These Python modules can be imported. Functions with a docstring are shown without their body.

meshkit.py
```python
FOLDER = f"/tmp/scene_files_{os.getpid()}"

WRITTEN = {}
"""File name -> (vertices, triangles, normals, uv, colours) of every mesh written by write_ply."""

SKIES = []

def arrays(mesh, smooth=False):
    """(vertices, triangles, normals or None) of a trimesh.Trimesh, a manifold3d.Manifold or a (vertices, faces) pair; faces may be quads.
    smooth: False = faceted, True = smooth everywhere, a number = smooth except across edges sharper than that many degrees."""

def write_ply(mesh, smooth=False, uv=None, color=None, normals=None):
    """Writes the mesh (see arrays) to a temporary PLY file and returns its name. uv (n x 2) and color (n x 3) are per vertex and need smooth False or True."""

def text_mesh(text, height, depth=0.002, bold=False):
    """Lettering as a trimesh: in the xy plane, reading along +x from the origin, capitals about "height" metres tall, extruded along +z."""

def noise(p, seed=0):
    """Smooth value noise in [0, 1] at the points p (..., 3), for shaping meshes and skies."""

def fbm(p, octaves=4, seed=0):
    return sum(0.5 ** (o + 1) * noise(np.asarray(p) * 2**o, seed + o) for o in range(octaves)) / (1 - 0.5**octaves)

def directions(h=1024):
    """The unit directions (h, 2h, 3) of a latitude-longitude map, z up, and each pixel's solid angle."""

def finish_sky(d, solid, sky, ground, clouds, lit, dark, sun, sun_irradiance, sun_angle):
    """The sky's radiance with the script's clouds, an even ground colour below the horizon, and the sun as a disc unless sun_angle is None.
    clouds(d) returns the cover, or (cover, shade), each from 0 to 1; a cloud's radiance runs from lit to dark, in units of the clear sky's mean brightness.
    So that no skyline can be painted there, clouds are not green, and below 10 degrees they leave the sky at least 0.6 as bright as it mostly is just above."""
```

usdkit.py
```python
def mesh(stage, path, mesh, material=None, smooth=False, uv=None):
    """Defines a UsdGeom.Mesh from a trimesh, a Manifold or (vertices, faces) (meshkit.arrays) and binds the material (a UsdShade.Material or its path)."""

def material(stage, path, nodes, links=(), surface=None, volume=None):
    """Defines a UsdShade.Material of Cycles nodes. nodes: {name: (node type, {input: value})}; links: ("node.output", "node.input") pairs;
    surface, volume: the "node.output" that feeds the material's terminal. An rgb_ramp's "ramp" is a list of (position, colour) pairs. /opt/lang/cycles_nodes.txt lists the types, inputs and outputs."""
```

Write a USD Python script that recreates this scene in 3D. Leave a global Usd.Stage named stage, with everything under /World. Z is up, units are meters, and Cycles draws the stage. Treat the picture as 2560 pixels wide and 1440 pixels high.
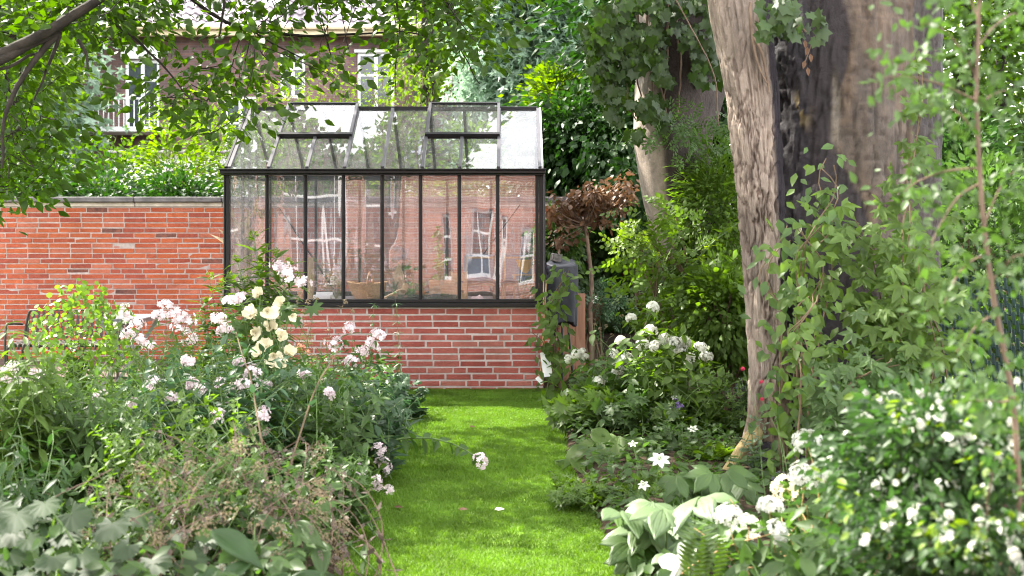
import math, random
import numpy as np, trimesh, shapely.geometry as sg
import usdkit, meshkit
from pxr import Usd, UsdGeom, UsdLux, UsdShade, Gf, Sdf, Vt

stage = Usd.Stage.CreateInMemory()
UsdGeom.SetStageUpAxis(stage, UsdGeom.Tokens.z)
UsdGeom.SetStageMetersPerUnit(stage, 1.0)
UsdGeom.Xform.Define(stage, '/World')
UsdGeom.Scope.Define(stage, '/World/Looks')

# ------------------------------------------------------------------ camera, sky, sun, exposure
F_PX, HORIZON, CX, EYE = 2891.0, 574.0, 1280.0, 1.5          # measured in the photograph (2560 x 1440)
cam = UsdGeom.Camera.Define(stage, '/World/camera')
cam.CreateHorizontalApertureAttr(36.0)
cam.CreateVerticalApertureAttr(20.25)
cam.CreateFocalLengthAttr(36.0 * F_PX / 2560)
cam.CreateVerticalApertureOffsetAttr(-(720 - HORIZON) / 2560 * 36.0)
cam.CreateFStopAttr(2.8)
cam.CreateFocusDistanceAttr(9.0)
cam.CreateClippingRangeAttr(Gf.Vec2f(0.05, 1000))
cam.AddTransformOp().Set(Gf.Matrix4d(1, 0, 0, 0, 0, 0, 1, 0, 0, -1, 0, 0, 0, 0, EYE, 1))
EXPOSURE = 2.52
cam.CreateExposureAttr(EXPOSURE)

SUN = np.array([-0.78, 0.52, 1.08]); SUN /= np.linalg.norm(SUN)
SUN_EL, SUN_ROT = math.asin(SUN[2]), math.atan2(SUN[0], SUN[1])
usdkit.material(stage, '/World/Looks/sky_air', {
    'sky': ('sky_texture', {'sky_type': 'single_scattering', 'sun_disc': False, 'sun_elevation': SUN_EL, 'sun_rotation': SUN_ROT, 'aerosol_density': 1.6}),
    'tc': ('texture_coordinate', {}),
    'n': ('noise_texture', {'scale': 2.2, 'detail': 6.0, 'roughness': 0.6}),
    'r': ('rgb_ramp', {'ramp': [(0.0, (0, 0, 0)), (0.34, (0, 0, 0)), (0.54, (.88, .88, .88)), (1.0, (1, 1, 1))]}),
    'm': ('mix_color', {'b': (9.0, 8.9, 8.8), 'use_clamp': False}),
    'b': ('background_shader', {'strength': 0.13})},
    [('tc.generated', 'n.vector'), ('n.fac', 'r.fac'), ('r.color', 'm.fac'), ('sky.color', 'm.a'), ('m.result', 'b.color')], surface='b.background')
dome = UsdLux.DomeLight.Define(stage, '/World/sky')
UsdShade.MaterialBindingAPI.Apply(dome.GetPrim()).Bind(UsdShade.Material.Get(stage, '/World/Looks/sky_air'))
dome.GetPrim().SetCustomDataByKey('kind', 'structure')
sun = UsdLux.DistantLight.Define(stage, '/World/sun')
sun.CreateIntensityAttr(1.1); sun.CreateAngleAttr(0.53); sun.CreateNormalizeAttr(True); sun.CreateColorAttr(Gf.Vec3f(1.0, 0.94, 0.84))
zz = SUN; xx = np.cross([0, 0, 1.0], zz); xx /= np.linalg.norm(xx); yy = np.cross(zz, xx)
sun.AddTransformOp().Set(Gf.Matrix4d(*xx, 0, *yy, 0, *zz, 0, 0, 0, 20, 1))

# ------------------------------------------------------------------ small tools
rng = np.random.default_rng(11)

def at(px, py, Y):
    """The point Y metres away that the photograph shows at that pixel."""
    return np.array([(px - CX) / F_PX * Y, Y, EYE + (HORIZON - py) / F_PX * Y])

def ground_at(px, py):
    return at(px, py, EYE * F_PX / (py - HORIZON))

NAMES, LOC = {}, {}
def numbered(parent, name):
    k = NAMES.get((parent, name), 0); NAMES[(parent, name)] = k + 1
    return f'{parent}/{name}' + (f'_{k:03d}' if k else '')

def tag(p, label=None, cat=None, group=None, kind=None):
    for k, v in (('label', label), ('category', cat), ('group', group), ('kind', kind)):
        if v: p.SetCustomDataByKey(k, v)
    return p

def thing(name, label, cat, loc=(0, 0, 0), group=None, kind=None):
    path = numbered('/World', name)
    x = UsdGeom.Xform.Define(stage, path); x.AddTranslateOp().Set(Gf.Vec3d(*map(float, loc)))
    LOC[path] = np.asarray(loc, float)
    return tag(x.GetPrim(), label, cat, group, kind)

def obj(name, mesh, mat, parent=None, smooth=False, tint=None, label=None, kind=None, cat=None, group=None):
    """One Mesh prim; MESH (trimesh or (v, f)) is given in world coordinates."""
    up = str(parent.GetPath()) if parent is not None else '/World'
    path = numbered(up, name)
    off = LOC.get(up, np.zeros(3)); LOC[path] = off
    if isinstance(mesh, trimesh.Trimesh): v, f = np.asarray(mesh.vertices), np.asarray(mesh.faces)
    else: v, f = mesh
    m = usdkit.mesh(stage, path, (np.asarray(v) - off, f), MAT[mat] if isinstance(mat, str) else mat, smooth=smooth)
    if tint is not None:
        UsdGeom.PrimvarsAPI(m).CreatePrimvar('tint', Sdf.ValueTypeNames.Color3fArray, 'vertex').Set(Vt.Vec3fArray.FromNumpy(np.asarray(tint, np.float32)))
    return tag(m.GetPrim(), label, cat, group, kind)

def join(parts):
    vs, fs, n = [], [], 0
    for p in parts:
        v, f = (p.vertices, p.faces) if isinstance(p, trimesh.Trimesh) else p
        if len(v) == 0: continue
        v, f = np.asarray(v), np.asarray(f)
        if f.shape[1] == 4: f = np.vstack([f[:, [0, 1, 2]], f[:, [0, 2, 3]]])
        vs.append(v); fs.append(f + n); n += len(v)
    return np.vstack(vs), np.vstack(fs)

BOXF = np.array([[0, 2, 1], [0, 3, 2], [4, 5, 6], [4, 6, 7], [0, 1, 5], [0, 5, 4], [1, 2, 6], [1, 6, 5], [2, 3, 7], [2, 7, 6], [3, 0, 4], [3, 4, 7]])
def box(x0, x1, y0, y1, z0, z1):
    return np.array([[x0, y0, z0], [x1, y0, z0], [x1, y1, z0], [x0, y1, z0], [x0, y0, z1], [x1, y0, z1], [x1, y1, z1], [x0, y1, z1]], float), BOXF

def bevel_box(x0, x1, y0, y1, z0, z1, b=0.004):
    """A box with chamfered edges (hull of three slimmer boxes)."""
    pts = []
    for dx, dy, dz in ((0, b, b), (b, 0, b), (b, b, 0)):
        for X in (x0 + dx, x1 - dx):
            for Y in (y0 + dy, y1 - dy):
                for Z in (z0 + dz, z1 - dz): pts.append((X, Y, Z))
    h = trimesh.convex.convex_hull(np.array(pts))
    return np.array(h.vertices), np.array(h.faces)

def beam(a, b, w, h, up=(0, 0, 1)):
    """A square bar from A to B: W across, H along UP."""
    a, b = np.asarray(a, float), np.asarray(b, float)
    t = (b - a) / np.linalg.norm(b - a); u = np.asarray(up, float); s = np.cross(t, u); s /= np.linalg.norm(s); u = np.cross(s, t)
    v = [p + sx * w / 2 * s + sz * h / 2 * u for p in (a, b) for sx, sz in ((-1, -1), (1, -1), (1, 1), (-1, 1))]
    return np.array(v), BOXF

def tube(pts, radii, sides=6, cap=True):
    p = np.asarray(pts, float); n = len(p)
    r = np.broadcast_to(np.asarray(radii, float), (n,))
    t = np.gradient(p, axis=0); t /= np.linalg.norm(t, axis=1, keepdims=True) + 1e-12
    ref = np.array([1.0, 0, 0]) if abs(t[:, 0]).mean() < 0.8 else np.array([0, 1.0, 0])
    a = np.cross(t, ref); a /= np.linalg.norm(a, axis=1, keepdims=True) + 1e-12
    b = np.cross(t, a); g = np.arange(sides) * 2 * np.pi / sides
    v = p[:, None] + r[:, None, None] * (np.cos(g)[None, :, None] * a[:, None] + np.sin(g)[None, :, None] * b[:, None])
    i, j = np.meshgrid(np.arange(n - 1), np.arange(sides), indexing='ij')
    q = np.stack([i * sides + j, i * sides + (j + 1) % sides, (i + 1) * sides + (j + 1) % sides, (i + 1) * sides + j], -1).reshape(-1, 4)
    f = np.vstack([q[:, [0, 1, 2]], q[:, [0, 2, 3]]]); v = v.reshape(-1, 3)
    if cap:
        v = np.vstack([v, p[0], p[-1]]); k = len(v)
        jj = np.arange(sides)
        f = np.vstack([f, np.stack([np.full(sides, k - 2), (jj + 1) % sides, jj], 1), np.stack([np.full(sides, k - 1), (n - 1) * sides + jj, (n - 1) * sides + (jj + 1) % sides], 1)])
    return v, f

def lathe(profile, c, sides=24):
    """Profile: (radius, z) pairs, turned about the vertical through C."""
    pr = np.asarray(profile, float); g = np.arange(sides) * 2 * np.pi / sides
    v = np.stack([pr[:, None, 0] * np.cos(g), pr[:, None, 0] * np.sin(g), np.broadcast_to(pr[:, None, 1], (len(pr), sides))], -1).reshape(-1, 3) + np.asarray(c, float)
    i, j = np.meshgrid(np.arange(len(pr) - 1), np.arange(sides), indexing='ij')
    q = np.stack([i * sides + j, i * sides + (j + 1) % sides, (i + 1) * sides + (j + 1) % sides, (i + 1) * sides + j], -1).reshape(-1, 4)
    return v, np.vstack([q[:, [0, 1, 2]], q[:, [0, 2, 3]]])

def unit(v): return v / (np.linalg.norm(v, axis=-1, keepdims=True) + 1e-12)

def bez(a, c, b, n=8):
    t = np.linspace(0, 1, n)[:, None]
    return (1 - t) ** 2 * np.asarray(a) + 2 * t * (1 - t) * np.asarray(c) + t * t * np.asarray(b)

def wander(pts, amount, seed, n=24):
    """The polyline resampled smoothly, with an uneven sideways wander."""
    p = np.asarray(pts, float); d = np.r_[0, np.cumsum(np.linalg.norm(np.diff(p, axis=0), axis=1))]
    s = np.linspace(0, d[-1], n); q = np.stack([np.interp(s, d, p[:, k]) for k in range(3)], 1)
    for _ in range(2): q[1:-1] = (q[:-2] + 2 * q[1:-1] + q[2:]) / 4
    w = np.stack([meshkit.fbm(np.stack([s * 3.0, s * 0 + 7.3 * k, s * 0 + seed], 1), 3, seed + k) - 0.5 for k in range(3)], 1)
    q[1:-1] += w[1:-1] * amount
    return q

# ------------------------------------------------------------------ materials
MAT = {}
def mat(name, nodes, links=(), surface='p.BSDF', volume=None):
    MAT[name] = usdkit.material(stage, f'/World/Looks/{name}', nodes, links, surface=surface, volume=volume)
    return MAT[name]

def leafmat(name, dark, light, trans=0.42, rough=0.42, spec=0.5, tsat=1.25, tval=1.7, spots=None):
    """Leaf: every leaf its own tone between DARK and LIGHT, light passes through it."""
    mid = tuple((a + b) / 2 for a, b in zip(dark, light))
    ramp = [(0.0, dark), (0.45, mid), (0.85, light), (1.0, tuple(min(1, x * 1.25) for x in light))]
    if spots: ramp = [(0.0, dark), (0.45, mid), (0.9, light), (0.93, spots), (1.0, spots)]
    mat(name, {
        'g': ('geometry', {}), 'r': ('rgb_ramp', {'ramp': ramp}),
        'n': ('noise_texture', {'scale': 3.0, 'detail': 2.0}), 'h': ('hsv', {'saturation': 1.0}),
        'mr': ('map_range', {'from_min': 0.3, 'from_max': 0.7, 'to_min': 0.75, 'to_max': 1.25}),
        't': ('hsv', {'saturation': tsat, 'value': tval}),
        'p': ('principled_bsdf', {'roughness': rough, 'specular_ior_level': spec}),
        'tl': ('translucent_bsdf', {}), 'm': ('mix_closure', {'fac': trans})},
        [('g.random_per_island', 'r.fac'), ('g.position', 'n.vector'), ('n.fac', 'mr.value'), ('mr.result', 'h.value'), ('r.color', 'h.color'),
         ('h.color', 'p.base_color'), ('h.color', 't.color'), ('t.color', 'tl.color'), ('p.BSDF', 'm.closure1'), ('tl.BSDF', 'm.closure2')], surface='m.closure')

leafmat('leaf_canopy', (.036, .068, .011), (.112, .178, .028), trans=.54, rough=.50, spec=.35, tval=1.9)
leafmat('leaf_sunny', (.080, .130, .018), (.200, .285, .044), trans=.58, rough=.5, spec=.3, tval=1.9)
leafmat('leaf_hedge', (.022, .052, .012), (.066, .120, .030), trans=.32, rough=.54, spec=.30)
leafmat('leaf_maple', (.190, .270, .190), (.370, .460, .340), trans=.40, rough=.42, spec=.5)  # leaf tone raised to carry open sky light on the maple
leafmat('leaf_ivy', (.032, .060, .013), (.092, .148, .034), trans=.28, rough=.46, spec=.4)
leafmat('leaf_mid', (.060, .105, .030), (.150, .220, .072), trans=.44, rough=.48, spec=.38)
leafmat('leaf_fresh', (.085, .138, .030), (.190, .265, .072), trans=.48, rough=.50, spec=.34)
leafmat('leaf_lime', (.130, .195, .030), (.260, .340, .070), trans=.48, rough=.5, spec=.3)
leafmat('leaf_blue', (.052, .096, .046), (.140, .200, .105), trans=.34, rough=.44, spec=.46)
leafmat('leaf_dark', (.036, .072, .022), (.095, .155, .052), trans=.36, rough=.48, spec=.36)
leafmat('leaf_poppy', (.038, .066, .024), (.098, .142, .058), trans=.34, rough=.56, spec=.38)
leafmat('leaf_grey', (.110, .150, .095), (.230, .270, .190), trans=.25, rough=.6)
leafmat('leaf_pale', (.120, .175, .080), (.240, .305, .160), trans=.35, rough=.45, spec=.5)  # rodgersia and fern green with sun glare put into the colour
leafmat('leaf_purple', (.120, .090, .075), (.280, .225, .185), trans=.30, rough=.6, spec=.25, tsat=1.0, tval=1.3, spots=(.10, .15, .06))
leafmat('leaf_tan', (.230, .180, .110), (.420, .350, .240), trans=.30, rough=.65, tsat=1.05, tval=1.3)
leafmat('leaf_brown', (.120, .062, .030), (.270, .150, .075), trans=.30, rough=.6, tsat=1.1, tval=1.3)
leafmat('pod_lime', (.140, .220, .050), (.270, .360, .110), trans=.45, rough=.45, tval=1.4)
leafmat('petal_pink', (.76, .65, .68), (.90, .84, .84), trans=.30, rough=.6, tsat=1.05, tval=1.05, spots=(.50, .42, .26))
leafmat('petal_white', (.62, .63, .55), (.84, .84, .80), trans=.28, rough=.6, tsat=1.0, tval=1.05)
leafmat('petal_cream', (.76, .70, .50), (.88, .84, .67), trans=.32, rough=.6, tsat=1.05, tval=1.05)
leafmat('petal_peach', (.75, .36, .24), (.85, .55, .42), trans=.30, rough=.6, tsat=1.0, tval=1.0)
leafmat('petal_purple', (.30, .20, .52), (.46, .36, .70), trans=.30, rough=.6, tsat=1.0, tval=1.0)
leafmat('petal_red', (.40, .015, .06), (.55, .03, .10), trans=.25, rough=.6, tsat=1.0, tval=1.0)
leafmat('grass_blade', (.112, .196, .030), (.166, .266, .044), trans=.35, rough=.6, spec=.2, tval=1.5, spots=(.200, .215, .070))

def plain(name, col, rough=.6, spec=.4, metallic=0.0, vary=.18, scale=12.0, bump=0.0, bscale=60.0):
    nodes = {'g': ('geometry', {}), 'n': ('noise_texture', {'scale': scale, 'detail': 4.0}),
             'r': ('rgb_ramp', {'ramp': [(0.25, tuple(c * (1 - vary) for c in col)), (0.75, tuple(min(1, c * (1 + vary)) for c in col))]}),
             'p': ('principled_bsdf', {'roughness': rough, 'specular_ior_level': spec, 'metallic': metallic})}
    links = [('g.position', 'n.vector'), ('n.fac', 'r.fac'), ('r.color', 'p.base_color')]
    if bump:
        nodes['n2'] = ('noise_texture', {'scale': bscale, 'detail': 3.0}); nodes['b'] = ('bump', {'distance': bump, 'strength': .8})
        links += [('g.position', 'n2.vector'), ('n2.fac', 'b.height'), ('b.normal', 'p.normal')]
    mat(name, nodes, links)

plain('soil', (.050, .034, .022), .95, .15, vary=.5, scale=9, bump=.03, bscale=30)
plain('lawn_base', (.128, .210, .034), .9, .1, vary=.35, scale=6)
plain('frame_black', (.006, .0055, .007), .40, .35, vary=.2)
plain('frame_lit', (.085, .080, .090), .36, .5, vary=.15)  # black frame again, with the sky sheen put into its colour
plain('coping', (.105, .095, .098), .85, .25, vary=.45, scale=7, bump=.006)
plain('render_band', (.42, .36, .31), .9, .2, vary=.3, scale=9, bump=.004)
plain('mortar', (.32, .26, .245), .95, .1, vary=.25, scale=20)
plain('mortar_pale', (.44, .38, .37), .95, .1, vary=.2, scale=20)
plain('white_paint', (.78, .78, .78), .45, .4, vary=.06)
plain('white_card', (.82, .82, .82), .6, .3, vary=.04)
plain('stem_green', (.085, .140, .040), .55, .35, vary=.3)
plain('stem_brown', (.120, .085, .050), .75, .25, vary=.35)
plain('twig', (.150, .105, .075), .8, .2, vary=.4)
plain('bark_dark', (.022, .018, .014), .9, .2, vary=.5, scale=14, bump=.01, bscale=40)
plain('bark_grey', (.110, .095, .075), .9, .2, vary=.4, scale=14, bump=.01, bscale=40)
plain('bench_metal', (.036, .029, .024), .6, .3, vary=.2)
plain('table_metal', (.13, .125, .14), .35, .5, vary=.15)
plain('cover_cloth', (.022, .023, .032), .6, .5, vary=.25, scale=5, bump=.012, bscale=14)
plain('stone', (.120, .110, .105), .9, .2, vary=.5, scale=30, bump=.01)
plain('rock', (.20, .18, .23), .9, .2, vary=.45, scale=18, bump=.02, bscale=22)
plain('cane', (.44, .28, .13), .6, .3, vary=.2)
plain('pine_wood', (.46, .29, .15), .6, .3, vary=.25, scale=18)
plain('dark_wood', (.16, .095, .055), .65, .3, vary=.3, scale=18)
plain('wicker', (.42, .24, .11), .7, .3, vary=.35, scale=60, bump=.012, bscale=90)
plain('kraft', (.42, .30, .19), .8, .2, vary=.12)
plain('terracotta', (.42, .18, .09), .8, .2, vary=.2)
plain('black_plastic', (.022, .022, .026), .4, .5, vary=.2)
plain('chair_cloth', (.20, .22, .27), .8, .2, vary=.18, scale=9)
plain('tub_yellow', (.62, .34, .06), .4, .5, vary=.1)
plain('cap_pink', (.68, .50, .48), .85, .2, vary=.08)
plain('blue_board', (.13, .16, .30), .5, .4, vary=.12)
plain('navy', (.03, .035, .09), .6, .3)
plain('yellow_pipe', (.68, .40, .03), .4, .5, vary=.15)
plain('toy_green', (.03, .30, .09), .35, .5, vary=.1)
plain('toy_red', (.45, .06, .03), .4, .5, vary=.1)
plain('toy_beige', (.50, .38, .26), .6, .3, vary=.1)
plain('mesh_green', (.028, .055, .055), .5, .4, vary=.2)
plain('dark_glass', (.030, .036, .040), .06, .6, vary=.1)
plain('house_dark', (.05, .05, .055), .6, .3)
plain('curtain', (.52, .48, .46), .9, .1, vary=.15, scale=3)
plain('eave_wood', (.55, .46, .30), .6, .3, vary=.1)
plain('paving', (.085, .060, .050), .9, .2, vary=.4, scale=8)
plain('rust_pipe', (.030, .028, .030), .4, .5)

# reddish board with grain
mat('board_wood', {'g': ('geometry', {}), 'mp': ('mapping', {'scale': (14, 14, 1.2)}), 'n': ('noise_texture', {'scale': 2.4, 'detail': 5.0, 'distortion': 1.2}),
    'r': ('rgb_ramp', {'ramp': [(0.3, (.26, .125, .075)), (0.5, (.34, .175, .11)), (0.72, (.40, .22, .14))]}), 'p': ('principled_bsdf', {'roughness': .62})},
    [('g.position', 'mp.vector'), ('mp.vector', 'n.vector'), ('n.fac', 'r.fac'), ('r.color', 'p.base_color')])

def brickmat(name, a, b, c, white=.42):
    """Fired clay: cloudy tone, whitish bloom and pores."""
    mat(name, {'g': ('geometry', {}), 'oi': ('object_info', {}),
        'n': ('noise_texture', {'scale': 16.0, 'detail': 5.0, 'roughness': .65}),
        'r': ('rgb_ramp', {'ramp': [(.25, a), (.5, b), (.75, c)]}),
        'n4': ('noise_texture', {'scale': 1.3, 'detail': 5.0, 'roughness': .65}), 'mr': ('map_range', {'from_min': .3, 'from_max': .7, 'to_min': .72, 'to_max': 1.18}), 'h': ('hsv', {}),
        'n2': ('noise_texture', {'scale': 42.0, 'detail': 4.0, 'roughness': .7}),
        'r2': ('rgb_ramp', {'ramp': [(.0, (0, 0, 0)), (.62, (0, 0, 0)), (.78, (white,) * 3)]}),
        'm': ('mix_color', {'b': (.55, .42, .36)}),
        'b': ('bump', {'distance': .012, 'strength': .9}), 'p': ('principled_bsdf', {'roughness': .88, 'specular_ior_level': .25})},
        [('g.position', 'n.vector'), ('g.position', 'n2.vector'), ('n.fac', 'r.fac'), ('n2.fac', 'r2.fac'), ('r2.color', 'm.fac'), ('r.color', 'm.a'), ('g.position', 'n4.vector'), ('n4.fac', 'mr.value'), ('mr.result', 'h.value'), ('m.result', 'h.color'),
         ('h.color', 'p.base_color'), ('n2.fac', 'b.height'), ('b.normal', 'p.normal')])

WALL_BRICKS = [('wall_brick_%s' % n, *c) for n, c in {
    'orange': ((.28, .064, .027), (.345, .082, .034), (.395, .108, .050)), 'red': ((.25, .052, .027), (.305, .066, .032), (.355, .090, .045)),
    'deep': ((.20, .043, .028), (.25, .055, .034), (.30, .075, .044)), 'soft': ((.29, .080, .045), (.345, .102, .060), (.39, .13, .080)),
    'plum': ((.22, .055, .042), (.30, .075, .050), (.38, .105, .065)), 'burnt': ((.060, .036, .032), (.14, .055, .042), (.27, .085, .055))}.items()]
BASE_BRICKS = [('base_brick_%s' % n, *c) for n, c in {
    'rose': ((.29, .075, .060), (.33, .092, .072), (.37, .115, .092)), 'red': ((.26, .062, .050), (.305, .075, .060), (.35, .097, .076)),
    'deep': ((.235, .054, .044), (.275, .065, .052), (.32, .088, .068)), 'pale': ((.32, .100, .078), (.36, .122, .096), (.41, .15, .12))}.items()]
for n, a, b, c in WALL_BRICKS + BASE_BRICKS: brickmat(n, a, b, c)

def far_brick(name, c1, c2, mortar):
    mat(name, {'g': ('geometry', {}), 's': ('separate_xyz', {}), 'c': ('combine_xyz', {}),
        'k': ('brick_texture', {'color1': c1, 'color2': c2, 'mortar': mortar, 'scale': 1.0, 'mortar_size': .007, 'brick_width': .22, 'row_height': .064, 'bias': -.1}),
        'n': ('noise_texture', {'scale': 1.7, 'detail': 5.0}), 'h': ('hsv', {}), 'mr': ('map_range', {'from_min': .3, 'from_max': .7, 'to_min': .7, 'to_max': 1.3}),
        'p': ('principled_bsdf', {'roughness': .9, 'specular_ior_level': .2})},
        [('g.position', 's.vector'), ('s.x', 'c.x'), ('s.z', 'c.y'), ('c.vector', 'k.vector'), ('g.position', 'n.vector'), ('n.fac', 'mr.value'), ('mr.result', 'h.value'),
         ('k.color', 'h.color'), ('h.color', 'p.base_color')])
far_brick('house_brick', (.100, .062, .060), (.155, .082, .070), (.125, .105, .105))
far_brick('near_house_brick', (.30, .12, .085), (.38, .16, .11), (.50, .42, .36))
plain('roof_tile', (.240, .205, .225), .38, .5, vary=.3, scale=3)  # tile grey lifted to carry the bright sheen of the roof

# window glass: mirror by angle, clear otherwise; uneven old panes; dust on top
def glassmat(name, ior, wave, wscale, dust, speck, tint=(.86, .86, .885)):
    mat(name, {'g': ('geometry', {}), 'f': ('fresnel', {}), 'io': ('mix_float', {'a': ior, 'b': 1 / ior, 'use_clamp': False}), 'tr': ('transparent_bsdf', {'color': tint}),
        'n': ('noise_texture', {'scale': wscale, 'detail': 1.0}), 'mp': ('mapping', {'scale': (1.6, 1.0, .22)}), 'b': ('bump', {'distance': wave, 'strength': 1.0}), 'gl': ('glossy_bsdf', {'roughness': 0.0, 'color': (1, 1, 1)}),
        'm': ('mix_closure', {}),
        'd': ('diffuse_bsdf', {'color': (.55, .55, .52)}), 'dt': ('translucent_bsdf', {'color': (.55, .55, .52)}), 'dm': ('mix_closure', {'fac': .5}),
        'n2': ('noise_texture', {'scale': 5.0, 'detail': 5.0, 'roughness': .7}), 'n3': ('noise_texture', {'scale': 55.0, 'detail': 3.0, 'roughness': .7}),
        'r2': ('map_range', {'from_min': .35, 'from_max': .75, 'to_min': dust * .35, 'to_max': dust, 'clamp': True}),
        'r3': ('map_range', {'from_min': .60, 'from_max': .72, 'to_min': 0.0, 'to_max': speck, 'clamp': True}),
        'a': ('math', {'math_type': 'add', 'use_clamp': True}), 'm2': ('mix_closure', {})},
        [('g.backfacing', 'io.fac'), ('io.result', 'f.IOR'), ('g.position', 'mp.vector'), ('mp.vector', 'n.vector'), ('n.fac', 'b.height'), ('b.normal', 'gl.normal'), ('f.fac', 'm.fac'), ('tr.BSDF', 'm.closure1'), ('gl.BSDF', 'm.closure2'),
         ('g.position', 'n2.vector'), ('g.position', 'n3.vector'), ('n2.fac', 'r2.value'), ('n3.fac', 'r3.value'), ('r2.result', 'a.value1'), ('r3.result', 'a.value2'), ('a.value', 'm2.fac'),
         ('d.BSDF', 'dm.closure1'), ('dt.BSDF', 'dm.closure2'), ('m.closure', 'm2.closure1'), ('dm.closure', 'm2.closure2')], surface='m2.closure')
glassmat('wall_glass', 1.85, .0045, 2.6, .05, .05)
glassmat('roof_glass', 1.50, .0012, 3.0, .060, .09)

# bark: the tone comes with the mesh (stains, moss, wet streaks), the relief from noise
def barkmat(name, rough, bump, stretch, spec=.3, scale=9.0):
    mat(name, {'g': ('geometry', {}), 'a': ('attribute', {'attribute': 'tint'}), 'mp': ('mapping', {'scale': (1, 1, stretch)}),
        'n': ('noise_texture', {'scale': scale, 'detail': 9.0, 'roughness': .72}), 'mr': ('map_range', {'from_min': .28, 'from_max': .72, 'to_min': .45, 'to_max': 1.5}),
        'h': ('hsv', {}), 'b': ('bump', {'distance': bump, 'strength': 1.0}), 'p': ('principled_bsdf', {'roughness': rough, 'specular_ior_level': spec})},
        [('g.position', 'mp.vector'), ('mp.vector', 'n.vector'), ('n.fac', 'mr.value'), ('mr.result', 'h.value'), ('a.color', 'h.color'), ('h.color', 'p.base_color'),
         ('n.fac', 'b.height'), ('b.normal', 'p.normal')])
barkmat('beech_bark', .66, .018, .7, scale=11.0)
barkmat('rough_bark', .80, .060, .30, scale=12)
# ------------------------------------------------------------------ leaf and flower shapes (unit length along +y, upper side +z)
def ovate(w=.5, segs=3, fold=.10, droop=.22, peak=.38, tipw=0.0):
    ts = np.linspace(0, 1, segs + 1); V = []
    prof = lambda t: (np.sin(np.pi * t ** (math.log(.5) / math.log(peak))) if 0 < t < 1 else 0.0)
    for t in ts:
        hw = w / 2 * max(prof(t), 0); z = -droop * t * t
        V += [(0, t, z - fold * (hw > 0)), (-hw, t, z), (hw, t, z)] if 0 < t < 1 else [(0, t, z)]
    F, idx = [], []
    k = 0
    for t in ts:
        if 0 < t < 1: idx.append((k, k + 1, k + 2)); k += 3
        else: idx.append((k, k, k)); k += 1
    for a, b in zip(idx[:-1], idx[1:]):
        for s in (1, 2):
            q = [a[0], a[s], b[s], b[0]] if s == 2 else [a[0], b[0], b[s], a[s]]
            q2 = []
            for i in q:
                if not q2 or i not in q2: q2.append(i)
            if len(q2) == 4: F += [(q2[0], q2[1], q2[2]), (q2[0], q2[2], q2[3])]
            elif len(q2) == 3: F.append(tuple(q2))
    return np.array(V, float), np.array(F)

def kite(w=.6, fold=.12, droop=.12):
    return np.array([(0, 0, 0), (-w / 2, .42, fold), (w / 2, .42, fold), (0, 1, -droop)], float), np.array([(0, 2, 3), (0, 3, 1)])

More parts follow.
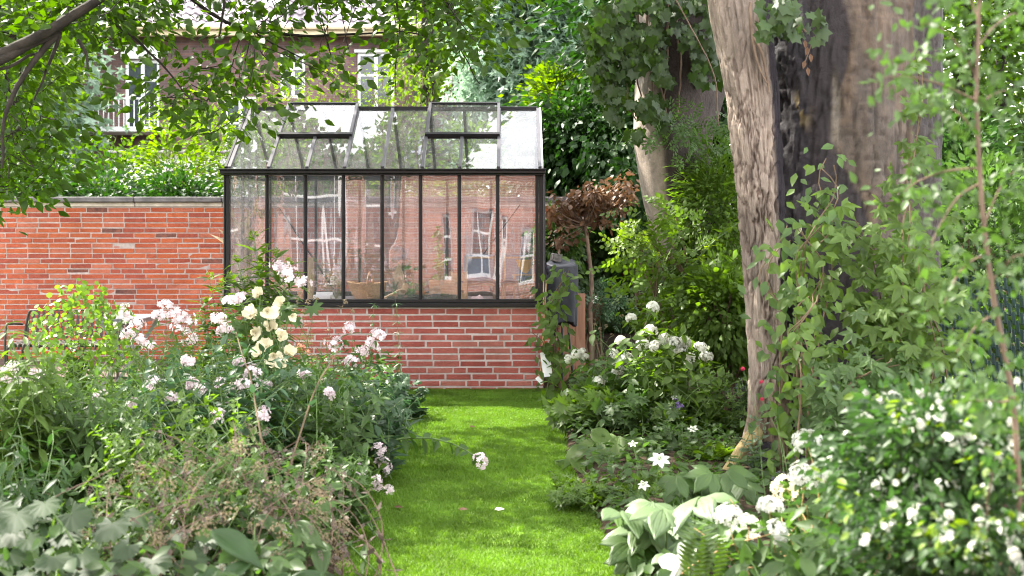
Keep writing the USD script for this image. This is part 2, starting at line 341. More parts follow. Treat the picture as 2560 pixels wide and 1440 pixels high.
def lobed(lobes, notch=.55, base=(0, .0), droop=.15, teeth=0):
    """Palmate leaf: LOBES = [(angle in degrees from the tip, length)], fan from the petiole."""
    out = []
    lobes = sorted(lobes)
    for i, (a, l) in enumerate(lobes):
        if i:
            am = (a + lobes[i - 1][0]) / 2; out.append((am, -notch * (l + lobes[i - 1][1]) / 2))
        if teeth:
            out += [(a - teeth, l * .80), (a, l), (a + teeth, l * .80)]
        else: out.append((a, l))
    V = [(base[0], base[1], 0.0)]
    for a, l in out:
        r = math.radians(a); dip = -.075 if l < 0 else 0; l = abs(l); x, y = l * math.sin(r), l * math.cos(r)
        V.append((x, y, -droop * (x * x + y * y) + .05 * math.cos(3 * r) + dip))
    F = [(0, i + 1, i) for i in range(1, len(out))]
    return np.array(V, float), np.array(F)

def compound(leaflets, leaf):
    """LEAFLETS = [((x, y) foot, angle in degrees, length)] of the given leaf."""
    V0, F0 = leaf; V, F = [], []
    for (x, y), a, l in leaflets:
        r = math.radians(a); c, s = math.cos(r), math.sin(r)
        v = V0 * l
        F.append(F0 + sum(len(q) for q in V)); V.append(np.stack([x + v[:, 0] * c + v[:, 1] * s, y - v[:, 0] * s + v[:, 1] * c, v[:, 2] - .05 * abs(a) / 90], 1))
    return np.vstack(V), np.vstack(F)

def floret(n=5, w=.55, cup=.25):
    V, F = [(0, 0, 0)], []
    for k in range(n):
        a = 2 * math.pi * k / n
        for da, r, z in ((-w, .62, cup * .6), (-w * .55, 1.0, cup), (w * .55, 1.0, cup), (w, .62, cup * .6)):
            V.append((r * math.sin(a + da), r * math.cos(a + da), z))
        i = 1 + 4 * k; F += [(0, i + 1, i), (0, i + 2, i + 1), (0, i + 3, i + 2)]
    return np.array(V, float), np.array(F)

L_OVATE = ovate(.58, 3); L_OVATE4 = ovate(.55, 4, droop=.3); L_ROUND = ovate(.82, 3, droop=.12, peak=.45)
L_LANCE = ovate(.24, 4, droop=.38, fold=.05); L_NARROW = ovate(.14, 3, droop=.4, fold=.03); L_BIG = ovate(.46, 6, droop=.42, fold=.05, peak=.45)
L_KITE = kite(.62); L_KITE_N = kite(.34)
L_IVY = lobed([(-145, .48), (-104, .64), (-50, .84), (0, 1.0), (50, .84), (104, .64), (145, .48)], .70)
L_MAPLE = lobed([(-110, .6), (-55, .9), (0, 1.0), (55, .9), (110, .6)], .42)
L_GERAN = lobed([(-125, .7), (-80, .85), (-38, .97), (0, 1.0), (38, .97), (80, .85), (125, .7)], .55, teeth=9, droop=.22)
L_LOBE3 = lobed([(-100, .62), (-48, .85), (0, 1.0), (48, .85), (100, .62)], .66, teeth=13, droop=.28)
L_FIVE = compound([((0, 0), -100, .62), ((0, 0), -48, .85), ((0, 0), 0, 1.0), ((0, 0), 48, .85), ((0, 0), 100, .62)], ovate(.42, 3, droop=.22))
L_BIGFIVE = compound([((0, 0), -95, .80), ((0, 0), -46, .95), ((0, 0), 0, 1.0), ((0, 0), 46, .95), ((0, 0), 95, .80)], ovate(.56, 4, droop=.36, peak=.55, fold=.05))
L_ROSE = compound([((0, .12), -68, .36), ((0, .12), 68, .36), ((0, .42), -62, .38), ((0, .42), 62, .38), ((0, .66), 0, .40)], ovate(.78, 3, droop=.1, peak=.5))
L_GOLD = ovate(.29, 5, droop=.42, fold=.04, peak=.42)
L_PINNATE = compound([((0, .12), -70, .30), ((0, .12), 70, .30), ((0, .36), -65, .33), ((0, .36), 65, .33), ((0, .6), -60, .32), ((0, .6), 60, .32), ((0, .7), 0, .34)], ovate(.62, 2, droop=.1))
L_FERN = compound([((0, .06 + .085 * i), s * 72, .34 * math.sin(math.pi * (.14 + .8 * i / 11)) + .02) for i in range(11) for s in (-1, 1)], kite(.30))
L_POD = (np.array([(0, 0, 0)] + [(.42 * math.sin(a), .5 - .5 * math.cos(a), 0.02) for a in np.linspace(.5, 2 * math.pi - .5, 7)] , float), np.array([(0, i, i + 1) for i in range(1, 7)]))
def pleated(w=.5, segs=6, ribs=5, droop=.3, peak=.42, dip=.10, pleat=.045):
    ts = np.linspace(0, 1, segs + 1); k = 2 * ribs + 1; V = []
    for t in ts:
        hw = max(w / 2 * np.sin(np.pi * min(max(t, 1e-6), 1) ** (math.log(.5) / math.log(peak))), .004)
        for j in range(k): x = (j / (k - 1) * 2 - 1); V.append((x * hw, t - .06 * x * x, -droop * t * t + dip * hw * 2 * abs(x) ** 1.5 + (pleat * hw / w * 2 if j % 2 else 0)))
    F = []
    for i in range(segs):
        for j in range(k - 1): a = i * k + j; F += [(a, a + 1, a + k + 1), (a, a + k + 1, a + k)]
    return np.array(V, float), np.array(F)
L_HOSTA = pleated(.58, 7, 5, .34); L_DOCK = pleated(.42, 8, 3, .36, .45, .18, .06); L_RODG = compound([((0, 0), -95, .80), ((0, 0), -46, .95), ((0, 0), 0, 1.0), ((0, 0), 46, .95), ((0, 0), 95, .80)], pleated(.52, 5, 4, .36, .58, .06, .065))
L_POPPY = lobed([(-125, .62), (-92, .74), (-60, .86), (-30, .94), (0, 1.0), (30, .94), (60, .86), (92, .74), (125, .62)], .80, teeth=6, droop=.24)
FL5, FL4 = floret(5, .55, .22), floret(4, .62, .15)
FLBIG = floret(5, .66, .42)

def leaves(T, pos, d, n, s):
    """(N, k, 3) vertices of N copies of the leaf T: foot POS, tip direction D, upper side near N, length S."""
    V, F = T; pos, d, n = (np.atleast_2d(np.asarray(x, float)) for x in (pos, d, n))
    N = len(pos); d = unit(np.broadcast_to(d, (N, 3))); n = np.broadcast_to(n, (N, 3))
    x = np.cross(d, n); bad = np.linalg.norm(x, axis=1) < 1e-3; x[bad] = np.cross(d[bad], [1.0, .01, .02]); x = unit(x); n = np.cross(x, d)
    R = np.stack([x, d, n], 1); s = np.broadcast_to(np.asarray(s, float), (N,))
    return pos[:, None] + s[:, None, None] * np.einsum('kj,njc->nkc', V, R), F

def merge(VF):
    V, F = VF; N, k = V.shape[:2]
    return V.reshape(-1, 3), (F[None] + (np.arange(N) * k)[:, None, None]).reshape(-1, 3)

def rnd_unit(r, n): return unit(r.normal(size=(n, 3)))

def add_leaves(t, sets, mat, keep=0, name='leaf', rest='foliage', parent=None):
    """SETS: list of (V, F). The KEEP leaves that show largest become parts, the rest one part."""
    p = parent if parent is not None else t
    cand = []
    for si, (V, F) in enumerate(sets):
        ext = np.linalg.norm(V.max(1) - V.min(1), axis=1) / np.maximum(V[:, 0, 1], .5)
        cand += [(e * (1 + .3 * ((i * 37 + si) % 10) / 10), si, i) for i, e in enumerate(ext)]
    cand.sort(reverse=True)
    chosen = [set() for _ in sets]
    for _, si, i in cand[:keep]:
        chosen[si].add(i); obj(name, (sets[si][0][i], sets[si][1]), mat, p, smooth=True)
    left = []
    for (V, F), c in zip(sets, chosen):
        m = np.ones(len(V), bool); m[list(c)] = False
        if m.any(): left.append(merge((V[m], F)))
    if left: obj(rest, join(left), mat, p, smooth=True, kind='stuff' if keep else None)

# ------------------------------------------------------------------ ground, lawn, beds
def grid_sheet(x0, x1, y0, y1, nx, ny, hfun):
    X, Y = np.meshgrid(np.linspace(x0, x1, nx), np.linspace(y0, y1, ny)); Z = hfun(X, Y)
    i, j = np.meshgrid(np.arange(ny - 1), np.arange(nx - 1), indexing='ij'); a = i * nx + j
    q = np.stack([a, a + 1, a + nx + 1, a + nx], -1).reshape(-1, 4)
    return np.stack([X, Y, Z], -1).reshape(-1, 3), np.vstack([q[:, [0, 1, 2]], q[:, [0, 2, 3]]])

tag(obj('ground', grid_sheet(-120, 120, -60, 180, 25, 25, lambda X, Y: X * 0 - .012), 'soil'), kind='structure')
EDGE_L = [(-1.02, 10.81), (-.90, 9.6), (-.84, 8.4), (-.80, 7.4), (-.78, 6.4), (-.76, 5.6), (-.74, 4.8), (-.72, 3.6)]
EDGE_R = [(.46, 3.6), (.46, 4.8), (.45, 5.4), (.42, 6.2), (.38, 6.9), (.36, 7.6), (.38, 8.4), (.47, 9.4), (.50, 10.2), (.46, 10.81)]
lawn_path = sg.Polygon(EDGE_L + EDGE_R)
lawn_left = sg.Polygon([(-7.5, 4.0), (-3.05, 4.0), (-2.95, 6.0), (-2.8, 8.0), (-3.0, 9.4), (-2.9, 10.2), (-3.2, 11.2), (-7.5, 11.6)])
lawn_far = sg.Polygon([(2.9, 9.5), (7, 9.0), (8, 13), (3.4, 13)])
def flat(poly, z):
    m = trimesh.creation.extrude_polygon(poly, .006, engine='earcut'); m.apply_translation([0, 0, z]); return m.vertices, m.faces
tag(obj('lawn', join([flat(p, -.006) for p in (lawn_path, lawn_left, lawn_far)]), 'lawn_base'), kind='structure')

def blades(poly, n, h0, h1, seed):
    r = np.random.default_rng(seed); x0, y0, x1, y1 = poly.bounds
    X, Y = r.uniform(x0, x1, 3 * n), y0 + (y1 - y0) * r.uniform(0, 1, 3 * n) ** 1.35
    import shapely
    m = shapely.contains_xy(poly.buffer(.02), X, Y); X, Y = X[m][:n], Y[m][:n]; N = len(X)
    h = r.uniform(h0, h1, N) * (.45 + 1.1 * meshkit.fbm(np.stack([X * 2.2, Y * 2.2, X * 0], 1), 3, 5)); a = r.uniform(0, 2 * np.pi, N); b = r.uniform(0, 2 * np.pi, N)
    w = r.uniform(.0014, .0024, N) * (1 + .12 * (Y - 5))
    base = np.stack([X, Y, X * 0 + .0], 1); side = np.stack([np.cos(a), np.sin(a), a * 0], 1); lean = np.stack([np.cos(b), np.sin(b), b * 0], 1)
    mid = base + np.array([0, 0, .6]) * h[:, None] + lean * (h * .16)[:, None]; tip = base + np.array([0, 0, .93]) * h[:, None] + lean * (h * .55)[:, None]
    V = np.stack([base - side * w[:, None], base + side * w[:, None], mid - side * (w * .8)[:, None], mid + side * (w * .8)[:, None], tip], 1)
    return merge((V, np.array([(0, 1, 3), (0, 3, 2), (2, 3, 4)])))
g = join([blades(lawn_path, 150000, .014, .027, 3), blades(lawn_left, 45000, .03, .055, 4), blades(lawn_far, 9000, .04, .08, 6)])
tag(obj('grass', g, 'grass_blade', label='short green lawn grass on the path to the greenhouse', cat='grass'), kind='stuff')

def mound(x0, x1, y0, y1, edge, side):
    def h(X, Y):
        e = np.interp(Y, [p[1] for p in edge], [p[0] for p in edge]); d = (X - e) * side
        return np.clip(d * .5, -.03, .09) + .05 * (meshkit.fbm(np.stack([X * 4, Y * 4, X * 0], -1), 4, 9) - .5) * (d > 0)
    return grid_sheet(x0, x1, y0, y1, 60, 120, h)
eL, eR = sorted(EDGE_L, key=lambda p: p[1]), sorted(EDGE_R, key=lambda p: p[1])
tag(obj('flower_bed', mound(-2.95, -.65, 2.0, 10.75, eL, -1), 'soil', smooth=True), kind='structure')
tag(obj('flower_bed', mound(.30, 3.4, 1.8, 13.2, eR, 1), 'soil', smooth=True), kind='structure')
tag(obj('paving', join([bevel_box(-6.2 + .30 * i, -6.2 + .30 * i + .292, 11.7 + .2 * j, 11.7 + .2 * j + .192, -.03, .012, .004) for i in range(12) for j in range(8)]), 'paving'), kind='structure')

# ------------------------------------------------------------------ brick laying
def lay(parent, x0, x1, ytop, z0, z1, course, pitch, joint, depth, mats, shades, first, seed, front=-1, rest_mat=None, name='brick', clip=None):
    """Courses of single bricks (each a prim up to FIRST of them, those nearest the top right that show), then the rest as one part."""
    r = np.random.default_rng(seed); nrow = int(round((z1 - z0) / course)); made, left = 0, {}
    for row in range(nrow - 1, -1, -1):
        zb, zt = z0 + row * course, z0 + (row + 1) * course - joint
        x = x0 - r.uniform(0, pitch) if row % 2 else x0 - pitch * (.5 + .1 * r.uniform())
        k = 0
        while x < x1 - .02:
            L = pitch - joint
            if r.random() < .07: L = L * .48
            a, b = max(x, x0), min(x + L, x1)
            if b - a > .03:
                dy = r.uniform(0, .004); j = lambda: r.uniform(-.0016, .0016)
                V, Fc = box(a + j(), b + j(), ytop + dy, ytop + depth, zb + j(), zt + j())
                V = V + r.uniform(-.0022, .0022, V.shape)
                mname = mats[r.choice(len(mats), p=shades)][0]
                if made < first and (clip is None or clip(a, b, zb)):
                    obj(name, (V, Fc), mname, parent); made += 1
                else: left.setdefault(mname, []).append((V, Fc))
            x += L + joint; k += 1
    for mname, parts in left.items(): obj(name + '_rest' if False else 'brickwork', join(parts), mname, parent, kind='stuff')

# ------------------------------------------------------------------ garden wall behind
WY = 13.5
s_w = WY / F_PX
top_z = EYE + (HORIZON - 517) * s_w
wall = thing('garden_wall', 'long orange red brick garden wall with grey coping behind bench and greenhouse', 'wall', (-3.4, WY, 0))
course = 12.78 * s_w; nz = int(math.ceil(top_z / course))
obj('mortar_core', join([box(-9.5, .55, WY + .005, WY + .22, -.05, top_z), box(.35, .55, WY + .221, WY + 3.6, -.05, top_z), box(.50, 3.2, WY + 3.605, WY + 3.8, -.05, top_z)]), 'mortar', wall)
sh = [.34, .27, .14, .19, .04, .02]
lay(wall, -6.02, -3.36, WY, top_z - nz * course, top_z, course, 53.6 * s_w, .0135, .1, WALL_BRICKS, sh, 290, 21, clip=lambda a, b, z: z > .42)
lay(wall, -9.5, -6.03, WY, top_z - nz * course, top_z, course, 53.6 * s_w, .0135, .1, WALL_BRICKS, sh, 0, 22)
lay(wall, -3.35, .555, WY, top_z - nz * course, top_z, course, 53.6 * s_w, .0135, .1, WALL_BRICKS, sh, 0, 23)
lay(wall, .555, 3.2, WY + 3.6, top_z - nz * course, top_z, course, 53.6 * s_w, .0135, .1, WALL_BRICKS, sh, 0, 24)  # set-back wall and recess made up so the gap stays dark
zb0, zb1, zc = top_z + .002, EYE + (HORIZON - 506) * s_w, EYE + (HORIZON - 492) * s_w
for i in range(10):
    a = -9.5 + i * 1.0205
    obj('render_band', bevel_box(a, a + 1.0145, WY - .012, WY + .23, zb0, zb1, .004), 'render_band', wall)
    obj('coping_stone', bevel_box(a + .003, a + 1.0165, WY - .055, WY + .28, zb1 + .001, zc, .010), 'coping', wall)

# ------------------------------------------------------------------ greenhouse
GY, SY = 10.8, 10.8 / F_PX
gx = lambda px: (px - CX) * SY
gz = lambda py: EYE + (HORIZON - py) * SY
XL, XR, GB, RY = gx(560), gx(1363), 12.7, 11.75
ZS, ZE, ZR = gz(768), gz(430), EYE + (HORIZON - 272) / F_PX * 11.75
gh = thing('greenhouse', 'black framed glass greenhouse on low pinkish red brick base', 'greenhouse', ((XL + XR) / 2, GY, 0))
base = obj('base_wall', join([box(XL + .02, XR - .02, GY + .006, GY + .10, -.05, ZS), box(XL + .02, XL + .11, GY + .10, GB - .10, -.05, ZS), box(XR - .11, XR - .02, GY + .10, GB - .10, -.05, ZS), box(XL + .02, XR - .02, GB - .10, GB - .009, -.05, ZS)]), 'mortar_pale', gh)
cz = 16.4 * SY; n = int(math.ceil(ZS / cz))
bsh = [.36, .34, .12, .18]
lay(base, XL + .012, XR - .012, GY, ZS - n * cz, ZS - .004, cz, 65.5 * SY, .0170, .05, BASE_BRICKS, bsh, 260, 31, clip=lambda a, b, z: a > -1.75)
def side_bricks(x, sx, seed):
    r = np.random.default_rng(seed); out = {}
    for row in range(n):
        y = GY + .06 - (row % 2) * .11
        while y < GB - .06:
            a, b = max(y, GY + .055), min(y + .23, GB - .055)
            out.setdefault(BASE_BRICKS[r.choice(4, p=bsh)][0], []).append(box(min(x, x + sx * .03), max(x, x + sx * .03), a, b, ZS - (n - row) * cz, ZS - (n - row - 1) * cz - .0135)); y += .244
    for m, p in out.items(): obj('brickwork', join(p), m, base, kind='stuff')
side_bricks(XL + .012, 1, 5); side_bricks(XR - .012, -1, 6)

FB = 'frame_black'
def ghp(name, m, mt=FB, parent=gh, **k): return obj(name, m, mt, parent, **k)
ghp('sill', join([bevel_box(XL - .012, XR + .012, GY - .035, GY + .09, ZS + .001, ZS + .040, .006), bevel_box(XL - .008, XR + .008, GY - .018, GY + .06, ZS + .041, ZS + .075, .005)]))
ghp('sill', bevel_box(XL - .012, XL + .06, GY + .092, GB, ZS + .001, ZS + .05, .006)); ghp('sill', bevel_box(XR - .06, XR + .012, GY + .092, GB, ZS + .001, ZS + .05, .006)); ghp('sill', bevel_box(XL + .062, XR - .062, GB - .08, GB, ZS + .001, ZS + .05, .006))
zt, zbot = gz(437), ZS + .076
for x0, x1 in ((gx(559), gx(563.5)), (gx(564.5), gx(574)), (gx(1338.5), gx(1347)), (gx(1348), gx(1362))):
    ghp('corner_post', bevel_box(x0, x1, GY - .012, GY + .05, zbot, zt, .004))
for x in (XL, XR - .05): ghp('corner_post', bevel_box(x, x + .05, GB - .05, GB, ZS + .05, ZE, .004))
BARS = [667, 763, 858, 955, 1051, 1148, 1244]
for b in BARS:
    c = gx(b); ghp('glazing_bar', join([bevel_box(c - .0165, c + .0165, GY - .004, GY + .035, zbot, zt, .004), bevel_box(c - .008, c + .008, GY - .016, GY - .0035, zbot, zt, .003)]))
edges = [574] + BARS + [1338.5]
rr = np.random.default_rng(77)
for i in range(8):
    x0, x1 = gx(edges[i]) + (.018 if i else .002), gx(edges[i + 1]) - (.018 if i < 7 else .002)
    V, Fc = box(x0, x1, GY + .012, GY + .015, zbot + .001, zt - .001); tl = rr.uniform(-.004, .004, 2); V[:, 1] += (V[:, 0] - (x0 + x1) / 2) * tl[0] + (V[:, 2] - 1.4) * tl[1]
    ghp('pane', (V, Fc), 'wall_glass')
# back wall, gable walls
nb = 6
for i in range(nb + 1):
    c = XL + .06 + (XR - XL - .12) * i / nb
    if 0 < i < nb: ghp('rear_glazing_bar', bevel_box(c - .014, c + .014, GB - .04, GB - .004, ZS + .052, ZE - .002, .004))
    if i < nb: ghp('rear_pane', box(c + .018, c + (XR - XL - .12) / nb - .018, GB - .022, GB - .019, ZS + .054, ZE - .004), 'wall_glass')
ghp('rear_eave_beam', bevel_box(XL, XR, GB - .045, GB + .03, ZE - .001, ZE + .055, .006))
for x, s in ((XL + .004, 1), (XR - .004, -1)):
    for y in (GY + .65, RY, GB - .62): ghp('gable_bar', bevel_box(x - .0 if s > 0 else x - .03, x + .03 if s > 0 else x, y - .015, y + .015, ZS + .052, ZE + (ZR - ZE) * (1 - abs(y - RY) / (RY - GY)) - .03, .004))
    m = trimesh.creation.extrude_polygon(sg.Polygon([(GY + .06, ZS + .055), (GB - .06, ZS + .055), (GB - .06, ZE), (RY, ZR - .05), (GY + .06, ZE)]), .003, engine='earcut')
    v = np.array(m.vertices); ghp('gable_pane', (np.stack([x + s * .034 + v[:, 2], v[:, 0], v[:, 1]], 1), m.faces), 'wall_glass')
    ghp('gable_rail', bevel_box(min(x, x + s * .028), max(x, x + s * .028), GY + .06, GB - .06, ZE - .02, ZE + .015, .004))
# eave gutter
ghp('gutter', join([bevel_box(gx(553), gx(1364), GY - .075, GY - .012, gz(435), gz(426), .006), bevel_box(gx(556), gx(1362), GY - .06, GY + .03, gz(438.5), gz(435.4), .003), bevel_box(gx(552), gx(1365), GY - .085, GY - .0, gz(425.8), gz(422.5), .003)]), 'frame_lit' if False else FB)
# roof
EZ, EYY = gz(424), GY - .005
sl = np.array([0, RY - EYY, ZR - EZ]); SLEN = np.linalg.norm(sl); sl /= SLEN; nrm = np.array([0, -sl[2], sl[1]])
def on_roof(x, u, h=0.0): return np.array([x, EYY, EZ]) + sl * SLEN * u + nrm * h + np.array([0, 0, 0])
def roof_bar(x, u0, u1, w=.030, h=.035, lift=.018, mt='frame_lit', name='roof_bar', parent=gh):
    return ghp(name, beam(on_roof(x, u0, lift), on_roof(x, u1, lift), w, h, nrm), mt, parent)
def roof_pane(x0, x1, u0, u1, lift=.006, parent=gh, name='roof_pane'):
    a, b, c, d = on_roof(x0, u0, lift), on_roof(x1, u0, lift), on_roof(x1, u1, lift), on_roof(x0, u1, lift); o = nrm * .003
    ghp(name, (np.array([a, b, c, d, a + o, b + o, c + o, d + o]), BOXF), 'roof_glass', parent)
RB = [574, 672, 768, 862, 957, 1056, 1150, 1246, 1350]
rb = [gx(p) for p in RB]
VU = .50
for i, x in enumerate(rb):
    top = .975 if i not in (2, 6) else VU
    roof_bar(x, 0.0, top - .012, name='roof_bar')
roof_bar(gx(565), 0, .965, .022, .05, .01, FB, 'barge_board'); roof_bar(gx(1356), 0, .965, .016, .05, .01, 'white_paint', 'barge_board')
for i in range(8):
    vent = i in (1, 2, 5, 6)
    roof_pane(rb[i] + .016, rb[i + 1] - .016, .004, VU - .004 if vent else .985)
for i in (1, 5):
    v = thing_v = UsdGeom.Xform.Define(stage, numbered(str(gh.GetPath()), 'roof_vent')).GetPrim(); LOC[str(v.GetPath())] = LOC[str(gh.GetPath())]
    x0, x1, lf = rb[i] - .004, rb[i + 2] + .004, .046
    for x in (x0 + .012, x1 - .012): ghp('vent_stile', beam(on_roof(x, VU - .01, lf), on_roof(x, 1.02, lf), .026, .030, nrm), 'frame_lit', v)
    a, b = on_roof(x0 - .004, VU - .012, lf), on_roof(x1 + .004, VU - .012, lf); ghp('vent_rail', beam(a, b, .036, .034, nrm), FB, v)
    a, b = on_roof(x0, 1.018, lf), on_roof(x1, 1.018, lf); ghp('vent_rail', beam(a, b, .022, .03, nrm), FB, v)
    roof_pane(x0 + .026, x1 - .026, VU + .012, 1.01, lf, v, 'vent_pane')
    ghp('roof_purlin', beam(on_roof(rb[i] + .016, VU, .012), on_roof(rb[i + 2] - .016, VU, .012), .03, .028, nrm), FB)
ghp('ridge', bevel_box(gx(560) * 1.0 - .02, gx(1350) + .0, RY - .035, RY + .035, ZR - .025, ZR + .022, .008))
# rear roof slope
slb = np.array([0, sl[1] * -1, sl[2]])
def rear(x, u, h=0.0): return np.array([x, GB + .005, EZ]) + slb * SLEN * u + np.array([0, sl[2], sl[1]]) * h
for i, x in enumerate(rb): ghp('rear_roof_bar', beam(rear(x, 0, .018), rear(x, .985, .018), .03, .035, (0, sl[2], sl[1])), FB)
for i in range(8):
    a, b, c, d = rear(rb[i] + .016, .004, .006), rear(rb[i + 1] - .016, .004, .006), rear(rb[i + 1] - .016, .985, .006), rear(rb[i] + .016, .985, .006); o = np.array([0, sl[2], sl[1]]) * .003
    ghp('rear_roof_pane', (np.array([a, b, c, d, a + o, b + o, c + o, d + o]), BOXF), 'roof_glass')
# wind braces on the rear wall, rain pipe
for a, b in (((700, 522), (836, 800)), ((1300, 512), (1142, 775))):
    Yb = GB - .06
    p, q = at(a[0], a[1], Yb), at(b[0], b[1], Yb); q[2] = max(q[2], ZS + .06); ghp('wind_brace', beam(p, q, .012, .035, (0, 1, 0)))
px = gx(1360)
ghp('rain_pipe', join([tube([(px, GY - .05, gz(430)), (px, GY - .05, gz(735))], .011, 10), tube(bez((px, GY - .05, gz(733)), (px, GY - .05, gz(748)), (px + .05, GY - .05, gz(752)), 6), .017, 10)]), 'rust_pipe')
ghp('staging_shelf', bevel_box(XL + .12, XR - .12, GY + .14, GY + .62, ZS + .0, ZS + .02, .004), 'dark_wood')
# ------------------------------------------------------------------ the far brick house
HY = 30.0; sh_ = HY / F_PX
hx = lambda px: (px - CX) * sh_
hz = lambda py: EYE + (HORIZON - py) * sh_
def facade(holes, x0, x1, z0, z1, y, t):
    p = sg.box(x0, z0, x1, z1).difference(sg.MultiPolygon([sg.box(*h) for h in holes]) if len(holes) > 1 else sg.box(*holes[0]))
    m = trimesh.creation.extrude_polygon(p, t, engine='earcut'); v = np.array(m.vertices)
    return np.stack([v[:, 0], y + t - v[:, 2], v[:, 1]], 1), m.faces
house = thing('brick_house', 'large dark brick house with tiled roof and white windows beyond the garden wall', 'house', (hx(650), HY, 0))
WIN = {'french_window': (893, 132, 985, 330), 'window': (700, 132, 762, 245), 'balcony_door': (312, 150, 398, 330), 'door': (560, 240, 640, 480), 'side_window': (1010, 340, 1090, 480)}
HX0, HX1, HZE = hx(-60), hx(1170), hz(92)
holes = [(hx(a), hz(d), hx(c), hz(b)) for a, b, c, d in WIN.values()]
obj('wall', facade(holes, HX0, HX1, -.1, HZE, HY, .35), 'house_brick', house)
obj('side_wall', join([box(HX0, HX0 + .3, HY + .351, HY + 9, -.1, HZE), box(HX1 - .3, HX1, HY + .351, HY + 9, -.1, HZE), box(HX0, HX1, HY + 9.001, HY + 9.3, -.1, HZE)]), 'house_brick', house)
obj('room_back', box(HX0 + .31, HX1 - .31, HY + 1.6, HY + 1.65, 0, HZE), 'house_dark', house)
def window(parent, name, x0, z0, x1, z1, y, cols, rows, fw=.075, glass='dark_glass', sign=1, light=None):
    """A white frame with its glazing bars in the opening; sign: which way the street side looks (1 = towards -y)."""
    d = .06 * sign; ya, yb = sorted((y + .05 * sign, y + .05 * sign + d))
    fr = [bevel_box(x0, x0 + fw, ya, yb, z0, z1, .006), bevel_box(x1 - fw, x1, ya, yb, z0, z1, .006), bevel_box(x0 + fw, x1 - fw, ya, yb, z1 - fw, z1, .006), bevel_box(x0 + fw, x1 - fw, ya, yb, z0, z0 + fw, .006)]
    for i in range(1, cols): c = x0 + (x1 - x0) * i / cols; fr.append(bevel_box(c - .045, c + .045, ya + .004, yb - .004, z0 + fw, z1 - fw, .006))
    for t in rows: c = z0 + (z1 - z0) * t; fr.append(bevel_box(x0 + fw, x1 - fw, ya + .008, yb - .008, c - .03, c + .03, .006))
    w = obj(name, join(fr), 'white_paint', parent)
    ym = (ya + yb) / 2
    obj('pane', box(x0 + fw * .8, x1 - fw * .8, ym - .004, ym + .004, z0 + fw * .8, z1 - fw * .8), glass, w)
    if light: obj('curtain', box(x0 + fw, x1 - fw, *sorted((ym + .06 * sign, ym + .09 * sign)), z0 + (z1 - z0) * light, z1 - fw), 'curtain', w)
    return w
for nm, (a, b, c, d) in WIN.items():
    window(house, 'window' if 'window' in nm else 'balcony_door', hx(a), hz(d), hx(c), hz(b), HY, 2, (.72,) if nm != 'window' else (.66,), light=.72 if nm == 'balcony_door' else None)
obj('lintel', bevel_box(hx(304), hx(406), HY - .10, HY - .002, hz(148), hz(113), .02), 'white_paint', house)
obj('lintel', bevel_box(hx(886), hx(992), HY - .05, HY - .002, hz(132) + .002, hz(124), .01), 'white_paint', house)
obj('eave_board', join([bevel_box(HX0 - .3, HX1 + .25, HY - .50, HY + .02, HZE + .002, HZE + .05, .01), bevel_box(HX0 - .3, HX1 + .25, HY - .53, HY - .502, HZE - .05, HZE + .16, .01)]), 'eave_wood', house)
obj('gutter', tube([(HX0 - .3, HY - .60, HZE + .15), (HX1 + .25, HY - .60, HZE + .15)], .07, 8), 'eave_wood', house)
roof = obj('roof', (np.array([[HX0 - .3, HY - .5, HZE + .10], [HX1 + .25, HY - .5, HZE + .10], [HX1 + .25, HY + 4.7, HZE + 5.0], [HX0 - .3, HY + 4.7, HZE + 5.0], [HX1 + .25, HY + 9.6, HZE + .1], [HX0 - .3, HY + 9.6, HZE + .1]]), np.array([[0, 1, 2], [0, 2, 3], [3, 2, 4], [3, 4, 5]])), 'roof_tile', house)
rd = unit(np.array([0, 5.2, 4.9])); rn = np.array([0, -rd[2], rd[1]])
TW, TL = .235, .30
prof = [(-.5, .02), (-.32, .062), (-.12, .05), (.06, .005), (.28, 0.0), (.5, .02)]
def roof_tile(x, u):
    o = np.array([x, HY - .56, HZE + .12]) + rd * u; V = []
    for uu, lift in ((0, .045), (TL * 1.12, .0)):
        for a, h in prof: V.append(o + np.array([a * TW, 0, 0]) + rd * uu + rn * (h + lift))
    for a, h in prof: V.append(o + np.array([a * TW, 0, 0]) + rn * (h + .022))
    k = len(prof); F = []
    for i in range(k - 1): F += [(i, i + 1, k + i + 1), (i, k + i + 1, k + i), (2 * k + i, 2 * k + i + 1, i + 1), (2 * k + i, i + 1, i)]
    return np.array(V), np.array(F)
rest = []
for row in range(9):
    for i in range(int((HX1 - HX0 + .5) / TW)):
        x = HX0 - .2 + (i + .5) * TW; px = x / sh_ + CX
        t = roof_tile(x, row * TL)
        if (row < 8 and 640 < px < 1060 and row >= 0): obj('tile', t, 'roof_tile', roof)
        elif row < 9: rest.append(t)
obj('tiles', join(rest), 'roof_tile', roof, kind='stuff')
dx0, dx1 = hx(648), hx(712)
dm = obj('dormer', join([bevel_box(dx0, dx1, HY + .25, HY + 1.8, HZE + .62, HZE + 1.75, .02), bevel_box(dx0 - .08, dx1 + .08, HY + .15, HY + 1.9, HZE + 1.755, HZE + 1.85, .02)]), 'white_paint', house)
# balcony
by = HY - 1.1
bal = obj('balcony', bevel_box(hx(170), hx(420), by, HY - .002, hz(338), hz(326), .02), 'white_paint', house)
za, zb_ = hz(326) + .002, hz(256)
obj('railing', join([bevel_box(hx(170), hx(420), by + .01, by + .05, zb_ - .04, zb_, .008)]), 'white_paint', bal)
for i in range(21):
    x = hx(172) + (hx(418) - hx(172)) * i / 20; obj('baluster', tube([(x, by + .03, za), (x, by + .03, zb_ - .041)], .012, 6), 'white_paint', bal)
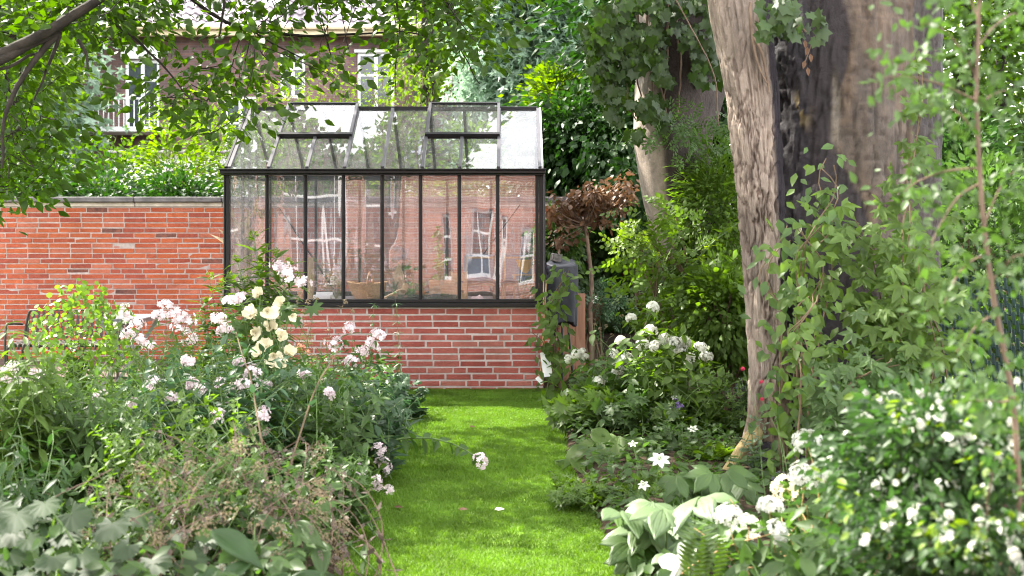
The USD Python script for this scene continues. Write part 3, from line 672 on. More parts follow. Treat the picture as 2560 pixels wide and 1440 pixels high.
# white lean-to at its foot, with a low rail
shed = thing('garden_room', 'white painted garden room standing low behind the sunlit shrubs', 'shed', (hx(490), 24, 0))
q = 24 / F_PX; sx = lambda p: (p - CX) * q; szz = lambda p: EYE + (HORIZON - p) * q
obj('wall', facade([(sx(420), szz(520), sx(470), szz(420))], sx(285), sx(575), -.05, szz(385), 24, .15), 'white_paint', shed)
obj('wall', join([box(sx(285), sx(285) + .12, 24.151, 27, -.05, szz(385)), box(sx(575) - .12, sx(575), 24.151, 27, -.05, szz(385))]), 'white_paint', shed)
obj('roof', bevel_box(sx(275), sx(585), 23.8, 27.2, szz(385) + .002, szz(377), .02), 'roof_tile', shed)
window(shed, 'window', sx(420), szz(520), sx(470), szz(420), 24, 1, (.5,), fw=.05)

# ------------------------------------------------------------------ the house behind the photographer (seen mirrored in the panes)
NY = -6.0
near = thing('garden_facade', 'red brick house front with white windows mirrored in the greenhouse panes', 'house', (0, NY, 0))
D = 2 * GY - NY; rx = lambda p: (p - CX) / F_PX * D; rz = lambda p: EYE + (HORIZON - p) / F_PX * D
NW = [(1146, 700, 1244, 528, 2, (.3, .65)), (690, 760, 870, 395, 3, (.35, .7)), (930, 760, 985, 420, 1, (.3, .65)), (1300, 700, 1360, 560, 2, (.5,)), (560, 720, 610, 430, 1, (.5,))]
holes = [(rx(a), max(rz(b), .15), rx(c), rz(d)) for a, b, c, d, *_ in NW] + [(-1.2, 3.9, 0.0, 5.4), (-5.6, 3.9, -4.2, 5.4), (2.2, 3.9, 3.5, 5.4)]
v, f = facade(holes, -9, 5, -.1, 6.4, NY - .35, .35); obj('wall', (v, f), 'near_house_brick', near)
for (a, b, c, d, cols, rows), h in zip(NW + [(0, 0, 0, 0, 2, (.5,))] * 3, holes): window(near, 'window', h[0], h[1], h[2], h[3], NY, cols, rows, fw=.09, sign=-1)
obj('roof', (np.array([[-9.3, NY + .4, 6.4], [5.3, NY + .4, 6.4], [5.3, NY - 5, 9.5], [-9.3, NY - 5, 9.5], [5.3, NY - 9, 6.4], [-9.3, NY - 9, 6.4]]), np.array([[0, 1, 2], [0, 2, 3], [3, 2, 4], [3, 4, 5]])), 'roof_tile', near)
obj('wall', join([box(-9, -8.7, NY - 8.6, NY - .351, -.1, 6.4), box(4.7, 5, NY - 8.6, NY - .351, -.1, 6.4), box(-9, 5, NY - 8.9, NY - 8.601, -.1, 6.4)]), 'near_house_brick', near)
obj('room_back', box(-8.6, 4.6, NY - 1.6, NY - 1.55, 0, 6.3), 'house_dark', near)

# ------------------------------------------------------------------ foliage masses
FLECKS = [(ground_at(1180, 1040), .55), (ground_at(1330, 1045), .45), (ground_at(1000, 1320), .50), (ground_at(1230, 1390), .55), (ground_at(1420, 1360), .30), (ground_at(960, 1375), .3),
          (at(1620, 1290, 4.9), .42), (at(1860, 1330, 4.6), .30), (at(1710, 1390, 4.4), .25), (at(1575, 590, 8.75), .22), (at(760, 385, 11.1), .16), (at(650, 405, 11.0), .12), (at(2250, 1040, 3.2), .5),
          (at(1840, 1140, 7), .22), (at(1800, 600, 9.0), .34), (at(1600, 860, 8.4), .25), (np.array([-4.2, 6.6, 0]), 1.3), (np.array([-3.6, 8.2, 0]), .5), (at(690, 850, 6.8), .25), (at(1340, 1200, 0 + 6.9), .2), (at(1650, 1160, 7), .15),
          (np.array([.1, 11.9, 2.6]), .9)]
OPEN_UP = [(np.array([.05, 11.2, 2.5]), np.array([.10, .25, .96]), .80)]        # the gap of sky that the right roof panes mirror
def outside_gaps(P, slack=1.0):
    """False for points that would stand in one of the sun's paths through the crowns."""
    ok = np.ones(len(P), bool)
    for c, r in FLECKS:
        w = P - c; t = w @ SUN; d = np.linalg.norm(w - t[:, None] * SUN, axis=1); ok &= ~((t > .6) & (d < r * slack))
    for c, u, r in OPEN_UP:
        u = unit(u); w = P - c; t = w @ u; d = np.linalg.norm(w - t[:, None] * u, axis=1); ok &= ~((t > .8) & (d < r + .10 * t))
    return ok

def sprays(C, per, spread, size, T, r, up=.75, hang=.35, out=None, gaps=False):
    """Sprays of leaves round the points C: mostly level blades, tips outward and a little down."""
    N = len(C) * per; c = np.repeat(C, per, axis=0)
    off = r.normal(size=(N, 3)) * np.asarray(spread); p = c + off
    d = unit(off * np.array([1, 1, .3]) + r.normal(size=(N, 3)) * .35 * np.asarray(spread).max() + (0 if out is None else np.repeat(out, per, axis=0) * .3)) ; d[:, 2] -= hang * r.uniform(.3, 1.3, N)
    n = unit(np.array([0, 0, up]) + r.normal(size=(N, 3)) * (1 - up) * 1.5)
    if gaps:
        m = outside_gaps(p); p, d, n = p[m], d[m], n[m]
    s = size * r.uniform(.65, 1.2, len(p))
    return leaves(T, p, d, n, s)

def blob_centres(c, radii, n, r, shell=.55, bumps=.35, seed=1, lower=-.9):
    """Points filling an uneven rounded crown, mostly near its outside; their outward directions too."""
    u = rnd_unit(r, n); u = u[u[:, 2] > lower]; n = len(u)
    q = 1 + bumps * 2 * (meshkit.fbm(u * 1.8 + seed * 3.1, 3, seed) - .5)
    rad = (shell + (1 - shell) * r.uniform(0, 1, n) ** .6) * q
    return np.asarray(c) + u * np.asarray(radii) * rad[:, None], u

def shrub(name, label, cat, c, radii, nclump, per, size, T, mt, seed, stems=5, stem_mat='stem_brown', spread=None, base=None, group=None, shell=.5, bumps=.4, keep=0, up=.6, hang=.35, gaps=False, crown='foliage', lower=-.9, holes=.28):
    r = np.random.default_rng(seed); c = np.asarray(c, float); radii = np.asarray(radii, float)
    b = np.array([c[0], c[1], 0.0]) if base is None else np.asarray(base, float)
    t = thing(name, label, cat, b, group)
    C, U = blob_centres(c, radii, nclump, r, shell, bumps, seed, lower)
    m = meshkit.fbm(C / max(radii) * 3.2 + seed, 3, seed + 5) > holes; m &= C[:, 2] > .05
    C, U = C[m], U[m]
    sp = np.asarray(spread if spread is not None else (size * 1.3, size * 1.3, size * .7))
    add_leaves(t, [sprays(C, per, sp, size, T, r, up, hang, U, gaps)], mt, keep, rest=crown)
    st = []
    for i in range(stems):
        e = C[r.integers(len(C))]; s0 = b + np.array([r.normal() * .08, r.normal() * .08, -.02])
        st.append(tube(wander(bez(s0, s0 * .4 + e * .6 + np.array([0, 0, .25 * (e[2] - s0[2])]), e, 7), .12 * radii.mean(), seed + i, 12), np.linspace(.018, .004, 12) * max(1, radii.mean() * 1.1), 6))
        for k in range(4):
            e2 = C[np.argsort(np.linalg.norm(C - e, axis=1))[r.integers(1, min(30, len(C) - 1))]]
            st.append(tube(wander(np.array([e * .7 + s0 * .3, e2]), .08 * radii.mean(), seed + 50 + i * 9 + k, 8), np.linspace(.008, .0025, 8) * max(1, radii.mean()), 5))
    if stems: obj('stem', join(st), stem_mat, t, smooth=True)
    return t

for i, (x_, y_, w_, lab) in enumerate([(-5.25, -1.4, .26, 'thick tree stem behind the photographer mirrored in the left pane'), (-2.6, -2.2, .13, 'slim tree stem behind the photographer mirrored in the fourth pane')]):
    mt_ = thing('mirrored_tree', lab, 'tree', (x_, y_, 0)); v, f = tube(wander(np.array([(x_, y_, -.1), (x_ + .1, y_, 2.5), (x_ - .1, y_ + .1, 6.5)]), .15, 70 + i, 24), np.linspace(w_, w_ * .6, 24), 16); obj('trunk', (v, f), 'rough_bark', mt_, smooth=True, tint=np.tile([.10, .085, .07], (len(v), 1)))
    C, U = blob_centres((x_, y_, 6.8), (1.7, 1.4, 1.2), 90, np.random.default_rng(90 + i), .2, .35, 5 + i); obj('crown', merge(sprays(C, 22, (.3, .3, .2), .13, L_KITE, np.random.default_rng(i), .7, .3)), 'leaf_canopy', mt_)

# hills of trees that close the view beyond the houses
def far_tree(name, label, c, radii, mt, seed, ncl=260, per=26, size=.20, T=L_KITE, trunk=.16, group=None, **k):
    r = np.random.default_rng(seed); b = np.array([c[0], c[1], 0.0]); t = thing(name, label, 'tree', b, group)
    C, U = blob_centres(c, radii, ncl, r, .55, .4, seed); m = meshkit.fbm(C / max(radii) * 3 + seed, 3, seed) > k.get('holes', .30); C, U = C[m], U[m]
    sp = np.asarray(radii) * .16
    obj('crown', merge(sprays(C, per, sp, size, T, r, .55, k.get('hang', .4), U, gaps=k.get('gaps', False))), mt, t)
    lim = [tube(wander(np.array([b - [0, 0, .1], [c[0] + .1, c[1], c[2] * .6], [c[0], c[1], c[2] + radii[2] * .5]]), .3, seed, 14), np.linspace(trunk, trunk * .3, 14), 8)]
    for i in range(7):
        e = C[r.integers(len(C))]; s0 = np.array([c[0], c[1], c[2] - radii[2] * r.uniform(.1, .8)]); lim.append(tube(wander(np.array([s0, (s0 + e) / 2 + [0, 0, .15], e]), .3, seed + i, 10), np.linspace(trunk * .4, .012, 10), 6))
    obj('trunk', join(lim), 'bark_dark', t, smooth=True)
    return t
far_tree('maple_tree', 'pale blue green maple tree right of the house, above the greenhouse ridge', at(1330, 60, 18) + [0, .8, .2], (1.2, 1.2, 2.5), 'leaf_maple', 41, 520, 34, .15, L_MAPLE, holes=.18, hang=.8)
far_tree('backdrop_tree', 'tall shaded tree far behind the pale maple', at(1500, 100, 30), (4.0, 3.0, 5.0), 'leaf_hedge', 42, 420, 30, .32)
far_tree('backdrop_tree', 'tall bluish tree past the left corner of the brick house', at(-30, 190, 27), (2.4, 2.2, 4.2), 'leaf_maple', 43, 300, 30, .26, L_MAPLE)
far_tree('backdrop_tree', 'sunlit tree glowing at the right picture edge behind the beech', at(2480, 170, 15), (1.9, 1.5, 2.6), 'leaf_sunny', 44, 420, 26, .13, L_OVATE)
far_tree('backdrop_tree', 'dark leafy tree right behind the thick beech trunk', at(2420, 260, 12.5), (1.25, .9, 2.2), 'leaf_canopy', 45, 300, 26, .12, L_OVATE)
far_tree('backdrop_tree', 'dense dark tree behind the ivy clad trunk', at(1790, 150, 15), (1.9, 1.4, 3.2), 'leaf_hedge', 46, 420, 26, .16, L_OVATE, holes=.15)
far_tree('backdrop_tree', 'yellow green tree with light sprays over the right corner of the house', at(1060, 90, 22), (.7, .7, 1.6), 'leaf_sunny', 47, 80, 24, .12, L_OVATE, hang=.6, holes=.42)
far_tree('backdrop_tree', 'sunlit yellow tree high behind the overhanging limb', at(20, 60, 20), (1.2, 1.2, 1.9), 'leaf_sunny', 48, 200, 26, .13, L_OVATE, holes=.34)
# shrubs right behind the garden wall, sunlit and shaded tones put into leaf colours
BEH = [(30, 355, 15.2, 120, 'leaf_canopy', 'dark shrub behind the far left end of the garden wall'), (165, 365, 15.6, 105, 'leaf_canopy', 'dark green shrub over the wall below the balcony'),
       (310, 330, 17.0, 110, 'leaf_canopy', 'leafy shrub in front of the white garden room'), (440, 285, 16.2, 100, 'leaf_sunny', 'backlit yellow green shrub left of the greenhouse roof'),
       (545, 235, 17.2, 90, 'leaf_sunny', 'taller backlit shrub touching the greenhouse gable'), (690, 245, 18.0, 95, 'leaf_sunny', 'yellow green shrub peeping above the left roof vent'),
       (850, 262, 17.5, 100, 'leaf_canopy', 'green shrub seen through the middle roof panes'), (1010, 250, 17.0, 85, 'leaf_sunny', 'low sunny shrub behind the middle of the ridge'), (1180, 290, 16.0, 90, 'leaf_fresh', 'fresh green shrub behind the right roof vent')]
for i, (px, top, Y, hw, mt, lab) in enumerate(BEH):
    zt_ = at(0, top, Y)[2]; rz_ = zt_ * .46; c = np.array([at(px, 0, Y)[0], Y, zt_ - rz_])
    shrub('garden_shrub', lab, 'shrub', c, np.array([hw / F_PX * Y, .7, rz_]), 210, 20, .088, L_OVATE, mt, 60 + i, stems=7, shell=.35, holes=.40, spread=(.16, .16, .10), bumps=.3)
for i, (px, top, Y, hw, lab) in enumerate([(60, 425, 14.6, 120, 'dark low hedge added for shade behind the left end of the wall coping'), (260, 440, 14.7, 130, 'dark low hedge added for shade behind the middle of the wall coping'), (450, 430, 14.6, 110, 'dark low hedge added for shade behind the wall coping beside the greenhouse')]):
    zt_ = at(0, top, Y)[2]; shrub('garden_hedge', lab, 'hedge', np.array([at(px, 0, Y)[0], Y, zt_ - .55]), np.array([hw / F_PX * Y, .5, .55]), 170, 20, .085, L_OVATE, 'leaf_hedge', 160 + i, stems=4, shell=.3, holes=.30, spread=(.15, .15, .1), bumps=.4)  # dark hedge row added in place of the shade behind the wall
tw = thing('twiggy_shrub', 'thin brown twigs of a half bare shrub above the greenhouse ridge', 'shrub', (*at(850, 500, 15)[:2], 0)); r = np.random.default_rng(9); st = []
for i in range(46):
    x = r.uniform(640, 1080); a = at(x, 520, 15 + r.uniform(-.4, .4)); e = at(x + r.normal() * 60, r.uniform(140, 250), a[1]); st.append(tube(wander(bez(a, (a + e) / 2 + [r.normal() * .2, 0, .3], e, 6), .14, i, 10), np.linspace(.009, .003, 10), 4))
    for k in range(2): m = a * .35 + e * .65; e2 = m + np.array([r.normal() * .25, r.normal() * .1, r.uniform(.1, .4)]); st.append(tube(wander(np.array([m, e2]), .06, i * 3 + k, 6), np.linspace(.004, .002, 6), 4))
obj('twigs', join(st), 'twig', tw, kind='stuff'); C = np.array([at(r.uniform(640, 1080), r.uniform(150, 330), 15 + r.uniform(-.4, .4)) for _ in range(150)])
obj('foliage', merge(sprays(C, 9, (.12, .1, .08), .055, L_OVATE, r)), 'leaf_sunny', tw)

# ------------------------------------------------------------------ right background: hedge, laurel, dried shrub
shrub('laurel_hedge', 'dark glossy laurel right of the greenhouse roof', 'shrub', at(1450, 350, 13.9) + [0, .3, -.2], (.82, .5, .85), 420, 16, .105, L_OVATE, 'leaf_hedge', 80, holes=.12, hang=.8, up=.45, spread=(.13, .1, .10))
shrub('laurel_hedge', 'laurel added as a roof to darken the gap between wall and leaning trunk', 'shrub', (1.15, 15.0, 2.25), (.78, 1.75, .62), 900, 16, .12, L_OVATE, 'leaf_hedge', 81, holes=.02, hang=.9, up=.45, base=(1.7, 14.6, 0), spread=(.17, .17, .12), shell=.2)  # roof of foliage added to shade the recess below
shrub('laurel_hedge', 'laurel branch hanging down beside the leaning trunk over the dark gap', 'shrub', at(1580, 490, 13.0), (.13, .35, .40), 130, 14, .10, L_OVATE, 'leaf_hedge', 85, holes=.08, hang=1.0, up=.45, base=(1.55, 13.3, 0))
shrub('lilac_bush', 'bright green bush behind the upper right edge of the greenhouse', 'shrub', at(1400, 320, 15.2), (.55, .5, .75), 200, 22, .085, L_OVATE, 'leaf_sunny', 82, holes=.22)
shrub('jasmine_bush', 'green leafy bush between rain pipe and covered barbecue', 'shrub', at(1398, 640, 12.0) + [0, .2, 0], (.16, .2, .50), 190, 16, .065, L_OVATE, 'leaf_mid', 83, base=(at(1405, 615, 12.0)[0], 12.2, 0), holes=.2, hang=.8)
shrub('shade_bush', 'dark pinnate bush behind the reddish board', 'shrub', at(1480, 745, 12.0), (.17, .16, .12), 26, 8, .14, L_PINNATE, 'leaf_blue', 84, holes=.3, hang=.7)
gi = thing('ivy', 'ivy added to darken the set back wall in the gap right of the barbecue', 'ivy', (1.3, WY + 3.5, 0)); r = np.random.default_rng(93); n = 1500; P = np.stack([r.uniform(.6, 2.6, n), WY + 3.55 - r.uniform(0, .3, n), r.uniform(0, 2.0, n)], 1)  # ivy added so the back of the recess turns darker
obj('foliage', merge(leaves(L_IVY, P, unit(np.stack([r.normal(size=n) * .5, r.normal(size=n) * .2 - .2, -np.ones(n)], 1)), unit(np.stack([r.normal(size=n) * .5, -np.ones(n), r.uniform(0, .8, n)], 1)), r.uniform(.07, .13, n))), 'leaf_ivy', gi); obj('stem', join([tube(wander(np.array([(x, WY + 3.57, 0), (x + .1, WY + 3.57, 1.0), (x, WY + 3.57, 2.0)]), .2, int(x * 30), 14), .01, 5) for x in np.linspace(.7, 2.4, 8)]), 'twig', gi)
db = thing('dried_shrub', 'dead shrub with crisp rust brown leaves right of the greenhouse', 'shrub', (*at(1477, 640, 11.7)[:2], 0)); r = np.random.default_rng(17); st = []
root = at(1477, 660, 11.7); crown = at(1462, 560, 11.7); st.append(tube(wander(np.array([[root[0], 11.7, 0], root, crown]), .05, 2, 10), np.linspace(.03, .018, 10), 7)); C = []
for i in range(46):
    e = at(r.uniform(1375, 1585), 0, 11.7); px = e[0] / 11.7 * F_PX + CX; e = at(px, 520 - (px - 1375) * .42 + r.uniform(-12, 55) * (1 if i % 4 else 1.8), 11.7 + r.uniform(-.25, .25)); C.append(e)
    st.append(tube(wander(bez(crown, (crown + e) / 2 + [0, 0, -.08], e, 6), .08, 30 + i, 9), np.linspace(.010, .003, 9), 5))
C = np.array(C); C = np.vstack([C, C * .8 + crown * .2 + r.normal(size=C.shape) * .04])
add_leaves(db, [sprays(C, 11, (.055, .05, .035), .078, L_OVATE, r, .3, 1.0)], 'leaf_brown', 60); obj('branch', join(st), 'twig', db, smooth=True)

# ------------------------------------------------------------------ the big beech
r = np.random.default_rng(5)
def trunk_mesh(center, radius, z0, z1, nz, nth, shape, relief, seed):
    """CENTER(z) -> (x, y), RADIUS(z); SHAPE(theta, z): factor; RELIEF: metres of fbm ridges."""
    z = np.linspace(z0, z1, nz); th = np.linspace(0, 2 * np.pi, nth, endpoint=False); Z, T = np.meshgrid(z, th, indexing='ij')
    c = np.array([center(q) for q in z]); R = np.array([radius(q) for q in z])[:, None] * shape(T, Z)
    P0 = np.stack([np.cos(T) * 2.2, np.sin(T) * 2.2, Z * 1.2], -1); R = R + relief[0] * (meshkit.fbm(P0 * relief[1], 5, seed) - .5) + relief[2] * (meshkit.fbm(P0 * np.array([1, 1, .35]) * relief[3], 4, seed + 3) - .5)
    V = np.stack([c[:, None, 0] + R * np.cos(T), c[:, None, 1] + R * np.sin(T), Z], -1).reshape(-1, 3)
    i, j = np.meshgrid(np.arange(nz - 1), np.arange(nth), indexing='ij'); q = np.stack([i * nth + j, i * nth + (j + 1) % nth, (i + 1) * nth + (j + 1) % nth, (i + 1) * nth + j], -1).reshape(-1, 4)
    return V, np.vstack([q[:, [0, 1, 2]], q[:, [0, 2, 3]]]), T.ravel(), Z.ravel()
BY = 7.45
def pxy(V): return V[:, 0] / V[:, 1] * F_PX + CX, HORIZON - (V[:, 2] - EYE) / V[:, 1] * F_PX
beech = thing('beech_tree', 'huge old beech with pale side stem and black stained trunk in the right flower bed', 'tree', (2.05, BY, 0))
# main trunk: its left edge at 1925 px, right edge at 2325 px
xc = lambda z: ((2128 - CX) / F_PX * (BY - .15)) + .01 * math.sin(z * 1.3)
flare = lambda z: .52 + .06 * math.exp(-z / .5) + .16 * math.exp(-max(z, 0) / .16) + .010 * z
V, Fc, T, Z = trunk_mesh(lambda z: (xc(z), BY), flare, -.1, 7.0, 420, 300, lambda T, Z: 1 + .045 * np.cos(3 * T + .6) + .035 * np.cos(5 * T + 1.0 + .3 * Z) + .10 * np.exp(-np.maximum(Z, 0) / .4) * np.cos(6 * T), (.060, 1.3, .034, 9), 3)
cz_ = np.clip(np.exp(-((meshkit.fbm(V * np.array([2.6, 2.6, 9.5]), 4, 61) - .5) / .016) ** 2) * .8 + np.exp(-((meshkit.fbm(V * np.array([9, 9, 1.5]), 4, 62) - .5) / .018) ** 2), 0, 1) * (meshkit.fbm(V * 1.7, 2, 63) > .42); axis_ = np.stack([V[:, 0] * 0 + xc(0), V[:, 1] * 0 + BY, V[:, 2]], 1); V = V - unit(V - axis_) * (.012 * cz_)[:, None]
px, py = pxy(V); no = meshkit.fbm(V * np.array([2.2, 2.2, .8]), 5, 7); no2 = meshkit.fbm(V * np.array([9, 9, 2.5]), 4, 8); no3 = meshkit.fbm(V * np.array([4, 4, 14.0]), 4, 18)
grey = np.array([.068, .052, .041]); dark = np.array([.014, .011, .014]); wetb = np.array([.017, .012, .013]); moss = np.array([.165, .125, .050])
streak = meshkit.fbm(V * np.array([13, 13, .55]), 4, 41)
tint = grey * np.array([1.05, 1.0, .92]) * ((.62 + .55 * no + .22 * streak) * (.82 + .36 * no2))[:, None] + np.array([.02, .006, -.004]) * ((no2 - .5) * 2)[:, None]
stain_edge = 2118 + 26 * np.sin(py / 70) + (no - .5) * 120 - np.clip((py - 420) / 4, 0, 60) * 0 + np.clip(py - 380, 0, 500) * .16
k = np.clip((stain_edge - px) / 10, 0, 1)[:, None]; tint = tint * (1 - k) + (wetb * (.5 + 1.0 * no)[:, None]) * k
k = (np.clip((2035 - px + (no - .5) * 90) / 14, 0, 1) * (no2 > .30))[:, None]; tint = tint * (1 - k) + dark * (.7 + .8 * no2)[:, None] * k
k = (np.exp(-((px - 2010 - 8 * np.sin(py / 25)) / 17) ** 2) * np.exp(-((py - 268) / 46) ** 4) * (no2 > .42))[:, None]; tint = tint * (1 - k) + np.array([.15, .115, .05]) * k
k = (np.exp(-((px - 2090 + (no2 - .5) * 22) / 11) ** 4) * np.exp(-((py - 275) / 90) ** 6))[:, None]; tint = tint * (1 - k) + np.array([.13, .11, .085]) * k
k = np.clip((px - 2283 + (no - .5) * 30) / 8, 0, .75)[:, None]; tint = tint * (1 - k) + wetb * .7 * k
k = (.35 * np.exp(-((no3 - .42) / .03) ** 2))[:, None]; tint = tint * (1 - k) + wetb * k
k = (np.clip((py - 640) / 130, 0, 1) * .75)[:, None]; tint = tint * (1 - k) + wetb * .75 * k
tint = tint * (1 - .35 * cz_[:, None]); rough_ = np.clip((2030 - px) / 20, 0, 1) * meshkit.fbm(V * np.array([26, 26, 9]), 4, 66); V = V + unit(V - axis_) * (.03 * rough_)[:, None]
obj('trunk', (V, Fc), 'beech_bark', beech, smooth=True, tint=np.clip(tint, .004, .8), label='dark stained main trunk')
# pale side stem in front left: px edges 1775-1905 at the top, 1850-1950 at 500, 1880-1965 at 900, rooting at 1810-2000
SYY = BY - .42
zs = [EYE + (HORIZON - p) / F_PX * SYY for p in (1195, 1130, 1040, 900, 700, 500, 250, 0, -200)]
cs = [(x - CX) / F_PX * SYY for x in (1912, 1917, 1922, 1921, 1911, 1901, 1880, 1846, 1818)]; rs = [q / F_PX * SYY / 2 for q in (190, 118, 92, 88, 92, 104, 122, 146, 156)]
fx = lambda z: np.interp(z, zs, cs); fr_ = lambda z: np.interp(z, zs, rs)
V, Fc, T, Z = trunk_mesh(lambda z: (fx(z), SYY), fr_, -.06, 3.4, 380, 200, lambda T, Z: 1 + .05 * np.cos(2 * T + .5) + .05 * np.cos(4 * T + Z), (.030, 1.5, .040, 6.0), 23)
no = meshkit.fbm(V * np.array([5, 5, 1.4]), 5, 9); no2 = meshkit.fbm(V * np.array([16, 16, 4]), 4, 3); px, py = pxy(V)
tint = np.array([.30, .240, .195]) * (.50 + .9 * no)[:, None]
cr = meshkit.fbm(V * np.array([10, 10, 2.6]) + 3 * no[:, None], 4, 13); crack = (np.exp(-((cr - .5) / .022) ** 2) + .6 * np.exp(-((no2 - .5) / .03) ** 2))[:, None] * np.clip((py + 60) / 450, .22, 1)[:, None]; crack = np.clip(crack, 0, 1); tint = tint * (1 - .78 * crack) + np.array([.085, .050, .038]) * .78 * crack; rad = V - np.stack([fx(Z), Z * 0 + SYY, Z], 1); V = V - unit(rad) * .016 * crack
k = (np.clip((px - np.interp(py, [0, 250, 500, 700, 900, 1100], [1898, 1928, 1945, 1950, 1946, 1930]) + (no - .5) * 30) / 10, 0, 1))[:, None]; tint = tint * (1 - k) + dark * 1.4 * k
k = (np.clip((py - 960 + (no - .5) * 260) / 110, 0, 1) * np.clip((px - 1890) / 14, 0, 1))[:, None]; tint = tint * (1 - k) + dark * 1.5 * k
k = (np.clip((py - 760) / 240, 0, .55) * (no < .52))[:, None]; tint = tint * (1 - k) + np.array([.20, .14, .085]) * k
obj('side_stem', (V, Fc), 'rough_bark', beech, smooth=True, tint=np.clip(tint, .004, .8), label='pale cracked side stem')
for i, (pts, w) in enumerate([(((1895, 1085), (1862, 1125), (1812, 1190)), .050), (((1915, 1120), (1900, 1165), (1880, 1200)), .05), (((2000, 1120), (1985, 1165), (1960, 1200)), .06)]):
    p = [at(a, b, SYY - .10 - .08 * j) for j, (a, b) in enumerate(pts)]; p[-1][2] = max(p[-1][2], .0); p = [q + [0, 0, .01] for q in p]
    v, f = tube(wander(np.array(p), .03, i, 16), np.linspace(w, w * .45, 16), 12); cc = np.array([.34, .26, .12]) if i == 0 else dark * 1.6
    obj('root', (v, f), 'rough_bark', beech, smooth=True, tint=np.tile(cc, (len(v), 1)) * (.6 + .8 * meshkit.fbm(v * 25, 3, 4))[:, None])
# creeping ivy stems on the side stem
for i, pl in enumerate([[(1862, 20), (1868, 100), (1880, 160), (1905, 215)], [(1868, 105), (1890, 140), (1912, 240)]]):
    p = np.array([at(a, b, SYY - .02) for a, b in pl]); q = wander(p, .02, i, 16); q[:, 1] = [SYY - fr_(z) * math.sqrt(max(.05, 1 - ((x - fx(z)) / fr_(z)) ** 2)) - .022 for x, z in q[:, [0, 2]]]
    obj('climbing_stem', tube(q, np.linspace(.011, .006, 16), 6), 'twig', beech, smooth=True)
limbs = []
for i in range(9):
    a = 2 * np.pi * i / 9; e = np.array([2.05 + math.cos(a) * r.uniform(2.2, 4.2), BY + math.sin(a) * r.uniform(2, 4), r.uniform(7.5, 10.5)]); limbs.append(tube(wander(bez((2.05, BY, 5.6), (2.05 + math.cos(a), BY + math.sin(a), 7.6), e, 8), .4, i, 14), np.linspace(.22, .05, 14), 8))
obj('limb', join(limbs), 'bark_grey', beech, smooth=True)
C, U = blob_centres((1.4, 7.6, 8.6), (6.0, 5.6, 3.0), 360, r, .25, .35, 4); C = C[C[:, 2] > 5.0]
obj('crown', merge(sprays(C, 30, (.42, .42, .22), .13, L_KITE, r, .75, .3, gaps=True)), 'leaf_canopy', beech)
iv = thing('ivy', 'ivy sprig with large lobed leaves hanging over the dark beech trunk', 'ivy', at(1970, 60, 6.6)); r = np.random.default_rng(15)
P = np.array([at(r.normal(1965, 42), np.clip(r.normal(52, 30), 0, 120), 6.62 + r.uniform(-.10, .04)) for _ in range(42)]); add_leaves(iv, [leaves(L_IVY, P, unit(np.stack([r.normal(size=42) * .5, r.normal(size=42) * .2 - .3, -np.ones(42) * .8], 1)), unit(np.stack([r.normal(size=42) * .7, -np.ones(42), r.uniform(-.3, 1.1, 42)], 1)), r.uniform(.045, .095, 42))], 'leaf_ivy', 42)
obj('stem', join([tube(wander(np.array([at(1935, -60, 6.8), at(1955, 20, 6.7), at(1985 + 10 * i, 80, 6.6)]), .03, i, 10), .005, 5) for i in range(4)]), 'twig', iv)
dl = thing('dead_ivy_leaf', 'withered orange ivy leaves hanging below the sprig on the beech', 'leaf', at(2035, 120, 6.6)); P = np.array([at(2012 + (i % 3) * 7, 100 + i * 17, 6.62) for i in range(5)])
for i in range(5): obj('leaf', merge(leaves(L_OVATE, P[i:i + 1], (.15 * (-1) ** i, -.2, -1), (.3, -1, .1), .05)), 'leaf_brown', dl)
obj('stem', tube(np.array([at(2035, 90, 6.63), at(2022, 130, 6.63), at(2008, 168, 6.63)]), .0022, 4), 'twig', dl)

# ------------------------------------------------------------------ the ivy clad trunk
IY = 9.7
ivt = thing('ivy_tree', 'leaning grey brown trunk under a coat of ivy left of the beech', 'tree', (1.45, IY, 0)); z_ = lambda p: EYE + (HORIZON - p) / F_PX * IY
zs2 = [z_(p) for p in (1030, 760, 640, 500, 350, 150, -150, -600)]; ed = [(1668, 1790), (1655, 1780), (1640, 1775), (1604, 1770), (1578, 1775), (1585, 1830), (1600, 1880), (1600, 1900)]
f1 = lambda z: np.interp(z, zs2, [((a + b) / 2 - CX) / F_PX * IY for a, b in ed]); f2 = lambda z: np.interp(z, zs2, [(b - a) / 2 / F_PX * IY for a, b in ed])
V, Fc, T, Z = trunk_mesh(lambda z: (f1(z), IY), f2, -.1, 6.5, 130, 90, lambda T, Z: 1 + .05 * np.cos(3 * T), (.02, 1.2, .012, 6), 33); px, py = pxy(V); no = meshkit.fbm(V * np.array([4, 4, 1.4]), 5, 19)
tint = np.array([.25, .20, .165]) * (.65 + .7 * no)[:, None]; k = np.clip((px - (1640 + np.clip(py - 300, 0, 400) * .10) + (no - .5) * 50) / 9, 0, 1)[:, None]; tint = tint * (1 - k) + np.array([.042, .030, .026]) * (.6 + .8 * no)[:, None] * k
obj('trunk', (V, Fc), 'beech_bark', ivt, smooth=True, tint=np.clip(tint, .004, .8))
r = np.random.default_rng(51); C, U = blob_centres((1.0, 10.6, 7.4), (2.8, 2.4, 1.8), 240, r, .3, .35, 6)
obj('crown', merge(sprays(C, 26, (.3, .3, .18), .13, L_KITE, r, .7, .3, gaps=True)), 'leaf_canopy', ivt)
ivy = thing('ivy', 'thick coat of dark ivy hanging round the leaning trunk', 'ivy', (1.45, IY - .3, 1.5)); N = 0; Ps = []
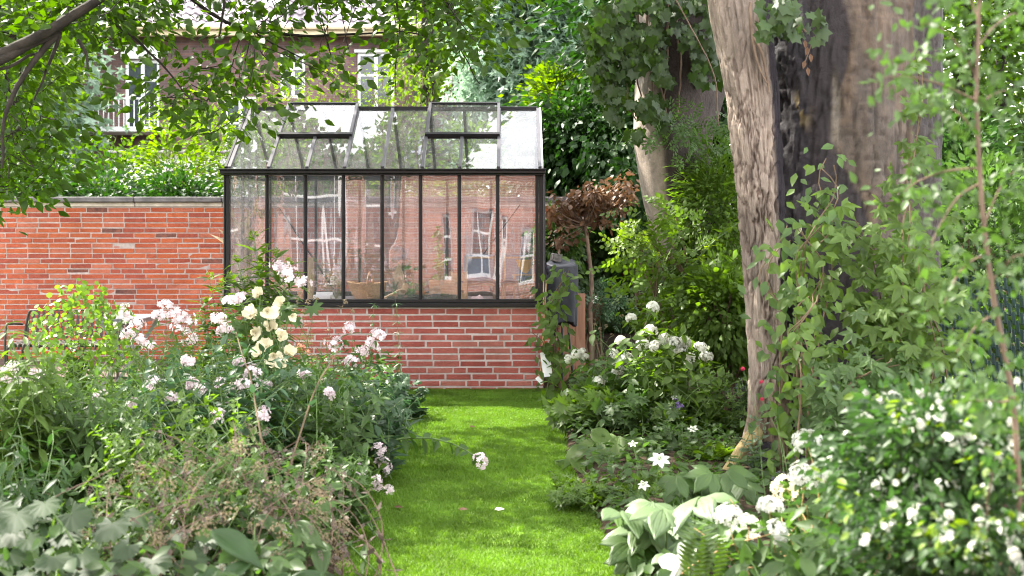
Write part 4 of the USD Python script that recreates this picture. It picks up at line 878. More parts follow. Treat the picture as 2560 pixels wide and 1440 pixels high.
poly = sg.Polygon([(1455, -40), (1450, 60), (1470, 160), (1500, 250), (1545, 320), (1590, 345), (1640, 330), (1685, 300), (1660, 240), (1680, 200), (1650, 130), (1690, 60), (1680, -40)]); poly2 = sg.Polygon([(1690, -40), (1690, 60), (1700, 130), (1740, 215), (1800, 215), (1815, 150), (1800, 60), (1790, -40)]); poly3 = sg.Polygon([(1600, 330), (1700, 330), (1790, 290), (1800, 330), (1750, 380), (1650, 385)])
import shapely
def pix_points(poly, n, r):
    x0, y0, x1, y1 = poly.bounds; X, Y = r.uniform(x0, x1, n * 4), r.uniform(y0, y1, n * 4); m = shapely.contains_xy(poly, X, Y); return np.stack([X[m], Y[m]], 1)[:n]
def ivy_leaves(poly, n, Yr, size, r, T=L_IVY):
    q = pix_points(poly, n, r); q = q[meshkit.fbm(np.stack([q[:, 0] / 45, q[:, 1] / 45, q[:, 0] * 0], 1), 3, 88) > .40]; n = len(q); P = np.array([at(a, b, y) for (a, b), y in zip(q, r.uniform(*Yr, n))])
    return leaves(T, P, unit(np.stack([r.normal(size=n) * .45, r.normal(size=n) * .25 - .2, -np.ones(n) * .9], 1)), unit(np.stack([r.normal(size=n) * .65, -np.ones(n), r.uniform(-.3, 1.0, n)], 1)), size * r.uniform(.3, 1.2, n) ** 1.0)
add_leaves(ivy, [ivy_leaves(poly, 1150, (8.8, 9.4), .078, r), ivy_leaves(poly, 500, (9.3, 9.6), .075, r), ivy_leaves(poly2, 340, (8.95, 9.45), .078, r)], 'leaf_ivy', 260)
obj('stem', join([tube(wander(np.array([at(1560 + 30 * i, -60, 9.3), at(1560 + 28 * i, 120, 9.2), at(1590 + 20 * i, 300, 9.2)]), .12, i, 14), np.linspace(.014, .005, 14), 5) for i in range(6)] + [tube(wander(np.array([at(1690, 0, 8.9), at(1745, 90, 8.85), at(1790, 200, 8.9), at(1800, 330, 9.0)]), .03, 77, 14), .006, 5)]), 'twig', ivy, smooth=True)
shrub('wisteria', 'spray of pinnate leaves just below the ivy coat', 'shrub', at(1725, 325, 9.0), (.17, .12, .08), 26, 6, .13, L_PINNATE, 'leaf_mid', 90, stems=0, base=(at(1725, 345, 8.9)[0], 9.3, 0), holes=.1, hang=.9, keep=30)

# ------------------------------------------------------------------ overhanging tree at the upper left
OV = thing('overhanging_tree', 'dark limbs with backlit green leaves overhanging the upper left of the garden', 'tree', (-5.6, 7.6, 0)); r = np.random.default_rng(101)
limb = []
def limb_px(pts, Y0, Y1, w0, w1, seed, wob=.06, n=18):
    p = np.array([at(a, b, Y0 + (Y1 - Y0) * i / (len(pts) - 1)) for i, (a, b) in enumerate(pts)]); q = wander(p, wob, seed, n); limb.append(tube(q, np.linspace(w0, w1, n), 8)); return q
q = [limb_px(*a) for a in [
    ([(-420, -160), (-60, 160), (60, 118), (130, 68), (200, 25), (262, -18), (420, -120)], 6.6, 6.95, .040, .026, 1, .05, 26), ([(-60, 175), (40, 135), (120, 98), (200, 30)], 6.6, 6.9, .028, .02, 2),
    ([(145, 78), (110, 120), (75, 165), (40, 225), (20, 300), (5, 420)], 6.85, 6.6, .022, .008, 3), ([(150, 80), (132, 130), (112, 190), (85, 250)], 6.85, 6.8, .014, .005, 4), ([(195, 100), (215, 130), (222, 172)], 6.9, 6.8, .012, .006, 5),
    ([(-60, 185), (30, 165), (90, 135)], 6.6, 6.8, .012, .008, 6), ([(555, -40), (555, 60), (548, 88)], 7.6, 7.4, .010, .007, 7), ([(420, -60), (520, 40), (640, 85), (820, 90), (1000, 70), (1130, 110)], 8.4, 8.8, .016, .005, 8),
    ([(990, -40), (1000, 60), (985, 160), (990, 240)], 8.2, 8.1, .008, .003, 9), ([(1110, 0), (1120, 60), (1160, 130), (1200, 210)], 8.2, 8.4, .009, .003, 10), ([(640, 80), (720, 130), (800, 170)], 8.0, 8.2, .008, .003, 11), ([(260, 30), (350, 110), (420, 180), (480, 250)], 7.8, 7.4, .012, .004, 12)]]
obj('limb', join(limb), 'bark_dark', OV, smooth=True)
obj('trunk', tube(wander(np.array([(-5.6, 7.6, -.1), (-5.5, 7.6, 2.2), (-5.1, 7.5, 4.4), (-4.6, 7.4, 7)]), .15, 3, 20), np.linspace(.26, .10, 20), 14), 'bark_dark', OV, smooth=True)
lower = np.array([(-80, 540), (0, 525), (60, 505), (110, 430), (200, 335), (300, 300), (360, 275), (430, 300), (520, 345), (570, 330), (640, 290), (700, 230), (800, 190), (900, 205), (960, 235), (1000, 225), (1060, 150), (1130, 160), (1190, 215), (1220, 110), (1235, 20), (1245, -120)])
n = 1800; X = r.uniform(-120, 1240, n); B = np.interp(X, lower[:, 0], lower[:, 1]); Yp = r.uniform(-160, 1, n) * 0 + (-150 + (B + 150) * r.uniform(0, 1, n)); Yd = r.uniform(6.9, 9.3, n)
pts = np.array([at(a, b, c) for a, b, c in zip(X, Yp, Yd)])
den = meshkit.fbm(np.stack([X / 95, Yp / 60, Yd * .8], 1), 4, 12); open_ = np.zeros(n)
for cx_, cy_, rx_, ry_ in ((355, 165, 75, 60), (200, 250, 95, 85), (270, 300, 70, 50), (860, 60, 130, 55), (470, 60, 75, 48), (930, 200, 65, 90), (740, 200, 60, 60), (1110, 235, 60, 60), (620, 20, 50, 30), (520, 130, 60, 40)):
    open_ = np.maximum(open_, np.exp(-(((X - cx_) / rx_) ** 2 + ((Yp - cy_) / ry_) ** 2) ** 2))
keepm = den > (.45 + .40 * open_ - .14 * (X < 150) + .10 * (X > 1010) + .05 * (Yp > .75 * B) * (X > 150)); pts = pts[keepm]
sets = [sprays(pts, 8, (.17, .17, .06), .088, L_OVATE, r, .62, .45)]
add_leaves(OV, sets, 'leaf_canopy', 240, rest='crown')
# twigs that carry those sprays
tws = []
for i in range(420):
    a = pts[r.integers(len(pts))]; dd = np.linalg.norm(pts - a, axis=1); b = pts[np.argsort(dd)[r.integers(1, 12)]]
    if np.linalg.norm(a - b) < .9: tws.append(tube(wander(np.array([a, b]), .05, i, 6), .0035, 4))
obj('twigs', join(tws), 'bark_dark', OV, kind='stuff')
# the rest of its crown, above the picture
C, U = blob_centres((-4.4, 7.2, 5.8), (4.8, 5.2, 2.4), 640, r, .2, .35, 14); C = C[(C[:, 2] > EYE + (HORIZON + 170) / F_PX * np.maximum(C[:, 1], .5)) & (C[:, 2] > 3.6)]
C2, U2 = blob_centres((-1.9, 12.4, 5.6), (2.3, 2.0, 1.3), 520, r, .1, .3, 24); C2 = C2[C2[:, 2] > EYE + (HORIZON + 60) / F_PX * C2[:, 1]]; C3, U3 = blob_centres((-1.55, 12.6, 6.0), (1.0, 1.8, 1.2), 480, r, .1, .3, 34); C = np.vstack([C, C2, C3[C3[:, 2] > EYE + (HORIZON + 60) / F_PX * C3[:, 1]]])
obj('upper_crown', merge(sprays(C, 28, (.32, .32, .16), .125, L_KITE, r, .75, .3, gaps=True)), 'leaf_canopy', OV)
def stem_leaves_(q, n, r, nm):
    k = r.integers(3, len(q), n); P = q[k] + r.normal(size=(n, 3)) * .015
    if nm == 'dried_grass': return leaves(L_NARROW, P, unit(np.stack([r.normal(size=n) * .3, r.normal(size=n) * .3, np.ones(n)], 1)), rnd_unit(r, n), r.uniform(.15, .3, n))
    return leaves(L_OVATE, P, unit(np.stack([r.normal(size=n), r.normal(size=n), -r.uniform(0, .7, n)], 1)), unit(r.normal(size=(n, 3)) * .4 + [0, -.4, 1]), r.uniform(.06, .12, n))
# ------------------------------------------------------------------ bench and table in front of the wall
BYY = 11.6; sb = BYY / F_PX
bx0, bx1 = (18 - CX) * sb, (322 - CX) * sb; bzt, bzs = EYE + (HORIZON - 778) * sb, EYE + (HORIZON - 852) * sb
bench = thing('garden_bench', 'dark metal slatted garden bench against the brick wall behind the pale honesty plant', 'bench', ((bx0 + bx1) / 2, BYY, 0))
n = 21; bb0, bb1 = (57 - CX) * sb, (312 - CX) * sb
for i in range(n):
    x = bb0 + .012 + (bb1 - bb0 - .024) * i / (n - 1); w = .0135
    v, f = join([bevel_box(x - w, x + w, BYY + .06, BYY + .066, bzs + .02, bzt - .012, .001)]); v[:, 1] += (v[:, 2] - bzs) * .22
    obj('back_slat', (v, f), 'bench_metal', bench)
    obj('seat_slat', join([bevel_box(x - w, x + w, BYY - .34, BYY + .05, bzs - .003, bzs + .003, .001), tube(bez((x, BYY - .34, bzs), (x, BYY - .375, bzs), (x, BYY - .375, bzs - .05), 5), .012, 6)]), 'bench_metal', bench)
tp = lambda x, z: np.array([x, BYY + .063 + (z - bzs) * .22, z])
obj('back_frame', join([tube(np.vstack([bez(tp(bb0 - .012, bzs - .02), tp(bb0 - .012, bzt), tp(bb0 + .03, bzt), 9), [tp(bb1 - .03, bzt)], bez(tp(bb1 - .03, bzt), tp(bb1 + .012, bzt), tp(bb1 + .012, bzs - .02), 9)[1:]]), .012, 8)]), 'bench_metal', bench, smooth=True)
obj('seat_frame', join([tube([(bb0 - .01, BYY - .33, bzs - .02), (bb1 + .01, BYY - .33, bzs - .02)], .011, 6), tube([(bb0 - .01, BYY + .04, bzs - .02), (bb1 + .01, BYY + .04, bzs - .02)], .011, 6)]), 'bench_metal', bench)
for x in (bb0 - .045, bb1 + .045):
    za = bzs + .19
    obj('armrest', join([tube(np.vstack([bez((x, BYY - .30, bzs - .25), (x, BYY - .32, za), (x, BYY - .25, za), 8), bez((x, BYY - .25, za), (x, BYY - .05, za - .012), tp(x, za - .03), 6)[1:]]), .012, 8)]), 'bench_metal', bench, smooth=True)
for x in (bb0 - .03, bb1 + .03):
    for y in (BYY - .30, BYY + .06): obj('leg', tube([(x, y, .012), (x, y, bzs - .02)], .013, 8), 'bench_metal', bench)
TY = 10.95; c = at(345, 790, TY)
tb = thing('garden_table', 'small grey metal table with crossed legs right of the bench', 'table', (c[0] + .1, TY, 0))
obj('table_top', join([bevel_box(c[0] - .30, c[0] + .14, TY - .28 + .057 * i, TY - .28 + .057 * i + .045, c[2] - .022, c[2], .004) for i in range(10)] + [bevel_box(c[0] - .29, c[0] + .13, TY - .29, TY + .30, c[2] - .045, c[2] - .0225, .004)]), 'table_metal', tb)
for s, y in ((1, TY - .22), (-1, TY - .19), (1, TY + .22), (-1, TY + .19)):
    obj('leg', beam((c[0] - .08 - .20 * s, y, .012), (c[0] - .08 + .20 * s, y, c[2] - .046), .032, .012, (0, 1, 0)), 'table_metal', tb)
# things lying on the left lawn
bp = at(272, 1045, 8.6); blue = thing('blue_board', 'tilted blue grey board with dark edge lying among the flower stems', 'board', bp)
v, f = bevel_box(-.19, .19, -.01, .01, -.13, .13, .004); Rm = trimesh.transformations.euler_matrix(-.75, .42, .15)[:3, :3]; obj('board', (v @ Rm.T + bp + [0, 0, -.02], f), 'blue_board', blue)
v, f = join([bevel_box(-.185 + .05 * i, -.150 + .05 * i, -.0125, -.0102, -.125 + .012 * (i % 3), -.085 + .014 * ((i * 2) % 3), .0005) for i in range(3)]); obj('dark_marks', (v @ Rm.T + bp + [0, 0, -.02], f), 'navy', blue)
yp = thing('yellow_tool', 'yellow tool handle lying behind the left border', 'tool', at(290, 1075, 8.2)); obj('handle', tube(np.array([at(250, 1082, 8.2), at(290, 1076, 8.2), at(325, 1069, 8.2)]), .014, 8), 'yellow_pipe', yp); obj('tip', tube(np.array([at(242, 1084, 8.2), at(249, 1082.3, 8.2)]), .017, 8), 'black_plastic', yp)
ty = at(16, 1088, 8.0); toy = thing('toy_cart', 'green plastic toy with red rimmed beige wheel on the left lawn', 'toy', (ty[0], 8.0, 0))
obj('body', bevel_box(ty[0] - .12, ty[0] + .07, 7.9, 8.12, .10, ty[2] + .10, .03), 'toy_green', toy, smooth=False)
def disc(cx_, cy_, cz_, ro, t, ri=0): 
    v, f = lathe([(max(ri, .0005), 0), (ro, 0), (ro, t), (max(ri, .0005), t), (max(ri, .0005), 0)], (0, 0, 0), 28); return np.stack([cx_ + v[:, 0], cy_ - v[:, 2], cz_ + v[:, 1]], 1), f
wl = obj('wheel', disc(ty[0] + .01, 7.89, ty[2] - .01, .060, .03), 'toy_beige', toy); obj('rim', disc(ty[0] + .01, 7.893, ty[2] - .01, .074, .02, .061), 'toy_red', wl); obj('handle', tube(np.array([(ty[0] - .05, 8.0, ty[2] + .09), (ty[0] + .02, 8.0, ty[2] + .19)]), .012, 8), 'toy_red', toy)
obj('wheel', disc(ty[0] - .10, 8.16, .075, .07, .03), 'black_plastic', toy)

# ------------------------------------------------------------------ barbecue corner
QY = 10.95; q0, q1 = at(1364, 0, QY)[0] + .004, at(1445, 0, QY)[0]; qc = (q0 + q1) / 2; qr = (q1 - q0) / 2; zt_, zb_ = at(0, 655, QY)[2], at(0, 808, QY)[2]
bq = thing('covered_barbecue', 'barbecue under a dark blue grey weather cover beside the greenhouse', 'barbecue', (qc, QY, 0)); r = np.random.default_rng(3)
th = np.linspace(0, 2 * np.pi, 64, endpoint=False); prof = [(.02, zt_ + .006), (.5, zt_ + .004), (.90, zt_), (.985, zt_ - .012), (1.0, zt_ - .04), (1.0, zt_ - .2), (.97, zt_ - .36), (.93, zt_ - .48), (.90, zb_), (.84, zb_ - .008), (.80, zb_ + .05)]
prof = [(np.interp(t, np.arange(len(prof)), [p[0] for p in prof]), np.interp(t, np.arange(len(prof)), [p[1] for p in prof])) for t in np.linspace(0, len(prof) - 1, 61)]
v, f = lathe([(a * qr, b) for a, b in prof], (0, 0, 0), 64); a = np.arctan2(v[:, 1], v[:, 0]); down = np.clip((zt_ - .03 - v[:, 2]) / .5, 0, 1)
k = 1 + down * (.055 * np.sin(7 * a + 2 * v[:, 2]) + .14 * (meshkit.fbm(np.stack([np.cos(a) * 3, np.sin(a) * 3, v[:, 2] * 5], 1), 4, 2) - .5)); v[:, :2] *= k[:, None]; v[:, 2] += (v[:, 2] > zt_ - .02) * (.02 * (meshkit.fbm(v * 14, 3, 7) - .5)) - down ** 3 * .03 * np.sin(a * 2 + 1)
v[:, 2] += .035 * (v[:, 1] / qr) * np.clip((v[:, 2] - (zt_ - .16)) / .16, 0, 1)
obj('cover', (v + [qc, QY, 0], f), 'cover_cloth', bq, smooth=True)
obj('kettle', lathe([(.03, zb_ - .02), (qr * .6, zb_ + .02), (qr * .72, zb_ + .2), (qr * .72, zb_ + .3)], (qc, QY, 0), 24), 'black_plastic', bq, smooth=True)
for i in range(3): aa = .5 + i * 2.09; obj('leg', tube([(qc + .06 * math.cos(aa), QY + .06 * math.sin(aa), zb_ + .05), (qc + .13 * math.cos(aa), QY + .13 * math.sin(aa), .0)], .011, 8), 'black_plastic', bq)
sc = at(1390, 640, QY); v, f = bevel_box(-.046, .046, -.04, .04, -.035, .035, .006); v = v + (meshkit.fbm(v * 30, 3, 2)[:, None] - .5) * .02; Rm = trimesh.transformations.euler_matrix(.1, .13, .3)[:3, :3]
ob = obj('stone', (v @ Rm.T + [sc[0], QY, zt_ + .040], f), 'stone'); tag(ob, 'rough grey brick piece weighing down the barbecue cover', 'stone')
BD = 11.2; b0, b1 = at(1398, 0, BD)[0], at(1463, 0, BD)[0]; bt = at(0, 735, BD)[2]
obb = thing('wooden_board', 'upright reddish timber board behind the covered barbecue', 'board', ((b0 + b1) / 2, BD, 0)); obj('plank', bevel_box(b0, (b0 + b1) / 2 + .03, BD, BD + .022, -.02, bt, .003), 'board_wood', obb); obj('plank', bevel_box((b0 + b1) / 2 + .031, b1, BD + .001, BD + .023, -.02, bt + .004, .003), 'board_wood', obb)
TYY = 10.62
def card(name, lab, cx_, cy_, w, h, rot, y):
    c = at(cx_, cy_, y); v, f = bevel_box(-w / 2, w / 2, -.003, .003, -h / 2, h / 2, .001); Rm = trimesh.transformations.euler_matrix(-.12, rot, .1)[:3, :3]; tag(obj(name, (v @ Rm.T + c, f), 'white_card'), lab, 'plant label')
card('plant_label', 'larger white plant label leaning on the canes at the corner of the brick base', 1366, 911, .088, .225, -.13, TYY)
card('plant_label', 'small white tag in the grass at the corner of the brick base', 1349, 951, .036, .078, -.75, TYY - .05)
cn = thing('bamboo_canes', 'thin bamboo canes at the corner of the greenhouse base', 'canes', at(1358, 960, 10.66)); 
for a, b in (((1357, 962), (1359, 690)), ((1350, 955), (1366, 700)), ((1344, 962), (1362, 870))): p, q = at(*a, 10.66), at(*b, 10.70); p[2] = max(p[2], .0); obj('cane', tube([p, q], .0055, 7), 'cane', cn)

# ------------------------------------------------------------------ inside the greenhouse
SH = ZS + .021
def item(name, label, cat, px, Y=11.1): return thing(name, label, cat, ((px - CX) / F_PX * Y, Y, SH))
Y = 11.15; k_ = Y / F_PX; X = lambda p: (p - CX) * k_; Zp = lambda p: EYE + (HORIZON - p) * k_
zoff = SH - Zp(758)                                  # everything on the shelf stands on it
zp = lambda p: Zp(p) + zoff
t = item('wicker_basket', 'oval wicker basket with hoop handle on the greenhouse shelf', 'basket', 915, 11.2); cx_ = X(918)
v, f = lathe([(.02, .005), (.62, .0), (.82, .35), (1.0, .95), (1.03, 1.0), (.97, .98), (.78, .36), (.6, .06), (.02, .05)], (0, 0, 0), 60); v = v * [.185, .12, .165]; v[:, 2] += .020 * (v[:, 0] / .185) ** 2; v[:, :2] *= (1 + .03 * np.sin(np.arctan2(v[:, 1], v[:, 0]) * 30))[:, None]
obj('bowl', (v + [cx_, 11.2, SH + .01], f), 'wicker', t, smooth=True)
obj('rim', tube(np.array([(cx_ + .19 * math.cos(a), 11.2 + .123 * math.sin(a), SH + .178 + .02 * math.cos(a) ** 2) for a in np.linspace(0, 2 * np.pi, 40)]), .008, 6, cap=False), 'wicker', t, smooth=True)
obj('hoop_handle', tube(np.array([(cx_ + .02 + .012 * math.cos(a), 11.2 + .12 * math.cos(a), SH + .16 + .13 * math.sin(a)) for a in np.linspace(0, np.pi, 20)]), .007, 6), 'wicker', t, smooth=True)
def crate(label, x0, x1, y, z0, z1, d=.2):
    t = thing('wooden_crate', label, 'crate', ((x0 + x1) / 2, y, z0)); h = z1 - z0
    for i in range(3):
        a, b = z0 + h * (.02 + .34 * i), z0 + h * (.27 + .34 * i)
        obj('slat', bevel_box(x0, x1, y, y + .008, a, b, .001), 'pine_wood', t); obj('slat', bevel_box(x0, x1, y + d, y + d + .008, a, b, .001), 'pine_wood', t)
    for x in (x0, x1 - .008): obj('end_panel', bevel_box(x, x + .008, y + .009, y + d - .001, z0, z1, .001), 'pine_wood', t)
    for x in (x0 + .009, x1 - .035): obj('corner_post', bevel_box(x, x + .026, y + .009, y + .032, z0, z1 + .004, .001), 'pine_wood', t)
    obj('bottom', bevel_box(x0 + .009, x1 - .009, y + .033, y + d - .002, z0, z0 + .008, .001), 'pine_wood', t)
crate('slatted pine crate in front on the black seed tray', X(1075), X(1146), 11.06, zp(735), zp(702))
crate('second pine crate standing further back in the greenhouse', X(1118), X(1165), 11.45, SH + .002, zp(690) + .02, .22)
t = item('seed_tray', 'long black seed tray along the greenhouse shelf', 'tray', 1055); x0, x1, za, zb2 = X(972), X(1142), SH + .001, zp(740)
obj('wall', join([bevel_box(x0, x1, 10.98, 10.99, za, zb2, .002), bevel_box(x0, x1, 11.30, 11.31, za, zb2, .002), bevel_box(x0, x0 + .01, 10.991, 11.299, za, zb2, .002), bevel_box(x1 - .01, x1, 10.991, 11.299, za, zb2, .002)]), 'black_plastic', t)
obj('potting_soil', grid_sheet(x0 + .011, x1 - .011, 10.992, 11.298, 30, 14, lambda X_, Y_: za + (zb2 - za) * .8 + .015 * (meshkit.fbm(np.stack([X_ * 40, Y_ * 40, X_ * 0], -1), 3, 4) - .5)), 'soil', t)
t = item('timber_plank', 'short pine plank lying on the shelf left of the seed tray', 'plank', 900); obj('plank', bevel_box(X(838), X(968), 10.96, 11.0, SH + .001, SH + .042, .003), 'pine_wood', t)
t = item('wooden_mallet', 'wooden mallet leaning across the seed tray', 'mallet', 985, 10.95); p, q = at(958, 748, 10.95), at(1008, 722, 10.95); p[2] += zoff; q[2] += zoff; p[2] = max(p[2], SH + .01); obj('handle', tube([p, q], .009, 8), 'pine_wood', t); obj('head', tube([q + [.005, -.02, -.03], q + [.02, .03, .03]], .030, 12), 'pine_wood', t)
t = item('paper_bag', 'brown kraft paper bag with pointed top on the shelf', 'bag', 998, 11.35); Yb = 11.38; b = lambda p, z, y: ((p - CX) / F_PX * Yb, y, EYE + (HORIZON - z) / F_PX * Yb)
v = np.array([b(981, 742, Yb - .04), b(1012, 742, Yb - .04), b(1012, 742, Yb + .04), b(981, 742, Yb + .04), b(984, 690, Yb - .03), b(1010, 690, Yb - .03), b(1010, 690, Yb + .03), b(984, 690, Yb + .03), b(996, 655, Yb)]); v[:4, 2] = SH + .001
obj('bag', (v, np.array([[0, 1, 5], [0, 5, 4], [1, 2, 6], [1, 6, 5], [2, 3, 7], [2, 7, 6], [3, 0, 4], [3, 4, 7], [4, 5, 8], [5, 6, 8], [6, 7, 8], [7, 4, 8]])), 'kraft', t)
t = item('spiky_plant', 'spiky pale green pot plant beside the paper bag', 'plant', 985, 11.2); c = np.array([X(984), 11.22, SH]); r = np.random.default_rng(2)
obj('pot', lathe([(.03, .001), (.036, .07), (.040, .07), (.040, .085), (.034, .085), (.03, .07)], c, 18), 'terracotta', t)
obj('foliage', join([tube(bez(c + [0, 0, .08], c + [r.normal() * .02, r.normal() * .02, .16], c + [r.normal() * .05, r.normal() * .04, r.uniform(.15, .26) + (.10 if i == 0 else 0)], 6), np.linspace(.006, .0015, 6), 5) for i in range(14)]), 'leaf_grey', t)
t = item('cardboard_tube', 'upright beige cardboard tube behind the third pane', 'tube', 776, 11.3); obj('tube', lathe([(.030, 0), (.030, .43), (.026, .43), (.026, .01)], ((776 - CX) / F_PX * 11.3, 11.3, SH + .001), 24), 'kraft', t, smooth=30 if False else True)
t = item('paper_box', 'white open cardboard box on the shelf behind the third pane', 'box', 812); obj('box', join([bevel_box(X(788), X(830), 11.05, 11.054, SH + .001, zp(738), .001), bevel_box(X(788), X(830), 11.2, 11.204, SH + .001, zp(732), .001), bevel_box(X(788), X(788) + .004, 11.055, 11.199, SH + .001, zp(738), .001), bevel_box(X(830) - .004, X(830), 11.055, 11.199, SH + .001, zp(738), .001)]), 'white_card', t); obj('flap', beam((X(830), 11.12, zp(738)), (X(838), 11.12, zp(752)), .14, .003, (1, 0, .5)), 'white_card', t)
for i, (p, h, lab) in enumerate([(1046, .10, 'taller terracotta pot left of the front pine crate'), (1062, .075, 'smaller terracotta pot touching the front pine crate'), (745, .09, 'terracotta pot at the left end of the greenhouse shelf')]):
    t = thing('terracotta_pot', lab, 'pot', (X(p), 11.38, SH)); obj('pot', lathe([(.001, .001), (.034, .001), (.046, h * .8), (.051, h * .8), (.051, h), (.043, h), (.036, h * .3), (.001, h * .3)], (X(p), 11.38, SH), 24), 'terracotta', t)
t = item('dried_bouquet', 'dried flower heads in a glass jar behind the fourth pane', 'bouquet', 835, 11.25); c = np.array([X(835), 11.28, SH]); r = np.random.default_rng(8); tips = c + np.stack([r.normal(size=26) * .05, r.normal(size=26) * .04, r.uniform(.14, .27, 26)], 1)
obj('stem', join([tube([c + [0, 0, .02], e], .002, 4) for e in tips]), 'stem_brown', t); obj('flower_head', merge(leaves(FL5, np.repeat(tips, 8, 0) + r.normal(size=(208, 3)) * .012, rnd_unit(r, 208), rnd_unit(r, 208), .010)), 'leaf_tan', t); obj('jar', lathe([(.001, .001), (.038, .001), (.038, .10), (.032, .115), (.032, .125)], c, 20), 'wall_glass', t, smooth=True)
t = item('pink_cap', 'pale pink cloth cap lying on the shelf behind the seventh pane', 'cap', 1198, 10.98); c = np.array([(1194 - CX) / F_PX * 10.98, 11.0, SH]); v, f = lathe([(1, 0), (.98, .3), (.86, .62), (.6, .88), (.3, .98), (.01, 1.0)], (0, 0, 0), 28); v = v * [.076, .085, .072]; v[:, 2] += .010 * np.sin(v[:, 0] * 80) * (v[:, 2] > .01); obj('crown', (v + c + [0, 0, .002], f), 'cap_pink', t, smooth=True)
v, f = grid_sheet(-.05, .05, -.06, .06, 9, 9, lambda a, b: .030 + .35 * a - 3.5 * b * b); obj('brim', join([(v + c + [.085, 0, 0], f), (v + c + [.085, 0, -.004], f)]), 'kraft', t, smooth=True)
def deck_chair(label, px, Yc, seed):
    c = np.array([(px - CX) / F_PX * Yc, Yc, 0]); t = thing('folding_chair', label, 'chair', c); r = np.random.default_rng(seed); zs_, zt2 = EYE + (HORIZON - 702) / F_PX * Yc, EYE + (HORIZON - 640) / F_PX * Yc
    for s in (-1, 1):
        obj('leg', beam(c + [s * .14, -.22, .0], c + [s * .14, .16, zt2], .022, .026), 'dark_wood' if seed % 2 else 'pine_wood', t); obj('leg', beam(c + [s * .165, .24, .0], c + [s * .165, -.16, zs_ - .02], .022, .026), 'dark_wood' if seed % 2 else 'pine_wood', t)
    v, f = grid_sheet(-.17, .17, 0, 1, 14, 18, lambda a, b: b * 0); u = v[:, 1]; y = np.interp(u, [0, .45, .55, 1], [-.24, .12, .16, .20]); z = np.interp(u, [0, .45, .55, 1], [zs_ + .01, zs_ - .015, zs_ + .03, zt2 + .01]); w = .014 * (meshkit.fbm(v * [9, 9, 1] + seed, 3, seed) - .5)
    top = np.stack([v[:, 0] * (1 + .06 * np.sin(u * 9)), y + w, z + w - .02 * (np.abs(v[:, 0]) > .15)], 1) + c; obj('cloth', join([(top, f), (top + [0, -.012, -.012], f)]), 'chair_cloth', t, smooth=True); obj('crossbar', join([beam(c + [-.15, -.2, zs_ - .03], c + [.15, -.2, zs_ - .03], .02, .02), beam(c + [-.15, .19, zt2 - .02], c + [.15, .19, zt2 - .02], .02, .02)]), 'pine_wood', t)
deck_chair('folding chair with grey cloth behind the seventh pane', 1200, 11.75, 1)
deck_chair('folding chair with grey cloth behind the last pane at the right', 1296, 11.95, 2)
c = np.array([(1312 - CX) / F_PX * 12.2, 12.2, 0]); t = thing('plant_stand', 'low wooden stand in the right corner of the greenhouse', 'stand', c); zt3 = EYE + (HORIZON - 684) / F_PX * 12.2
obj('top', bevel_box(c[0] - .13, c[0] + .12, 12.08, 12.34, zt3 - .02, zt3, .003), 'pine_wood', t)
for sx_ in (-.11, .10):
    for sy_ in (-.10, .12): obj('leg', bevel_box(c[0] + sx_ - .012, c[0] + sx_ + .012, 12.2 + sy_ - .012, 12.2 + sy_ + .012, 0, zt3 - .021, .002), 'pine_wood', t)
t = thing('yellow_tub', 'yellow plastic tub on the stand behind the last pane', 'tub', (c[0], 12.2, zt3)); obj('tub', lathe([(.001, .001), (.092, .001), (.115, .135), (.124, .137), (.124, .150), (.108, .150), (.088, .012), (.001, .012)], (c[0], 12.2, zt3), 32), 'tub_yellow', t, smooth=False)
t = item('pot_plant', 'small dark leaved pot plant in the right corner behind the last pane', 'plant', 1310, 11.1); c = np.array([(1312 - CX) / F_PX * 11.05, 11.05, SH]); r = np.random.default_rng(4); obj('pot', lathe([(.001, .001), (.03, .001), (.04, .06), (.044, .06), (.044, .075), (.036, .075), (.001, .06)], c, 20), 'terracotta', t); N = 70; P = c + [0, 0, .14] + r.normal(size=(N, 3)) * [.05, .04, .045]; obj('foliage', merge(leaves(L_OVATE, P, unit(P - c - [0, 0, .08]), (0, -.5, 1), r.uniform(.025, .05, N))), 'leaf_dark', t); obj('stem', join([tube([c + [0, 0, .05], p], .002, 4) for p in P[:12]]), 'stem_green', t)

r = np.random.default_rng(61)
for p_, y_, top_, n_, lm, nm, lab in [(1105, 12.1, 565, 130, 'leaf_fresh', 'tomato_plant', 'tall green potted plant added for the greenery mirrored in the sixth pane'), (1040, 12.3, 640, 60, 'leaf_mid', 'tomato_plant', 'smaller green plant in a pot behind the fifth pane'), (612, 11.6, 520, 90, 'leaf_tan', 'dried_grass', 'bundle of tall dried grass in the left corner of the greenhouse')]:  # the tallest green plant stands in for greenery mirrored in the pane
    c = np.array([(p_ - CX) / F_PX * y_, y_, 0.0]); zt4 = EYE + (HORIZON - top_) / F_PX * y_; t = thing(nm, lab, 'plant', c); obj('pot', lathe([(.001, .0), (.10, .0), (.13, .24), (.14, .24), (.14, .27), (.12, .27), (.11, .22), (.001, .22)], c, 24), 'black_plastic', t); st = []; LL = []
    for i in range(7): e = c + [r.normal() * .09, r.normal() * .07, zt4 * r.uniform(.75, 1.0)]; q = wander(bez(c + [0, 0, .22], c + [r.normal() * .03, 0, zt4 * .6], e, 8), .04, i, 12); st.append(tube(q, np.linspace(.006, .002, 12), 5)); LL.append(stem_leaves_(q, n_ // 7, r, nm))
    obj('stem', join(st), 'stem_green' if lm != 'leaf_tan' else 'cane', t); obj('foliage', join([merge(x) for x in LL]), lm, t)
